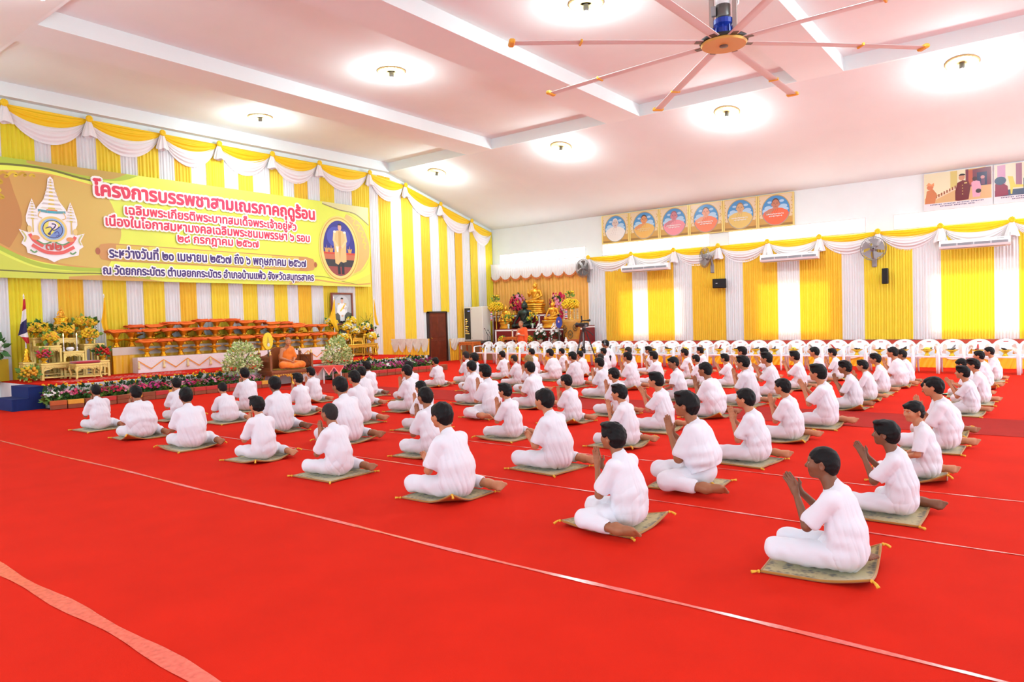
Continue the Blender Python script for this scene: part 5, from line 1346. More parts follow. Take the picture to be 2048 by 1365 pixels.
for k in range(nz + 1):
    y0 = 8.34 + k * L * .998
    b = MB(); b.lathe([(.006, .80), (.022, .77), (.02, .74), (.03, .72), (.014, .69), (.034, .66), (.034, .60), (.002, .595)], (-18.53, y0, 0), 8); b.build('tassel', mat('cream_gold_tassel', (236, 214, 150), .6), t, smooth=True)
# pedestal trays and folded robes
ROBE_ = [mat('orange_robe_cloth', (236, 112, 28), .7, var=.06, scale=10), mat('deep_orange_robe_cloth', (222, 92, 26), .7, var=.06, scale=10)]
t0 = thing('pedestal_tray', 'x', 'offering tray', (0, 0, 0))
b = MB(); b.lathe([(.105, 0), (.10, .01), (.06, .09), (.045, .11), (.07, .135), (.185, .185), (.205, .205), (.20, .212), (.15, .19), (.05, .18)], (0, 0, 0), 22); b.build('lower_tray', GOLDB, t0, smooth=True)
b = MB(); b.lathe([(.075, .182), (.07, .20), (.045, .23), (.06, .26), (.10, .33), (.135, .36), (.14, .37), (.12, .37)], (0, 0, 0), 20); b.build('upper_tray', mat('orange_gold_tray', (226, 140, 36), .3, .6), t0, smooth=True)
def robe_bundle(seed):
    rnd = random.Random(seed); b = MB()
    for k, (w_, d_, h_) in enumerate(((.46, .34, .03), (.52, .30, .024), (.34, .26, .022))):
        z = .375 + (0, .03, .052)[k]; ph = rnd.uniform(0, 6)
        def fn(u, v, w_=w_, d_=d_, z=z, h_=h_, ph=ph):
            a = 2 * PI * u; c, s_ = math.cos(a), math.sin(a)
            x = d_ / 2 * math.copysign(abs(c) ** .5, c); y = w_ / 2 * math.copysign(abs(s_) ** .5, s_)
            q = (0, 1, 1.03, 1.03, 1, 0)[int(round(v * 5))]; zz = (0, 0, .25, .75, 1, 1.1)[int(round(v * 5))]
            return (x * q, y * q, z + h_ * zz + .014 * math.sin(3 * a + ph) * q * (.5 + abs(y) * 2) - .03 * abs(y) * (k == 1) * 0)
        b.grid(fn, 28, 5)
    me = bpy.data.meshes.new('robe'); me.from_pydata(b.v, [], b.f); me.materials.append(ROBE_[seed % 2]); me.polygons.foreach_set('use_smooth', [True] * len(b.f)); return me
robes = [robe_bundle(s_) for s_ in range(4)]
first = True
def tray_and_robe(x, y, z, words_, grp, seed):
    global first
    if first: t0.location = (x, y, z); t0['label'] = 'gold double pedestal tray on ' + words_; t0['group'] = grp + ' trays'; first = False
    else: dup(t0, (x, y, z), 0, label='gold double pedestal tray on ' + words_, group=grp + ' trays')
    rb = link('folded_robe', robes[seed % 4], None, (x, y, z + .001)); rb.rotation_euler = (0, 0, random.uniform(-.25, .25))
    tag(rb, 'folded orange robe on the tray, ' + words_, 'robe', grp + ' robes')
fy = [8.65, 9.07, 9.54, 10.02, 10.50, 11.0, 11.5, 12.02, 12.54, 12.95, 13.41, 13.9, 14.47]
for i, y in enumerate(fy): tray_and_robe(-18.74, y, .912, 'the front tray table, %s from the altar statue end' % NTH[i + 1], 'front table', i)
uy = [8.08, 8.46, 8.94, 9.43, 9.85, 10.31, 10.78, 11.24, 11.69, 12.13, 12.61, 13.08, 13.53, 14.0, 14.45]
for i, y in enumerate(uy): tray_and_robe(-19.16, y, 1.185, 'the back tray table, %s from the altar statue end' % NTH[i + 1], 'back table', i + 2)
hy_ = [8.70, 9.18, 9.64, 10.08, 10.55, 11.01, 11.47, 11.91, 12.37, 12.85, 13.31, 13.77]
for i, y in enumerate(hy_):
    zr = 1.24 + .06 * round(3 * max(0, 1 - abs(y - 11.0) / 3.0))
    bx = MB().bb(-19.62, -19.36, y - .2, y + .2, 1.171, zr).build('riser_block', mat('yellow_riser_cloth', (230, 180, 30), .6)); tag(bx, 'yellow cloth riser behind the back tray table, %s from the altar statue' % NTH[i + 1], 'riser', 'riser blocks')
    tray_and_robe(-19.47, y, zr + .002, 'a rear riser block, %s from the altar statue end' % NTH[i + 1], 'rear riser', i + 1)

# ---- portrait altar
for lb, a in (('long low golden carved table across the front of the portrait altar', (-19.1, -18.6, 14.86, 16.42, STG, .93)), ('golden side table of the portrait altar, tray-table side', (-19.25, -18.85, 14.92, 15.48, STG, 1.27)), ('small golden table in the middle of the portrait altar', (-19.2, -18.85, 15.53, 15.96, STG, 1.13)),
              ('golden side table of the portrait altar, far side', (-19.25, -18.85, 16.0, 16.44, STG, 1.24)), ('tall narrow golden stand behind the portrait altar, tray-table side', (-19.5, -19.28, 14.86, 15.3, STG, 1.42)), ('tall narrow golden stand behind the portrait altar, far side', (-19.5, -19.28, 16.12, 16.5, STG, 1.40))):
    carved_table(lb, *a, m=GOLD, group='portrait altar tables', curvy=True)
t = thing('framed_photograph', 'large brown-framed portrait of a standing person in white dress uniform', 'portrait', (-19.52, 15.65, 1.58))
carved_table('narrow golden easel table carrying the large framed portrait', -19.64, -19.4, 15.32, 15.98, STG, 1.575, m=GOLD, group='portrait altar tables', curvy=True)
FRW = mat('brown_picture_frame', (122, 58, 36), .35, var=.15, scale=8)
b = MB()
for a in ((-.46, -.40, 0, 1.12), (.40, .46, 0, 1.12)): b.bb(-.02, .05, a[0], a[1], a[2], a[3], .01)
b.bb(-.02, .05, -.40, .40, 0, .06, .01); b.bb(-.02, .05, -.40, .40, 1.06, 1.12, .01); b.build('frame', FRW, t)
b = MB(); b.bb(-.02, .01, -.41, .41, .04, 1.08); b.build('backing', FRW, t)
A = Art(lambda a, z, o: (.012 + o, a, z))
A.rect(-.40, .40, .06, 1.06, (176, 182, 186)); A.ell(.0, .75, .3, .28, (196, 202, 206)); A.poly([(-.40, .06), (.40, .06), (.40, .40), (.25, .46), (.12, .38), (-.2, .42), (-.4, .36)], (86, 92, 90)); A.rect(-.4, .4, .06, .2, (70, 66, 60)); A.rect(.2, .4, .26, .29, (206, 190, 80))
A.poly([(-.09, .14), (.09, .14), (.10, .36), (-.10, .36)], (226, 226, 232)); A.rect(-.09, -.01, .06, .15, (40, 36, 44)); A.rect(.01, .09, .06, .15, (40, 36, 44))
A.poly([(-.10, .34), (.11, .34), (.15, .62), (.19, .60), (.21, .46), (.12, .36), (.05, .28), (-.06, .3), (-.14, .38), (-.22, .46), (-.20, .64), (-.12, .74), (-.04, .77), (.05, .77), (.14, .74), (.20, .64), (.14, .5)], (240, 240, 244))
A.poly([(-.12, .36), (.12, .36), (.16, .72), (-.15, .72)], (242, 242, 246)); A.stroke([(.12, .70), (-.08, .48)], .05, (236, 204, 70)); A.ell(-.14, .735, .05, .02, (226, 190, 80)); A.ell(.14, .735, .05, .02, (226, 190, 80))
for k in range(4): A.ell(.06 + .02 * (k % 2), .66 - .03 * k, .02, .02, (206, 90, 80) if k % 2 else (226, 190, 80))
A.rect(-.03, .03, .75, .80, (216, 176, 156)); A.ell(0, .86, .055, .078, (222, 182, 162)); A.ell(0, .90, .058, .05, (36, 30, 32), 16, 0, PI); A.ell(0, .32, .05, .035, (222, 182, 162))
A.rect(-.032, -.012, .866, .873, (50, 40, 40)); A.rect(.012, .032, .866, .873, (50, 40, 40)); A.rect(-.018, .018, .822, .827, (170, 100, 96))
A.build('printed_picture', INKG, t)
YY = ['yellow', 'yellow', 'cream']
for i, (lb, x, y, z, r) in enumerate((('tall stand of pale yellow flowers beside the framed portrait, tray-table side', -19.39, 15.08, 1.42, .19), ('pale yellow flowers in the gold bowl on the tray-table-side altar table', -19.02, 15.46, 1.27, .17), ('small pale yellow bouquet right under the framed portrait', -19.3, 15.86, 1.5, .15),
        ('pale yellow flowers on the small middle table of the portrait altar', -19.0, 15.72, 1.13, .16), ('tall pale yellow flowers on the far side of the portrait altar', -19.05, 16.22, 1.24, .19), ('pale yellow bowl on the long front table, tray-table side', -18.78, 15.06, .93, .16), ('pale yellow bowl on the long front table, far end', -18.78, 16.3, .93, .16))):
    if i == 2: carved_table('tiny golden stand for a bouquet at the portrait foot', -19.38, -19.27, 15.8, 15.93, STG, 1.499, m=GOLD, group='portrait altar tables', curvy=True)
    vase_of_flowers(lb, (x, y, z + .001), r, YY, 60, .085, .13, 'yellow flowers on the portrait altar', i + 20, br=.047, nl=16)
t = thing('flower_arrangement', "tall spiky red and white flower arrangement at the portrait altar's far end", 'flowers', (-19.4, 16.66, STG + .001))
b = MB(); b.lathe([(.12, 0), (.13, .05), (.09, .3), (.12, .62), (.14, .66)], (0, 0, 0), 16); b.build('urn', mat('white_urn', (236, 232, 230), .4), t, smooth=True)
bouquet(t, (0, 0, .84), .2, ['white', 'red'], 26, .045, 80, .9, 40, .16)
b = MB(); rnd = random.Random(4)
for k in range(14): b.tube([(0, 0, .7), (rnd.uniform(-.12, .12), rnd.uniform(-.12, .12), 1.1), (rnd.uniform(-.2, .2), rnd.uniform(-.2, .2), rnd.uniform(1.2, 1.52))], [.01, .008, .003], 4)
b.build('tall_leaves', LEAF[2], t)

# ---- blue steps, bricks, flower bed, bushes
t = thing('step_block', 'two-tread navy blue steps up to the stage end', 'steps', (0, 0, 0))
NAVY = mat('navy_step_carpet', (16, 40, 104), .95, bump=.4, bscale=300)
b = MB(); b.prism([(5.10, 0), (5.69, 0), (5.69, .47), (5.40, .47), (5.40, .235), (5.10, .235)], lambda p: (-17.98, p[0], p[1]), lambda p: (-17.0, p[0], p[1])); b.build('carpeted_body', NAVY, t)
b = MB(); b.bb(-17.99, -16.99, 5.385, 5.405, .225, .485, .006); b.bb(-17.99, -16.99, 5.085, 5.11, .0, .245, .006); b.bb(-17.99, -16.99, 5.09, 5.40, .236, .246); b.bb(-17.99, -16.99, 5.39, 5.69, .471, .482); b.build('tread_edge', NAVY, t)
BRW = mat('brown_block', (140, 72, 42), .7, var=.12, scale=12); BTOP = [mat('red_block_top', (186, 44, 40), .6, var=.08, scale=12), mat('yellow_block_top', (226, 166, 54), .6, var=.08, scale=12), mat('orange_block_top', (190, 92, 40), .6, var=.08, scale=12), BRW]
pat_ = [2, 1, 3, 0, 3, 1, 3, 0, 1, 3, 0, 0, 0, 0, 0, 0, 1, 3, 3, 0, 1, 0, 0, 0, 0, 0, 0, 0, 0, 0, 3, 0, 3, 2, 1, 2, 2, 1]
def curbx(y): return -16.52 + .16 * math.exp(-((y - 6.6) / .6) ** 2) - .10 * math.exp(-((y - 5.3) / .35) ** 2) + (.45 * max(0, (y - 12.6)) / 4.4)
ys = [5.62 + .305 * i for i in range(17)] + [12.85 + .305 * i for i in range(14)]
for i, y in enumerate(ys):
    x = curbx(y + .15); dx = curbx(y + .3) - curbx(y)
    b = MB(); b.cur = 0; b.box((0, 0, .046), (.13, .296, .09), 0, .006); b.cur = 1; b.box((0, 0, .137), (.135, .298, .092), 0, .006)
    o = b.build('edging_block', [BRW, BTOP[pat_[i]]], None, loc=(x, y + .15, .002)); o.rotation_euler = (0, 0, -math.atan2(dx, .3)); sharp(o)
    tag(o, '%s edging block of the flower bed, %s from the blue steps' % (('red-topped', 'yellow-topped', 'orange-topped', 'all brown')[pat_[i]], NTH[i + 1]), 'brick', 'flower bed edging blocks')
SOIL = mat('dark_soil', (52, 34, 26), .95, bump=.6, bscale=40)
for nm, y0, y1 in (('blue steps', 5.66, 10.75), ('brown door', 12.9, 17.0)):
    b = MB(); b.grid(lambda u, v: ((SX + .03) * (1 - v) + (curbx(y0 + (y1 - y0) * u) - .07) * v, y0 + (y1 - y0) * u, .10 + .02 * math.sin(u * 60) * math.sin(v * 9)), 60, 6); b.grid(lambda u, v: ((SX + .03) * (1 - v) + (curbx(y0 + (y1 - y0) * u) - .07) * v, y0 + (y1 - y0) * u, .002), 6, 2)
    tag(b.build('flower_bed_soil', SOIL), 'dark soil of the flower bed, the stretch towards the ' + nm, 'soil')
def plant(kind, seed):
    rnd = random.Random(seed); mb = MB()
    if kind == 'marigold':
        leaf_quads(mb, (0, 0, .20), .14, 75, .085, rnd, 1.1, zmin=.03)
        bl = MB()
        for k in range(6): pompon(bl, (rnd.uniform(-.13, .13), rnd.uniform(-.13, .13), rnd.uniform(.30, .46)), rnd.uniform(.018, .028), rnd)
        col = 'marigold'; g_ = LEAF[2]
    else:
        leaf_quads(mb, (0, 0, .10), .14, 70, .08, rnd, .8, zmin=.01)
        bl = MB()
        for k in range(26):
            a = rnd.uniform(0, 6.28); r = .15 * rnd.random() ** .5
            p = (r * math.cos(a), r * math.sin(a), .15 + .10 * (1 - (r / .16) ** 2) + rnd.uniform(-.03, .03)); blossom(bl, p, (p[0] * 4 + .5, p[1] * 4, .8), rnd.uniform(.026, .04), rnd, 5)
        col = kind; g_ = LEAF[seed % 2]
    out = []
    for nm, m_, mt in (('foliage', mb, g_), ('blossoms', bl, PET[col])):
        me = bpy.data.meshes.new(kind + '_' + nm); me.from_pydata(m_.v, [], m_.f); me.materials.append(mt); out.append((nm, me))
    return out
PL = {k: [plant(k, 10 * j + i) for i in range(2)] for j, k in enumerate(('pink', 'magenta', 'white', 'crimson', 'rose', 'marigold'))}
rnd = random.Random(3); cnt = {}
PNAMES = dict(pink='pale pink', magenta='magenta', white='white', crimson='crimson', rose='rose pink', marigold='yellow marigold')
for row, (fx_, kinds) in enumerate(((.82, ('pink', 'white', 'magenta', 'pink', 'crimson', 'rose')), (.45, ('magenta', 'white', 'rose', 'crimson', 'magenta')), (.15, ('marigold',)))):
    for y0, y1 in ((5.75, 10.6), (12.95, 16.95)):
        y = y0
        while y < y1:
            kd = kinds[rnd.randrange(len(kinds))]
            if row < 2 and y0 > 12 and rnd.random() < .6: kd = 'magenta'
            xa, xb = SX + .10, curbx(y) - .16; x = xa + (xb - xa) * fx_ + rnd.uniform(-.03, .03)
            if row == 2: x = SX + .19
            if (row > 0 and (abs(y - 10.15) < .40 or abs(y - 13.2) < .40)):
                y += .2; continue
            k = cnt[kd] = cnt.get(kd, 0) + 1
            t = thing('flowering_plant', '%s bedding plant in the stage flower bed, %s %s one from the blue steps' % (PNAMES[kd], NTH[k], PNAMES[kd].split()[-1]), 'plant', (x, y, .10), rnd.uniform(0, 6), PNAMES[kd] + ' plants in the stage bed')
            t.scale = (rnd.uniform(.9, 1.15),) * 3
            for nm, me in PL[kd][rnd.randrange(2)]: link(nm, me, t)
            y += rnd.uniform(.18, .24) if row < 2 else rnd.uniform(.22, .32)
VAR1, VAR2 = mat('variegated_leaf_green', (150, 178, 96), .6, var=.2, scale=6), mat('variegated_leaf_cream', (232, 236, 180), .6, var=.15, scale=6)
for i, (y, lb) in enumerate(((10.15, 'round cream-and-green bush beside the throne, on the altar statue side'), (13.2, 'round cream-and-green bush beyond the small draped table'))):
    t = thing('variegated_bush', lb, 'bush', (-16.78, y, .10), 0, 'variegated bushes by the throne')
    rnd = random.Random(50 + i)
    b = MB(); b.tube([(0, 0, -.06), (.01, 0, .3), (.0, .02, .62)], [.03, .025, .02], 8)
    for k in range(9): a = 2.4 * k; b.tube([(0, 0, .3 + .03 * k), (.2 * math.cos(a), .2 * math.sin(a), .55 + .03 * k), (.36 * math.cos(a), .36 * math.sin(a), .66 + .04 * k)], [.012, .008, .004], 5)
    b.build('branches', mat('bush_bark', (110, 90, 66), .8), t)
    for nm, m_, n in (('green_leaves', VAR1, 560), ('cream_leaves', VAR2, 640)):
        b = MB()
        for c, r, f in (((0, 0, .72), .40, .8), ((.0, .26, .52), .26, .8), ((0, -.22, .5), .28, .8), ((.02, .02, .98), .22, .7)): leaf_quads(b, c, r, int(n * r), .075, rnd, f)
        b.build(nm, m_, t)

# ---- throne, monk, fan, side table, microphone
TW = mat('throne_wood', (142, 78, 40), .4, var=.2, scale=7)
TX0, TX1, TY0, TY1 = -17.0, -16.32, 10.72, 12.12
t = thing('throne', 'brown carved wooden throne with gilded legs where the orange-robed monk sits', 'throne', (0, 0, 0))
b = MB(); b.bb(TX0, TX1, TY0, TY1, .36, .43, .01); b.bb(TX0 + .03, TX1 - .03, TY0 + .03, TY1 - .03, .30, .36); sharp(b.build('seat_platform', TW, t))
b = MB()
for y0, y1 in ((TY0 + .1, TY0 + .62), (TY0 + .72, TY1 - .1)):
    n = 20
    vs = []
    for i in range(n + 1):
        u = i / n; vs += [(TX1 - .03, y0 + (y1 - y0) * u, .31), (TX1 - .03, y0 + (y1 - y0) * u, .22 + .08 * (1 - abs(2 * u - 1)) - .02 * math.cos(u * 25))]
    b.add(vs, [(2 * i, 2 * i + 1, 2 * i + 3, 2 * i + 2) for i in range(n)])
    for i in range(7): b.ball((TX1 - .025, y0 + (y1 - y0) * (i + .5) / 7, .30), (.012, .035, .02), 6, 4)
b.build('gilded_apron', GOLD, t)
for x in (TX0 + .08, TX1 - .08):
    for y in (TY0 + .1, (TY0 + TY1) / 2 - .03, TY1 - .1):
        if x < -16.6 and abs(y - 11.4) < .3: continue
        b = MB(); b.tube([(x, y, .31), (x + .03, y, .22), (x, y, .10), (x + .03, y, .02), (x + .04, y, 0)], [.07, .055, .035, .05, .055], 8); b.build('leg', GOLD, t, smooth=True)
for y0, y1 in ((TY0 + .03, TY0 + .08), (TY1 - .08, TY1 - .03)):
    b = MB(); b.bb(TX0 + .02, TX1 - .12, y0, y1, .43, .50); b.bb(TX0 + .02, TX1 - .12, y0, y1, .74, .80)
    for k in range(9): xx = TX0 + .06 + k * .06; b.bb(xx, xx + .025, y0 + .01, y1 - .01, .5, .74)
    b.bb(TX0, TX0 + .06, y0 - .005, y1 + .005, .43, .90); b.bb(TX1 - .16, TX1 - .10, y0 - .005, y1 + .005, .43, .84)
    if y0 < 11: b.bb(TX0 + .06, TX1 - .16, y0 + .01, y1 - .01, .5, .66)
    b.build('armrest_panel', TW, t)
    b = MB()
    for xx, zz in ((TX0 + .03, .90), (TX1 - .13, .84)): b.lathe([(.03, zz), (.035, zz + .02), (.018, zz + .04), (.028, zz + .07), (.004, zz + .12)], (xx, (y0 + y1) / 2, 0), 10)
    b.build('finial', GOLDL, t, smooth=True)
b = MB(); n = 26; vs = []
for i in range(n + 1):
    u = i / n; y = TY0 + .08 + (TY1 - TY0 - .16) * u; zt = .78 + .26 * math.sin(PI * u) ** 1.5 + .02 * math.cos(u * 18)
    vs += [(TX0 + .02, y, .43), (TX0 + .02, y, zt), (TX0 + .06, y, zt), (TX0 + .06, y, .43)]
b.add(vs, [(4 * i + a, 4 * i + (a + 1) % 4, 4 * i + 4 + (a + 1) % 4, 4 * i + 4 + a)[::-1] for i in range(n) for a in range(4)] + [(0, 1, 2, 3), tuple(4 * n + a for a in (3, 2, 1, 0))]); b.build('backrest', TW, t)
tag(MB().bb(-16.86, -16.42, 11.0, 11.85, .431, .452, .008).build('seat_mat', mat('yellow_brown_mat', (186, 150, 60), .9, var=.3, scale=30)), 'patterned yellow mat under the seated orange-robed monk', 'mat')
SAFF = mat('saffron_robe', (236, 120, 16), .75, var=.05, scale=6, bump=.1, bscale=200, sheen=.2); SAFF2 = mat('bright_orange_robe', (240, 84, 16), .75, var=.05, scale=6, bump=.1, bscale=200, sheen=.2)
MV = person_meshes('monk', feet='X', arms='lap', hair='shaved', girth=1.18, yaw=-.5, pitch=-.06, h=.006, seed=21)
R_ = Field((-.55, -.56, -.005), (.36, .56, .75), .008)
for hip, kn, an, toe, so in PM['monk']['legs']:
    R_.cone(hip, .105, kn, .085, .04); R_.cone(kn, .08, an, .065, .03)
R_.ell((-.12, 0, .06), (.2, .26, .06), .04); R_.ell((.05, 0, .12), (.14, .19, .125), .03)
R_.cone((.06, 0, .16), .135, (.06, 0, .30), .13, .05, (1, .75, 1)); R_.cone((.06, 0, .30), .13, (.03, 0, .46), .122, .05, (1, .70, 1))
R_.cone((.02, -.13, .51), .068, (.02, .02, .55), .062, .05)
S, E_2 = PM['monk']['arms'][0]
R_.cone(S, .075, np.array(E_2) * .95 + np.array(S) * .05, .068, .04)
# the right shoulder and arm stay bare
R_.plane((0, -.055, .60), (0, .68, .73), .008)
R_.folds(.006, 71, (.04, 0), .58, .05, 3, .3); R_.wrinkle(.002, 40, 80, 8, 72); R_.plane((0, 0, .006), (0, 0, -1), .004)
del MV['t_shirt'], MV['trousers']; MV['robe'] = R_.mesh('robe_monk', SAFF)
person(MV, 'seated monk in a saffron robe with one bare shoulder, cross-legged on the throne', (-16.64, 11.42, .453), PI, 1.02, 0, HAIR_MONK, None, 'person', 'person')
t = thing('ceremonial_fan', 'upright yellow oval ceremonial fan on a dark pole behind the throne', 'fan', (-16.93, 11.03, .431))
b = MB(); n = 36
for s_ in (-1, 1):
    o = len(b.v); vs = [(s_ * .015, 0, .78)] + [(s_ * (.008 + .004 * (i % 2)), .155 * math.cos(2 * PI * i / n), .78 + .235 * math.sin(2 * PI * i / n)) for i in range(n)]
    b.add(vs, [(0, 1 + i, 1 + (i + 1) % n)[::s_] for i in range(n)])
b.build('fan_face', mat('yellow_fan_silk', (250, 216, 50), .6), t)
A = Art(lambda a, z, o: (.017 + o, a, z)); A.poly([(-.05, .66), (.05, .66), (.03, .80), (0, .92), (-.03, .80)], (206, 170, 60)); A.ell(.01, .68, .04, .05, (226, 224, 210)); A.build('embroidery', INK, t)
b = MB(); b.tube([(0, 0, 0), (0, 0, .56)], .014, 8); b.lathe([(.06, 0), (.05, .02), (.015, .04)], (0, 0, 0), 12); b.build('pole', mat('dark_pole', (40, 30, 26), .4), t, smooth=True)
t = thing('side_table', 'small table with a red and pink zigzag cloth beside the throne', 'table', (-16.05, 12.32, 0))
b = MB(); b.box((0, 0, .44), (.44, .66, .03), 0, .008); b.build('table_top', WHP, t)
for sx in (-1, 1):
    for sy_ in (-1, 1): b = MB(); b.tube([(sx * .17, sy_ * .28, .43), (sx * .18, sy_ * .29, .2), (sx * .20, sy_ * .31, 0)], [.022, .018, .022], 8); b.build('leg', WHP, t, smooth=True)
b = MB(); b.bb(-.235, .235, -.345, .345, .456, .466); CR = mat('coral_table_cloth', (214, 70, 60), .8, var=.08, scale=40)
def zig(P, Q, n, nz_):
    k = nz_ * 2
    vs = []
    for i in range(k + 1):
        u = i / k; dz = .02 if i % 2 == 0 else .24
        vs += [(P[0] + (Q[0] - P[0]) * u + n[0] * .004, P[1] + (Q[1] - P[1]) * u + n[1] * .004, .46), (P[0] + (Q[0] - P[0]) * u + n[0] * .012, P[1] + (Q[1] - P[1]) * u + n[1] * .012, .46 - dz)]
    return vs, [(2 * i, 2 * i + 1, 2 * i + 3, 2 * i + 2) for i in range(k)]
sides = (((.235, -.345), (.235, .345), (1, 0), 2), ((-.235, -.345), (.235, -.345), (0, -1), 1), ((-.235, .345), (.235, .345), (0, 1), 1))
for s_ in sides: b.add(*zig(*s_))
tc = b.build('cloth', CR); tc.location = (-16.05, 12.32, 0); tag(tc, 'coral red cloth with pink zigzag edge on the small table beside the throne', 'tablecloth')
b = MB()
for s_ in sides:
    vs, fs = zig(*s_); n = s_[2]
    vs2 = []
    for i in range(0, len(vs), 2):
        a, c = vs[i], vs[i + 1]; vs2 += [(c[0] + n[0] * .004, c[1] + n[1] * .004, min(.46, c[2] + .055)), (c[0] + n[0] * .004, c[1] + n[1] * .004, c[2] - .012)]
    b.add(vs2, fs)
b.build('pink_border', mat('pink_cloth_border', (240, 150, 140), .8), tc)
t = thing('microphone', 'black gooseneck microphone on a round base in front of the seated monk', 'microphone', (-16.42, 11.99, .431))
b = MB(); b.lathe([(.07, 0), (.07, .015), (.03, .035), (.015, .04)], (0, 0, 0), 16); b.build('base', BLK, t, smooth=True)
b = MB(); b.tube([(0, 0, .03), (0, 0, .12), (-.02, -.05, .24), (-.07, -.20, .42), (-.10, -.32, .52)], .006, 6); b.build('gooseneck', BLK, t, smooth=True)
b = MB(); b.ball((-.105, -.34, .535), (.022, .03, .022), 8, 6); b.build('capsule', BLK, t, smooth=True)
# petals on the stage, floral rug
rug = Art(lambda a, z, o: (a, z, STG + .006 + o))
b = MB(); b.bb(-17.95, -17.2, 6.1, 9.0, STG, STG + .006); r_ = b.build('stage_rug', mat('red_rug', (206, 34, 32), .9)); tag(r_, 'red rug with a pale floral border on the stage before the altar', 'rug')
for k in range(28):
    y = 6.25 + k * .097; rug.ell(-17.3, y, .035, .03, (236, 190, 180), 8); rug.ell(-17.85, y, .035, .03, (236, 190, 180), 8)
    if k % 3 == 0: rug.ell(-17.57, y, .09, .07, (240, 200, 190), 10); rug.ell(-17.57, y, .05, .04, (206, 34, 32), 8)
rug.build('rug_pattern', INK, r_)
t = thing('flower_arrangement', 'white flower arrangement with red heliconia on a stand at the edge of the stage wall', 'flowers', (-19.2, 5.35, 0))
b = MB(); b.lathe([(.14, 0), (.05, .03), (.03, .4), (.05, .95), (.12, 1.05)], (0, 0, 0), 14); b.build('stand', WHP, t, smooth=True)
bouquet(t, (0, 0, 1.28), .27, ['white', 'white', 'red'], 36, .06, 60, .9, 60, .2)

# ---------------------------------------------------------------- corner shrine
GC = mat('gold_shrine_curtain', (236, 172, 74), .5, var=.05, scale=5, sheen=.2)
tag(drape('shrine_curtain', (-19.66, YB - .05), (-14.72, YB - .05), PLT + .02, 3.6, 3.6, (0, -1), GC, seed=77, wl=.16, amp=.035), 'gold pleated curtain behind the statues of the corner shrine', 'curtain')
t = thing('curtain_valance', 'white pleated valance with scalloped orange edge over the corner shrine', 'valance', (0, 0, 0))
nsc = 9
def vz(u): k = (u * nsc) % 1.0; return 3.50 - .19 * (4 * k * (1 - k)) ** .7
b = MB(); n = 360
b.grid(lambda u, v: (-19.66 + 4.94 * u, YB - .20 + .016 * math.sin(u * 330 + math.sin(u * 40)), 4.02 * (1 - v) + vz(u) * v), n, 5); b.build('pleated_cloth', WHT, t, smooth=True)
b = MB(); b.grid(lambda u, v: (-19.66 + 4.94 * u, YB - .235 + .012 * math.sin(u * 330), vz(u) + .03 - .085 * v + .012 * math.sin(u * 700) * v), n, 2); b.build('orange_fringe', mat('orange_fringe', (206, 112, 50), .7), t, smooth=True)
b = MB(); b.tube([(-19.7, YB - .18, 4.03), (-14.7, YB - .18, 4.03)], .015, 6); b.build('rail', WHP, t)
RPL = mat('deep_red_plinth', (124, 14, 20), .5, var=.06, scale=3); WTR = mat('white_plinth_trim', (240, 232, 232), .5)
def plinth(label, x0, x1, y0, y1, z0, z1, bars):
    t = thing('shrine_plinth', label, 'plinth', (0, 0, 0), 0, 'red shrine plinths')
    b = MB(); b.bb(x0, x1, y0, y1, z0, z1); b.build('body', RPL, t)
    b = MB(); e = .012
    b.bb(x0, x1, y0 - e, y0 + .01, z1 - .085, z1 - .03); b.bb(x0, x1, y0 - e, y0 + .01, z0 + .001, z0 + .05)
    for xx in bars: b.bb(xx - .035, xx + .035, y0 - e, y0 + .01, z0 + .03, z1 - .05)
    b.bb(x1 - .01, x1 + e, y0, y1, z1 - .085, z1 - .03); b.bb(x1 - .01, x1 + e, y0 + .0, y0 + .06, z0, z1 - .05); b.build('white_trim', WTR, t)
plinth('wide low deep red shrine plinth with white trim', -18.15, -14.42, 22.3, 23.05, PLT, 1.235, (-18.11, -17.25, -15.35, -14.46))
plinth('upper deep red shrine plinth carrying the largest golden statue', -18.9, -16.12, 23.05, 24.02, PLT, 1.81, (-18.86, -16.45, -16.16))
plinth('side shrine plinth of deep red behind the golden statue on the hall side', -16.1, -14.45, 23.06, 24.0, PLT, 1.30, (-14.5,))
statue('largest golden seated statue with one raised hand, highest in the shrine', B_RAISE, (-16.93, 23.48, 1.811), .98, .25, (.86, .62, .42))
statue('dark green-black bronze seated statue in front of the shrine', B_DARK, (-16.95, 22.74, 1.236), 1.2, .25)
statue('smaller golden seated statue on the hall side of the dark statue', B_EARTH, (-15.52, 22.66, 1.236), .80, .25, (.92, .60, .30))
statue('smaller golden seated statue at the wall-corner side of the dark statue', B_EARTH, (-17.86, 22.68, 1.236), .76, .25, (.52, .5, .26))
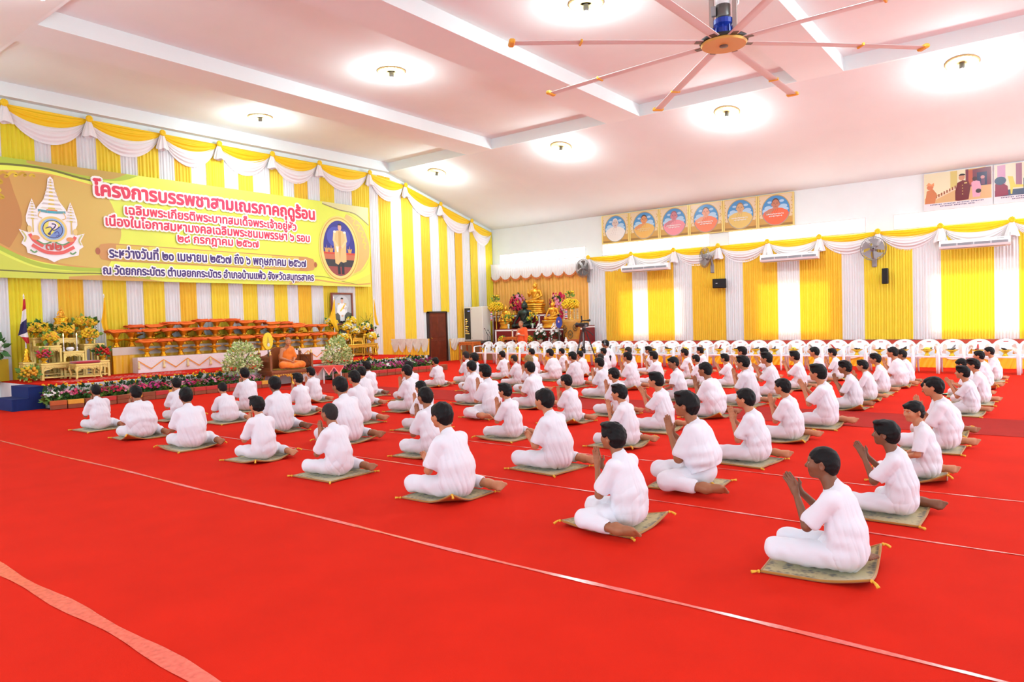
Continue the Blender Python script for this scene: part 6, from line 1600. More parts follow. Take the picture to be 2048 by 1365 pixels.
for lb, x, z in (('tall spray of crimson and pink flowers at the wall-corner side of the largest statue', -17.9, 1.811), ('tall spray of crimson and pink flowers at the hall side of the largest statue', -15.85, 1.301)):
    t = thing('flower_spray', lb, 'flowers', (x, 23.55, z), 0, 'crimson flower sprays')
    H0 = 2.62 - z
    bowl(t, 0, .10, .14, GOLDB)
    rnd = random.Random(int(-x * 10)); mb = {}
    bl = MB(); leaf_quads(bl, (0, 0, H0 * .6), .3, 60, .14, rnd, 1.3); bl.build('leaves', LEAF[2], t)
    for k in range(120):
        a = rnd.uniform(0, 6.28); zz = rnd.uniform(.16, H0); r = (.16 + .26 * math.sin(PI * min(1, zz / H0 * .9))) * rnd.uniform(.75, 1.0)
        cl = ('crimson', 'crimson', 'rose', 'pink')[rnd.randrange(4)]
        if math.sin(a + zz * 3) > .82: cl = 'pink'
        else: cl = 'crimson' if rnd.random() < .7 else 'rose'
        blossom(mb.setdefault(cl, MB()), (r * math.cos(a), r * .7 * math.sin(a), zz), (math.cos(a), math.sin(a), .2), rnd.uniform(.05, .075), rnd, 5)
    for cl, m in mb.items(): m.build('blossoms', PET[cl], t)
JAR = mat('carved_yellow_wood', (186, 132, 48), .5, var=.2, scale=6)
def garland(t, x, y, z0, z1, cols):
    b = MB(); n = 9; u = sorted(set(cols), key=lambda m: m.name)
    for k in range(n): b.cur = u.index(cols[k % len(cols)]); b.ball((x, y, z0 + (z1 - z0) * k / n), (.05, .05, .03), 8, 5)
    b.build('garland', u, t, smooth=True)
gcols = [mat('garland_white', (240, 236, 236), .7), mat('garland_red', (200, 40, 50), .7), mat('garland_white', (0, 0, 0)), mat('garland_navy', (60, 60, 120), .7)]
t = thing('carved_planter', 'large carved yellow wooden planter with dark relief at the hall end of the shrine', 'planter', (-14.33, 22.15, PLT + .001))
b = MB(); b.lathe([(.24, 0), (.25, .05), (.27, .25), (.32, .55), (.36, .80), (.35, .90), (.30, .90)], (0, 0, 0), 24); b.build('body', JAR, t, smooth=True)
b = MB(); b.lathe([(.255, .0), (.262, .16), (.25, .16)], (0, 0, 0), 24); b.build('base_band', mat('red_brown_band', (156, 66, 30), .5), t, smooth=True)
for a, zz, s_ in ((-1.9, .55, .12), (-1.2, .35, .13), (-.6, .6, .11), (-2.5, .3, .1)):
    b = MB(); r = .27 + .11 * zz
    b.tube([((r + .005) * math.cos(a + s_ * 2.2 * math.cos(q)), (r + .005) * math.sin(a + s_ * 2.2 * math.cos(q)), zz + s_ * 1.1 * math.sin(q)) for q in np.linspace(0, 2 * PI, 15)], .02, 6)
    b.ball((r * math.cos(a), r * math.sin(a), zz), (.04, .04, .05), 6, 5); b.build('carved_motif', mat('dark_relief', (104, 78, 34), .6), t, smooth=True)
def tall_yellow(label, x, y, z, zc, stand):
    t = thing('flower_arrangement', label, 'flowers', (x, y, z), 0, 'tall yellow shrine flowers')
    b = MB(); b.lathe([(.10, 0), (.09, .03), (.03, .08), (.03, zc - z - .32), (.10, zc - z - .2), (.04, zc - z - .1)], (0, 0, 0), 14); b.build('stand', stand, t, smooth=True)
    bouquet(t, (0, 0, zc - z), .30, ['yellow'], 110, .048, 26, .72, 31)
    rnd = random.Random(9); b = MB(); leaf_quads(b, (0, 0, zc - z + .32), .12, 30, .14, rnd, .9, 1); b.build('top_leaves', LEAF[1], t)
    b = MB()
    for k in range(9): a = 2.4 * k; pompon(b, (.11 * math.cos(a), .11 * math.sin(a), zc - z + .40 + .04 * (k % 3)), .045, rnd)
    b.build('top_blossoms', PET['yellow'], t, smooth=True)
    b = MB()
    for k in range(12):
        a = 2 * PI * k / 12
        for q in range(7): b.ball((.27 * math.cos(a), .27 * math.sin(a), zc - z - .18 - .06 * q), (.012, .012, .022), 5, 4)
    b.build('hanging_strings', PET['cream'], t)
    garland(t, .0, -.31, zc - z - .5, zc - z - .16, [gcols[1], gcols[0], gcols[3], gcols[0]])
tall_yellow('tall ball of yellow flowers with hanging strings above the carved planter', -14.36, 22.15, PLT + .905, 2.10, GOLD)
tall_yellow('tall ball of yellow flowers with hanging strings at the wall-corner end of the shrine', -18.32, 22.62, PLT + .001, 2.12, GOLD)
for lb, x in (('vase of yellow tulips at the wall-corner side of the dark statue', -17.52), ('vase of yellow tulips at the hall side of the dark statue', -16.32)):
    t = thing('flower_vase', lb, 'flowers', (x, 22.40, 1.236), 0, 'tulip vases')
    b = MB(); b.lathe([(.04, 0), (.05, .02), (.03, .08), (.05, .16), (.035, .2)], (0, 0, 0), 12); b.build('vase', mat('pale_glass_vase', (206, 216, 206), .15), t, smooth=True)
    rnd = random.Random(int(-x)); b = MB(); leaf_quads(b, (0, 0, .36), .18, 22, .13, rnd, 1.0, .5); b.build('leaves', LEAF[1], t)
    b = MB()
    for k in range(15):
        a = 2.4 * k; r = .09 + .17 * rnd.random(); b.ball((r * math.cos(a), r * math.sin(a), .36 + .26 * rnd.random()), (.032, .032, .05), 7, 5)
    b.build('blossoms', PET['yellow'], t, smooth=True)
for lb, x in (('potted white lilies in front of the shrine, beside the monk', -15.68), ('potted white lilies in front of the shrine, beside the blue fan', -14.98)):
    t = thing('potted_lily', lb, 'plant', (x, 21.98, PLT + .001), 0, 'potted white lilies')
    b = MB(); b.lathe([(.08, 0), (.11, .14), (.12, .16), (.10, .16)], (0, 0, 0), 16); b.build('pot', mat('cream_pot', (226, 214, 190), .5), t, smooth=True)
    rnd = random.Random(int(-x * 7)); b = MB(); leaf_quads(b, (0, 0, .28), .17, 70, .13, rnd, .9); b.build('leaves', LEAF[2], t)
    b = MB()
    for k in range(18):
        a = 2.4 * k; q = k / 18; r = .20 * (1 - q * .8); p = (r * math.cos(a), r * math.sin(a), .36 + .42 * q); blossom(b, p, (p[0] * 3, p[1] * 3 - .4, .5), .085 * (1 - .3 * q), rnd, 6)
    b.build('blossoms', PET['white'], t)
t = thing('monk_fan', 'dark blue oval ceremonial fan on a carved stand at the shrine', 'fan', (-14.72, 21.88, PLT + .001))
b = MB(); b.lathe([(.10, 0), (.10, .03), (.05, .06), (.06, .14), (.04, .2), (.05, .34), (.025, .42), (.012, .5), (.012, .62)], (0, 0, 0), 12); b.build('stand', mat('dark_carved_stand', (66, 56, 50), .4, .3), t, smooth=True)
b = MB(); n = 30
for s_ in (-1, 1):
    vs = [(0, s_ * .014, .80)] + [(.145 * math.cos(2 * PI * i / n), s_ * .006, .80 + .215 * math.sin(2 * PI * i / n)) for i in range(n)]
    b.add(vs, [(0, 1 + i, 1 + (i + 1) % n)[::-s_] for i in range(n)])
b.build('fan_face', mat('royal_blue_silk', (52, 66, 160), .6), t)
A = Art(lambda a, z, o: (a, -.016 - o, z)); A.ell(0, .83, .035, .045, (226, 140, 130)); A.ell(0, .83, .018, .025, (240, 220, 200)); A.build('embroidery', INK, t)
OW = mat('orange_brown_wood', (206, 112, 44), .4, var=.15, scale=8)
ot = carved_table('small orange wooden table on the platform beside the standing monk', -17.42, -16.74, 21.86, 22.16, PLT, .925, m=OW, group=None, name='offering_table')
for lb, x in (('small bunch of yellow flowers by the orange wooden table, wall-corner side', -17.56), ('small bunch of yellow flowers behind the standing monk', -16.2)):
    vase_of_flowers(lb, (x, 21.98, PLT + .001), .12, ['yellow'], 22, .06, .10, 'small yellow bunches', 51, br=.045, nl=26)
t = thing('candle', 'thin yellow candle standing on the orange wooden table', 'candle', (-17.05, 22.0, .926)); b = MB(); b.lathe([(.03, 0), (.008, .02), (.007, .28)], (0, 0, 0), 8); b.build('stick', PET['amber'], t)
t = thing('bottle', 'small clear bottle with a white cap on the platform edge', 'bottle', (-15.2, 21.9, PLT + .001)); b = MB(); b.lathe([(.035, 0), (.038, .1), (.036, .14), (.014, .19), (.014, .22)], (0, 0, 0), 12); b.build('body', mat('clear_bottle', (214, 210, 220), .1), t, smooth=True)
b = MB(); b.lathe([(.017, .22), (.017, .25)], (0, 0, 0), 10); b.build('cap', WHP, t)
t = thing('figurine', 'small white seated figurine on the platform below the planter', 'figurine', (-14.42, 21.87, PLT + .001)); b = MB(); b.ball((0, 0, .06), (.08, .06, .06), 10, 8); b.ball((0, 0, .14), (.055, .045, .06), 10, 8); b.ball((0, 0, .21), (.035, .035, .04), 10, 8); b.build('figure', WHP, t, smooth=True)
# standing monk
ST = person_meshes('standing', feet='S', arms='low', hair='shaved', yaw=-.15, pitch=-.22, h=.008, seed=41, up=.72)
pm = PM['standing']
R_ = Field((-.40, -.40, -.005), (.36, .40, 1.42), .009)
R_.cone((.05, 0, .28), .20, (.05, 0, .80), .17, .06, (1.15, 1, 1)); R_.cone(pm['pel'] + (.01, 0, .02), .15, pm['wst'], .13, .06, (1, .8, 1)); R_.cone(pm['wst'], .13, pm['ch'], .122, .05, (1, .72, 1))
R_.cone((.015, -.13, 1.235), .066, (.015, .03, 1.265), .06, .05); S, E_2 = pm['arms'][0]; R_.cone(S, .075, E_2, .075, .04); R_.cone(E_2, .075, E_2 + np.array((-.03, .02, -.16)), .05, .03)
R_.plane((0, -.055, 1.325), (0, .68, .73), .008)
R_.folds(.007, 73, (.04, 0), 1.3, .2, 3, .2); R_.plane((0, 0, .16), (0, 0, -1), .01)
del ST['t_shirt'], ST['trousers']; ST['robe'] = R_.mesh('robe_standing', SAFF2)
person(ST, 'standing monk in a bright orange robe looking down, behind the white chairs at the shrine', (-16.0, 21.25, .002), PI / 2 + .25, 1.0, 0, HAIR_MONK, None, 'person', 'person')
t = tag(MB().box((0, 0, 0), (.10, .05, .08), 0, .02).build('white_cup', WHP, None, loc=(-15.925, 20.945, 1.07)), 'small white cloth bundle held in the standing monk\'s hands', 'bundle')
# sound cabinet
t = thing('equipment_cabinet', 'tall beige sound equipment cabinet with a dark glass strip by the shrine corner', 'cabinet', (-19.05, 22.25, PLT + .001))
BEI = mat('beige_cabinet_steel', (226, 222, 210), .45)
b = MB(); b.box((0, 0, .08), (1.02, .5, .10)); b.build('plinth', mat('dark_cabinet_plinth', (90, 86, 80), .5), t)
b = MB(); b.box((0, 0, .83), (1.02, .5, 1.40), 0, .012); sharp(b.build('body', BEI, t))
b = MB(); b.box((-.30, -.256, .83), (.32, .012, 1.30), 0, .004); gl = b.build('glass_door', mat('dark_cabinet_glass', (52, 46, 34), .12), t)
b = MB(); LEDS = mat('amber_led', (255, 170, 80), .4, emit=6); rnd = random.Random(5)
for k in range(9):
    for q in range(rnd.randrange(2, 7)): b.box((-.42 + .035 * q + rnd.uniform(0, .02), -.264, .42 + .075 * k), (.018, .004, .014))
b.build('indicator_lights', LEDS, gl); b = MB()
for q in range(3): b.box((-.26 + .04 * q, -.264, 1.36), (.02, .004, .016))
b.build('blue_lights', mat('blue_led', (140, 160, 255), .4, emit=6), gl)
b = MB(); b.box((.19, -.255, .83), (.62, .012, 1.34), 0, .004); dr = b.build('steel_door', BEI, t)
b = MB()
for x, z in ((-.06, 1.43), (-.06, .24)): b.box((x, -.264, z), (.02, .01, .02))
b.build('lock', BLK, dr)
carved_table('orange-brown wooden side table on the floor at the corner of the hall', -18.95, -18.2, 20.95, 21.45, 0, .77, m=OW, group=None, name='wooden_table')
t = thing('microphone', 'black desk microphones on stands beside the equipment cabinet', 'microphone', (-18.3, 21.98, PLT + .001))
b = MB()
for k, (x, h_) in enumerate(((0, .62), (.1, .45), (.18, .55))): b.tube([(x, 0, 0), (x + .02, 0, h_ * .6), (x - .08, -.05, h_)], .007, 5); b.ball((x - .09, -.06, h_), .022, 6, 5); b.lathe([(.05, 0), (.04, .02)], (x, 0, 0), 10)
b.build('stand', BLK, t)

# ---------------------------------------------------------------- white chairs and the trays on them
CHP = mat('white_chair_plastic', (244, 242, 248), .22, spec=.5)
def chair_parts():
    t = thing('plastic_chair', 'x', 'chair', (0, 0, 0), 0, 'row of white plastic armchairs')
    def bar(pts, w_, th, name):
        b = MB(); b.tube(pts, [.5 * w_] * len(pts), 8); return b.build(name, CHP, t, smooth=True)
    # front is -Y
    b = MB(); b.grid(lambda u, v: (-.225 + .45 * u, -.23 + .45 * v, .42 - .022 * math.sin(PI * u) * math.sin(PI * v) - .02 * max(0, v - .8)), 12, 12)
    n0 = len(b.v); b.grid(lambda u, v: (-.225 + .45 * (1 - u), -.23 + .45 * v, .395), 2, 2); b.box((0, -.232, .405), (.46, .014, .045), 0, .005); b.box((-.228, 0, .405), (.014, .46, .04)); b.box((.228, 0, .405), (.014, .46, .04))
    sharp(b.build('seat', CHP, t), 50)
    # backrest: rounded shell with hand slot and two side windows
    def bp_(a, z, o=0): return (a, .225 + .10 * (z - .42) / .4 + .035 * (a / .26) ** 2 * -1 + o, z)
    zs = np.linspace(.42, .80, 20); b = MB(); q = 22
    def hw(z): return .262 * math.sqrt(max(.0, 1 - max(0, (z - .58) / .222) ** 2.4)) if z > .58 else .262 - .03 * (.58 - z) / .16
    keep = []
    for side, o in ((0, -.008), (1, .008)):
        base = len(b.v)
        vs = []
        for z in zs:
            for i in range(q + 1): vs.append(bp_(-hw(z) + 2 * hw(z) * i / q, z, o))
        fs = []
        for r in range(len(zs) - 1):
            for i in range(q):
                a = (-hw(zs[r]) + 2 * hw(zs[r]) * (i + .5) / q); z = (zs[r] + zs[r + 1]) / 2
                slot = abs(a) < .05 and .733 < z < .755
                win = .128 < abs(a) < .215 - .03 * max(0, (z - .6) / .1) and .455 + .35 * max(0, .16 - abs(a)) < z < .705 - .9 * max(0, .165 - abs(a))
                if slot or win: continue
                f = (r * (q + 1) + i, r * (q + 1) + i + 1, (r + 1) * (q + 1) + i + 1, (r + 1) * (q + 1) + i)
                fs.append(f if side == 0 else f[::-1])
        b.add(vs, fs)
    b.tube([bp_(-hw(z), z) for z in zs] + [bp_(0, .803)] + [bp_(hw(z), z) for z in zs[::-1]], .014, 6); b.build('backrest', CHP, t, smooth=True)
    for s_ in (-1, 1):
        b = MB(); b.tube([(s_ * .25, .245, .64), (s_ * .275, .12, .655), (s_ * .285, -.05, .65), (s_ * .28, -.20, .635), (s_ * .27, -.225, .60)], [.024, .026, .03, .028, .022], 8)
        for i in range(len(b.v)): x, y, z = b.v[i]; b.v[i] = (x, y, .645 + (z - .645) * (.55 if z > .62 else 1))
        b.build('armrest', CHP, t, smooth=True)
        for yy, nm in ((-1, 'leg'), (1, 'leg')):
            b = MB()
            if yy < 0: b.tube([(s_ * .275, -.225, .62), (s_ * .255, -.24, .42), (s_ * .25, -.25, .2), (s_ * .25, -.265, .0)], [.024, .034, .028, .020], 8)
            else: b.tube([(s_ * .24, .23, .44), (s_ * .235, .25, .2), (s_ * .225, .285, .0)], [.03, .026, .02], 8)
            b.build(nm, CHP, t, smooth=True)
    return t
ch0 = chair_parts()
CX = [-16.85 + .5295 * i for i in range(32)]
tr0 = thing('offering_tray', 'x', 'offering tray', (0, 0, 0))
b = MB(); b.lathe([(.075, 0), (.07, .012), (.04, .06), (.04, .08), (.09, .12), (.155, .165), (.16, .175), (.13, .16), (.03, .14)], (0, 0, 0), 20); b.build('tray', GOLDB, tr0, smooth=True)
itm = [mat('dark_offering', (66, 62, 56), .6), mat('grey_offering', (120, 118, 116), .5), mat('yellow_offering', (236, 206, 60), .6), mat('red_offering', (196, 60, 50), .6)]
def items(k):
    b = MB(); rnd = random.Random(k); m = itm[(0, 1, 0, 2, 1, 3)[k]]
    if k == 3: b.ball((0, 0, .185), (.09, .08, .05), 10, 6); b.tube([(.04, 0, .2), (.11, .03, .24)], .012, 5)
    else: b.tube([(-.05, 0, .17), (.02, .01, .19), (.10, .02, .20 + .02 * k), (.13, .02, .22 + .02 * k)], [.022, .03, .02, .008], 7); b.ball((-.06, .03, .18), (.04, .03, .025), 7, 5)
    me = bpy.data.meshes.new('offering'); me.from_pydata(b.v, [], b.f); me.materials.append(m); me.polygons.foreach_set('use_smooth', [True] * len(b.f)); return me
its = [items(k) for k in range(6)]
for i, x in enumerate(CX):
    y = 20.0 + .02 * math.sin(i * 1.7); rz = .03 * math.sin(i * 2.3)
    lb = 'white plastic armchair, %s along the row from the corner shrine' % NTH[i + 1]
    if i == 0: c = ch0; c.location = (x, y, .002); c.rotation_euler = (0, 0, rz); c['label'] = lb
    else: dup(ch0, (x, y, .002), rz, label=lb)
    lb = 'gold pedestal tray of offerings on the %s white chair from the corner shrine' % NTH[i + 1]
    if i == 0: r = tr0; r.location = (x, y + .02, .418); r['label'] = lb; r['group'] = 'offering trays on the chairs'
    else: r = dup(tr0, (x, y + .02, .418), i * .7, label=lb, group='offering trays on the chairs')
    r.scale = (.88,) * 3
    link('offering', its[i % 6], r)

# ---------------------------------------------------------------- the boys and their mats
V = dict(
    R=person_meshes('side_sit', 'R', 'wai', .01, 1.0, 0, 0, 'medium', seed=1),
    R2=person_meshes('side_sit_slim', 'R', 'wai', .02, .93, .15, -.05, 'full', seed=2),
    R3=person_meshes('side_sit_low', 'R', 'low', .03, 1.04, -.1, -.08, 'medium', seed=3, slump=.015),
    RO=person_meshes('side_sit_open', 'R', 'open', .0, .97, .05, .02, 'full', seed=4),
    C=person_meshes('stout', 'R', 'wai', .03, 1.28, 0, 0, 'medium', seed=5),
    L=person_meshes('mirror_sit', 'L', 'wai', .02, 1.02, 0, .02, 'full', seed=6, h=.005),
    LC=person_meshes('mirror_stout', 'L', 'wai', .02, 1.25, 0, 0, 'full', seed=7, hem=False, h=.005),
    K=person_meshes('knees_front', 'K', 'open', .02, .98, .18, 0, 'buzz', seed=8, h=.0045),
    T=person_meshes('turned', 'R', 'lap', .0, .95, .75, -.1, 'medium', seed=9, h=.005),
    B=person_meshes('bent', 'R', 'low', .13, 1.05, 0, -.35, 'medium', seed=10, slump=.05),
    Z=person_meshes('buzzed', 'R', 'wai', .01, .96, 0, 0, 'buzz', seed=12))
# (x, y, height, variant, skin, shaved?)  rows run away from the camera; x from the stage
BOYS = '''-12.31 4.87 0.73 Z 1 1 1
-10.74 4.81 0.77 C 1 1 2
-9.17 4.75 0.82 R3 1 1 3
-7.55 4.78 0.75 R2 0 1 4
-6.02 4.67 0.76 Z 1 1 5 s
-4.33 4.64 0.87 R3 0 1 6
-2.62 4.70 0.77 L 1 1 7
-1.07 4.56 0.75 K 2 1 8
-12.15 6.11 0.74 R 0 2 1
-11.07 6.40 0.70 B 0 2 2
-9.28 6.19 0.85 R3 2 2 3
-7.61 6.11 0.90 R3 1 2 4
-5.92 5.99 0.81 R 1 2 5
-4.21 6.09 0.86 R3 0 2 6
-2.64 6.14 0.87 LC 1 2 7
-1.00 6.04 0.72 RO 2 2 8
-12.19 7.45 0.82 R 0 3 1
-10.69 7.59 0.74 R2 0 3 2
-8.85 7.35 0.85 R 0 3 3
-7.41 7.39 0.72 R 0 3 4
-5.81 7.40 0.73 R2 0 3 5
-4.20 7.64 0.75 R2 0 3 6
-2.57 7.44 0.78 R 0 3 7
-1.01 7.46 0.72 T 0 3 8
-12.20 8.98 0.71 R2 0 4 1
-10.57 8.94 0.77 R 0 4 2
-9.18 8.82 0.83 R 0 4 3
-7.39 8.88 0.86 L 0 4 4
-5.85 8.94 0.73 R 0 4 5
-4.34 8.90 0.80 RO 0 4 6
-2.64 8.94 0.76 R 0 4 7
-1.03 9.10 0.81 R 0 4 8
-11.96 10.27 0.76 R2 2 5 1
-10.49 10.12 0.80 R 1 5 2
-8.80 10.17 0.84 R3 0 5 3
-7.42 10.18 0.84 R3 0 5 4
-5.63 10.00 0.76 R 0 5 5
-4.23 10.44 0.84 C 1 5 6
-2.55 10.21 0.85 RO 0 5 7
-1.08 10.10 0.73 B 1 5 8
-12.09 12.56 0.71 R 0 6 1
-10.50 12.20 0.86 R 0 6 2
-9.00 12.26 0.81 R 0 6 3 b
-7.12 12.07 0.79 R 0 6 4
-5.61 12.20 0.81 T 1 6 5
-4.22 12.04 0.85 R2 0 6 6
-2.63 12.22 0.77 R2 1 6 7
-1.06 12.28 0.71 RO 0 6 8
-11.88 13.46 0.82 Z 0 7 1 s
-10.35 13.49 0.74 Z 0 7 2 s
-8.81 13.71 0.81 R 0 7 3
-7.37 13.70 0.81 R 0 7 4
-4.30 13.47 0.83 RO 0 7 5
-2.64 13.51 0.70 R2 0 7 6
-1.02 13.71 0.73 R2 0 7 7
-11.79 14.83 0.75 R 0 8 1
-10.25 14.92 0.81 C 0 8 2
-8.77 14.89 0.70 Z 0 8 3 s
-7.25 14.68 0.77 RO 0 8 4
-6.24 14.71 0.70 R 0 8 5
-5.68 14.93 0.71 RO 0 8 6
-4.19 14.86 0.78 RO 0 8 7
-2.65 14.71 0.75 R2 0 8 8
-1.17 14.72 0.71 B 0 8 9
-11.78 16.17 0.75 R 0 9 1
-10.16 16.20 0.70 R3 0 9 2
-8.93 16.61 0.78 Z 0 9 3 s
-7.20 16.29 0.75 R 0 9 4
-5.72 16.14 0.81 RO 0 9 5
-5.47 16.89 0.74 RO 0 9 6
-4.14 16.22 0.80 R 0 9 7
-2.56 16.03 0.81 C 0 9 8
-2.52 16.71 0.72 R2 1 9 9
-1.14 16.28 0.73 R 0 9 10
-11.54 17.35 0.70 R 0 10 1
-10.15 17.40 0.71 R 2 10 2
-8.77 17.49 0.75 R2 0 10 3
-7.55 18.04 0.70 RO 0 10 4
-4.02 17.27 0.71 R2 0 10 5
-1.08 17.94 0.72 R 0 10 6'''
MATP = bpy.data.materials.new('brown_gold_velvet'); MATP.use_nodes = True
nt = MATP.node_tree; bs = nt.nodes['Principled BSDF']; bs.inputs['Roughness'].default_value = .85; bs.inputs['Sheen Weight'].default_value = .3
tc = nt.nodes.new('ShaderNodeTexCoord'); vo = nt.nodes.new('ShaderNodeTexVoronoi'); vo.inputs['Scale'].default_value = 34
nz = nt.nodes.new('ShaderNodeTexNoise'); nz.inputs['Scale'].default_value = 9; nz.inputs['Detail'].default_value = 6
sx = nt.nodes.new('ShaderNodeSeparateXYZ'); ax_ = nt.nodes.new('ShaderNodeMath'); ax_.operation = 'ABSOLUTE'; ay_ = nt.nodes.new('ShaderNodeMath'); ay_.operation = 'ABSOLUTE'
mx_ = nt.nodes.new('ShaderNodeMath'); mx_.operation = 'MAXIMUM'; sn = nt.nodes.new('ShaderNodeMath'); sn.operation = 'SINE'; ml = nt.nodes.new('ShaderNodeMath'); ml.operation = 'MULTIPLY'; ml.inputs[1].default_value = 62
ad = nt.nodes.new('ShaderNodeMath'); ad.operation = 'MULTIPLY_ADD'; ad.inputs[1].default_value = .16
r1 = nt.nodes.new('ShaderNodeValToRGB'); r1.color_ramp.elements[0].color = lin((62, 48, 22)) + (1,); r1.color_ramp.elements[1].color = lin((176, 152, 92)) + (1,); r1.color_ramp.elements[0].position = .33; r1.color_ramp.elements[1].position = .78
e_ = r1.color_ramp.elements.new(.5); e_.color = lin((108, 86, 42)) + (1,)
a2 = nt.nodes.new('ShaderNodeMath'); a2.operation = 'MULTIPLY_ADD'; a2.inputs[1].default_value = .55
for a_, b_ in ((tc.outputs['Object'], vo.inputs['Vector']), (tc.outputs['Object'], nz.inputs['Vector']), (tc.outputs['Object'], sx.inputs[0]), (sx.outputs[0], ax_.inputs[0]), (sx.outputs[1], ay_.inputs[0]), (ax_.outputs[0], mx_.inputs[0]), (ay_.outputs[0], mx_.inputs[1]), (mx_.outputs[0], ml.inputs[0]), (ml.outputs[0], sn.inputs[0]),
               (sn.outputs[0], ad.inputs[0]), (nz.outputs['Fac'], ad.inputs[2]), (vo.outputs['Distance'], a2.inputs[0]), (ad.outputs[0], a2.inputs[2]), (a2.outputs[0], r1.inputs['Fac']), (r1.outputs['Color'], bs.inputs['Base Color'])): nt.links.new(a_, b_)
MTRIM = mat('orange_mat_binding', (170, 112, 36), .8, sheen=.3); MTAS = mat('yellow_tassel', (236, 180, 50), .7); MBACK = mat('orange_mat_backing', (196, 108, 36), .85)
def mat_meshes(seed, curl):
    """Thin square sitting mat, one corner or edge lifted."""
    rnd = random.Random(seed); W, D = .60, .58; th = .013
    cs = [(sx, sy_) for sx in (-1, 1) for sy_ in (-1, 1)]; lift = {c: 0 for c in cs}
    for c, a in curl: lift[c] = a
    def Z(x, y):
        z = 0
        for (sx, sy_), a in lift.items():
            d = (sx * x / (W / 2) + sy_ * y / (D / 2)) / 2
            z += a * max(0, (d - .52) / .48) ** 1.6
        return z + .003 * math.sin(x * 13 + seed) * math.sin(y * 11) + .003
    def fn(o): return lambda u, v: (-W / 2 + W * u, -D / 2 + D * v, Z(-W / 2 + W * u, -D / 2 + D * v) + o)
    top = MB(); top.cur = 0; top.grid(fn(th), 22, 20); top.cur = 1; g = fn(.0); top.grid(lambda u, v: g(1 - u, v), 22, 20)
    edge = MB(); n = 20; ring = [(-1 + 2 * i / n, -1) for i in range(n)] + [(1, -1 + 2 * i / n) for i in range(n)] + [(1 - 2 * i / n, 1) for i in range(n)] + [(-1, 1 - 2 * i / n) for i in range(n)] + [(-1, -1)]
    edge.tube([(x * W / 2, y * D / 2, Z(x * W / 2, y * D / 2) + th * .5 + .001) for x, y in ring], .009, 6, False)
    out = [('pad', top, [MATP, MBACK]), ('binding', edge, [MTRIM])]
    for sx, sy_ in cs:
        t_ = MB(); x, y = sx * W / 2, sy_ * D / 2; z = Z(x, y) + th * .5
        t_.ball((x + sx * .012, y + sy_ * .012, z + .002), .011, 7, 5); t_.tube([(x + sx * .02, y + sy_ * .02, z + .004), (x + sx * .035, y + sy_ * .03, max(.012, z - .006)), (x + sx * .048, y + sy_ * .042, max(.012, z - .02))], [.006, .009, .011], 7)
        out.append(('tassel', t_, [MTAS]))
    res = []
    for nm, b_, ms in out:
        me = bpy.data.meshes.new(nm); me.from_pydata(b_.v, [], b_.f)
        for m in ms: me.materials.append(m)
        if len(ms) > 1: me.polygons.foreach_set('material_index', b_.m)
        me.polygons.foreach_set('use_smooth', [True] * len(b_.f)); res.append((nm, me))
    return res
MATV = [mat_meshes(1, []), mat_meshes(2, [((1, -1), .10)]), mat_meshes(3, [((-1, -1), .03), ((1, 1), .05)]), mat_meshes(4, [((1, -1), .05), ((1, 1), .09)])]
LINE = ['', 'nearest line', 'second line', 'third line', 'fourth line', 'fifth line', 'sixth line', 'seventh line', 'eighth line', 'ninth line', 'farthest line']
DESC = dict(R='palms pressed together', R2='slim, palms together', R3='hands held low', RO='open praying hands raised', C='stout, palms together', L='feet tucked towards the camera', LC='stout, feet tucked forward', K='cropped hair, fingertips touching', T='head turned aside', B='bending forward', Z='cropped hair, palms together')
rnd = random.Random(12)
for ln in BOYS.strip().splitlines():
    f = ln.split(); x, y, hgt, var, skin, row, k = float(f[0]), float(f[1]), float(f[2]), f[3], int(f[4]), int(f[5]), int(f[6])
    hr = HAIR_SHAVED if len(f) > 7 and f[7] == 's' else (HAIR_BLOND if len(f) > 7 and f[7] == 'b' else None)
    sc = hgt / .835; rz = rnd.uniform(-.12, .12)
    who = 'bleached-haired person' if hr is HAIR_BLOND else ('shaven-headed person' if hr is HAIR_SHAVED else 'person')
    lb = '%s in white, %s, %s from the stage in the %s' % (who, DESC[var], NTH[k], LINE[row])
    p = person(V[var], lb, (x, y, .020), rz, sc, skin, hr)
    q = thing('sitting_mat', 'brown-gold sitting mat, %s from the stage in the %s of seated people' % (NTH[k], LINE[row]), 'mat', (x - .10, y + .05, .001), rnd.uniform(-.10, .10), 'brown-gold sitting mats')
    q.scale = (1, 1, 1)
    for nm, me in MATV[(row * 3 + k * 5) % 4]: link(nm, me, q)
    if var == 'LC':
        b = MB(); b.grid(lambda u, v: (.118 + .075 * math.sin(PI * u) * .0 + .055 * math.cos((u - .5) * 2.4) - .055 + .006, -.12 + .24 * u, .165 + .05 * v), 10, 3); b.build('waistband', BLUE, p, smooth=True)
# ---------------------------------------------------------------- cameraman, camera, small things
SQ = person_meshes('crouch', 'Q', 'low', .05, 1.05, .2, -.12, 'medium', seed=15, h=.008)
mp = person(SQ, 'crouching person in a white shirt with headphones beside the camera tripod', (-11.12, 19.32, .002), .35, 1.06, 1, None, None)
for o in mp.children:
    if o.name.startswith('trousers'): o.material_slots[0].link = 'OBJECT'; o.material_slots[0].material = mat('dark_brown_trousers', (66, 48, 44), .8)
hcx = PM['crouch']['nk'] + np.array((-.06, 0, .15))
b = MB()
for s_ in (-1, 1): b.ball((hcx[0] + .005, s_ * .092, hcx[2] - .015), (.042, .024, .048), 10, 8)
b.tube([(hcx[0] + .005, .098 * math.cos(a), hcx[2] + .115 * math.sin(a)) for a in np.linspace(.05, PI - .05, 12)], .012, 6); b.build('headphones', mat('grey_headphones', (92, 92, 98), .4), mp, smooth=True)
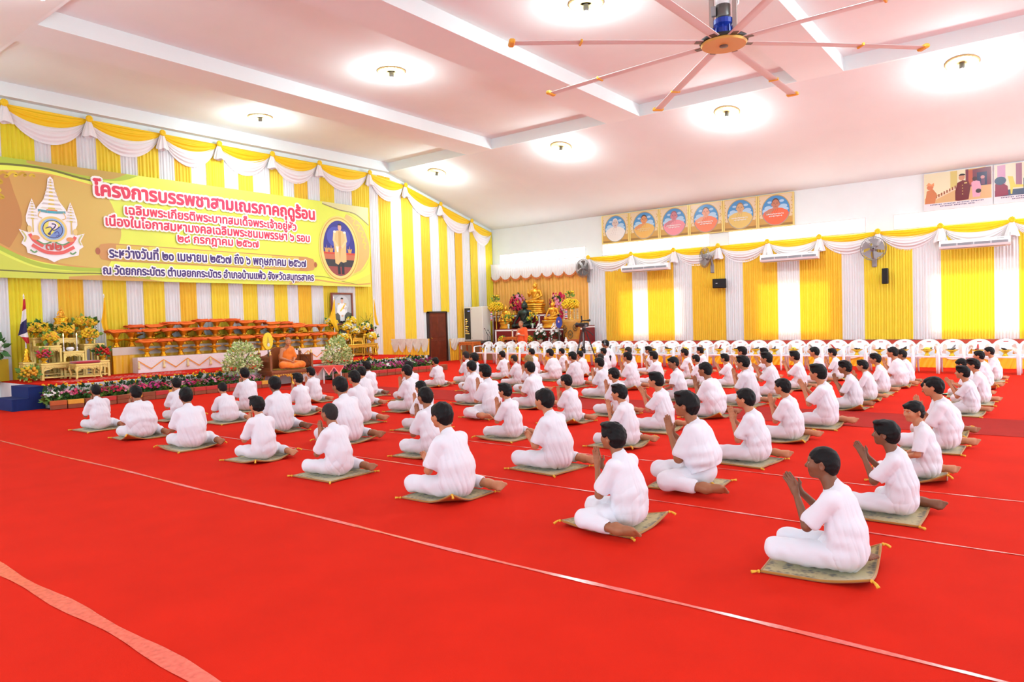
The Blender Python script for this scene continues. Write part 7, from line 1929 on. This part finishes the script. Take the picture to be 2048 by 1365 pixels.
t = thing('camera_tripod', 'black three-legged camera tripod in front of the chairs', 'tripod', (-11.78, 18.9, 0))
b = MB(); b.tube([(0, 0, 1.24), (0, 0, .55)], .022, 8); b.tube([(0, 0, .62), (0, 0, .48)], .04, 8); b.build('centre_column', BLK, t)
for k in range(3):
    a = 2 * PI * k / 3 + .25; ca, sa = math.cos(a), math.sin(a); b = MB()
    for o in (-.022, .022): b.tube([(-sa * o + ca * .05, ca * o + sa * .05, 1.2), (-sa * o + ca * .30, ca * o + sa * .30, .52)], .011, 6)
    b.tube([(ca * .25, sa * .25, .66), (ca * .46, sa * .46, .015)], [.016, .012], 6); b.ball((ca * .463, sa * .463, .014), (.022, .022, .014), 6, 4); b.tube([(0, 0, .55), (ca * .28, sa * .28, .57)], .007, 5); b.build('leg', BLK, t)
b = MB(); b.lathe([(.05, 1.2), (.06, 1.24), (.05, 1.28), (.065, 1.30)], (0, 0, 0), 12); b.tube([(0, .02, 1.27), (.22, .05, 1.12), (.30, .06, 1.04)], [.012, .012, .016], 6); b.build('pan_head', BLK, t)
t = thing('video_camera', 'black video camera mounted on the tripod', 'camera', (-11.78, 18.9, 1.302), -.2)
b = MB(); b.box((0, 0, .075), (.34, .13, .13), 0, .02); sharp(b.build('body', BLK, t))
b = MB(); b.lathe([(.055, -.17), (.06, -.22), (.075, -.28), (.08, -.30), (.06, -.30)], (0, 0, .075), 16, 'x'); b.build('lens_hood', BLK, t)
b = MB(); b.tube([(-.12, 0, .14), (-.10, 0, .20), (.12, 0, .21), (.26, 0, .21)], [.018, .02, .022, .04], 8); b.tube([(-.10, .03, .18), (-.12, .03, .36)], .022, 8); b.build('top_handle', BLK, t); b = MB(); b.box((.16, -.07, .06), (.08, .02, .06)); b.build('viewfinder', mat('grey_viewfinder', (130, 130, 134), .3), t)
t = thing('microphone', 'black handheld microphone standing upright beside the tripod', 'microphone', (-10.85, 18.9, .001))
b = MB(); b.lathe([(.09, 0), (.09, .015), (.012, .03), (.012, .22)], (0, 0, 0), 12); b.build('stand', BLK, t, smooth=True); b = MB(); b.lathe([(.013, .22), (.02, .33), (.032, .36), (.034, .39), (.02, .42), (.004, .425)], (0, 0, 0), 12); b.build('head', BLKG, t, smooth=True)
b = MB(); b.grid(lambda u, v: (-.13 + .26 * u, -.09 + .18 * v, .012 + .018 * math.sin(u * 7 + v * 3) * math.sin(v * 5) ** 2 + .006), 14, 10)
tag(b.build('folded_cloth', mat('mint_green_cloth', (110, 206, 186), .8), None, smooth=True, loc=(-1.62, 15.0, .002)), 'small mint green cloth lying on the red carpet', 'cloth')
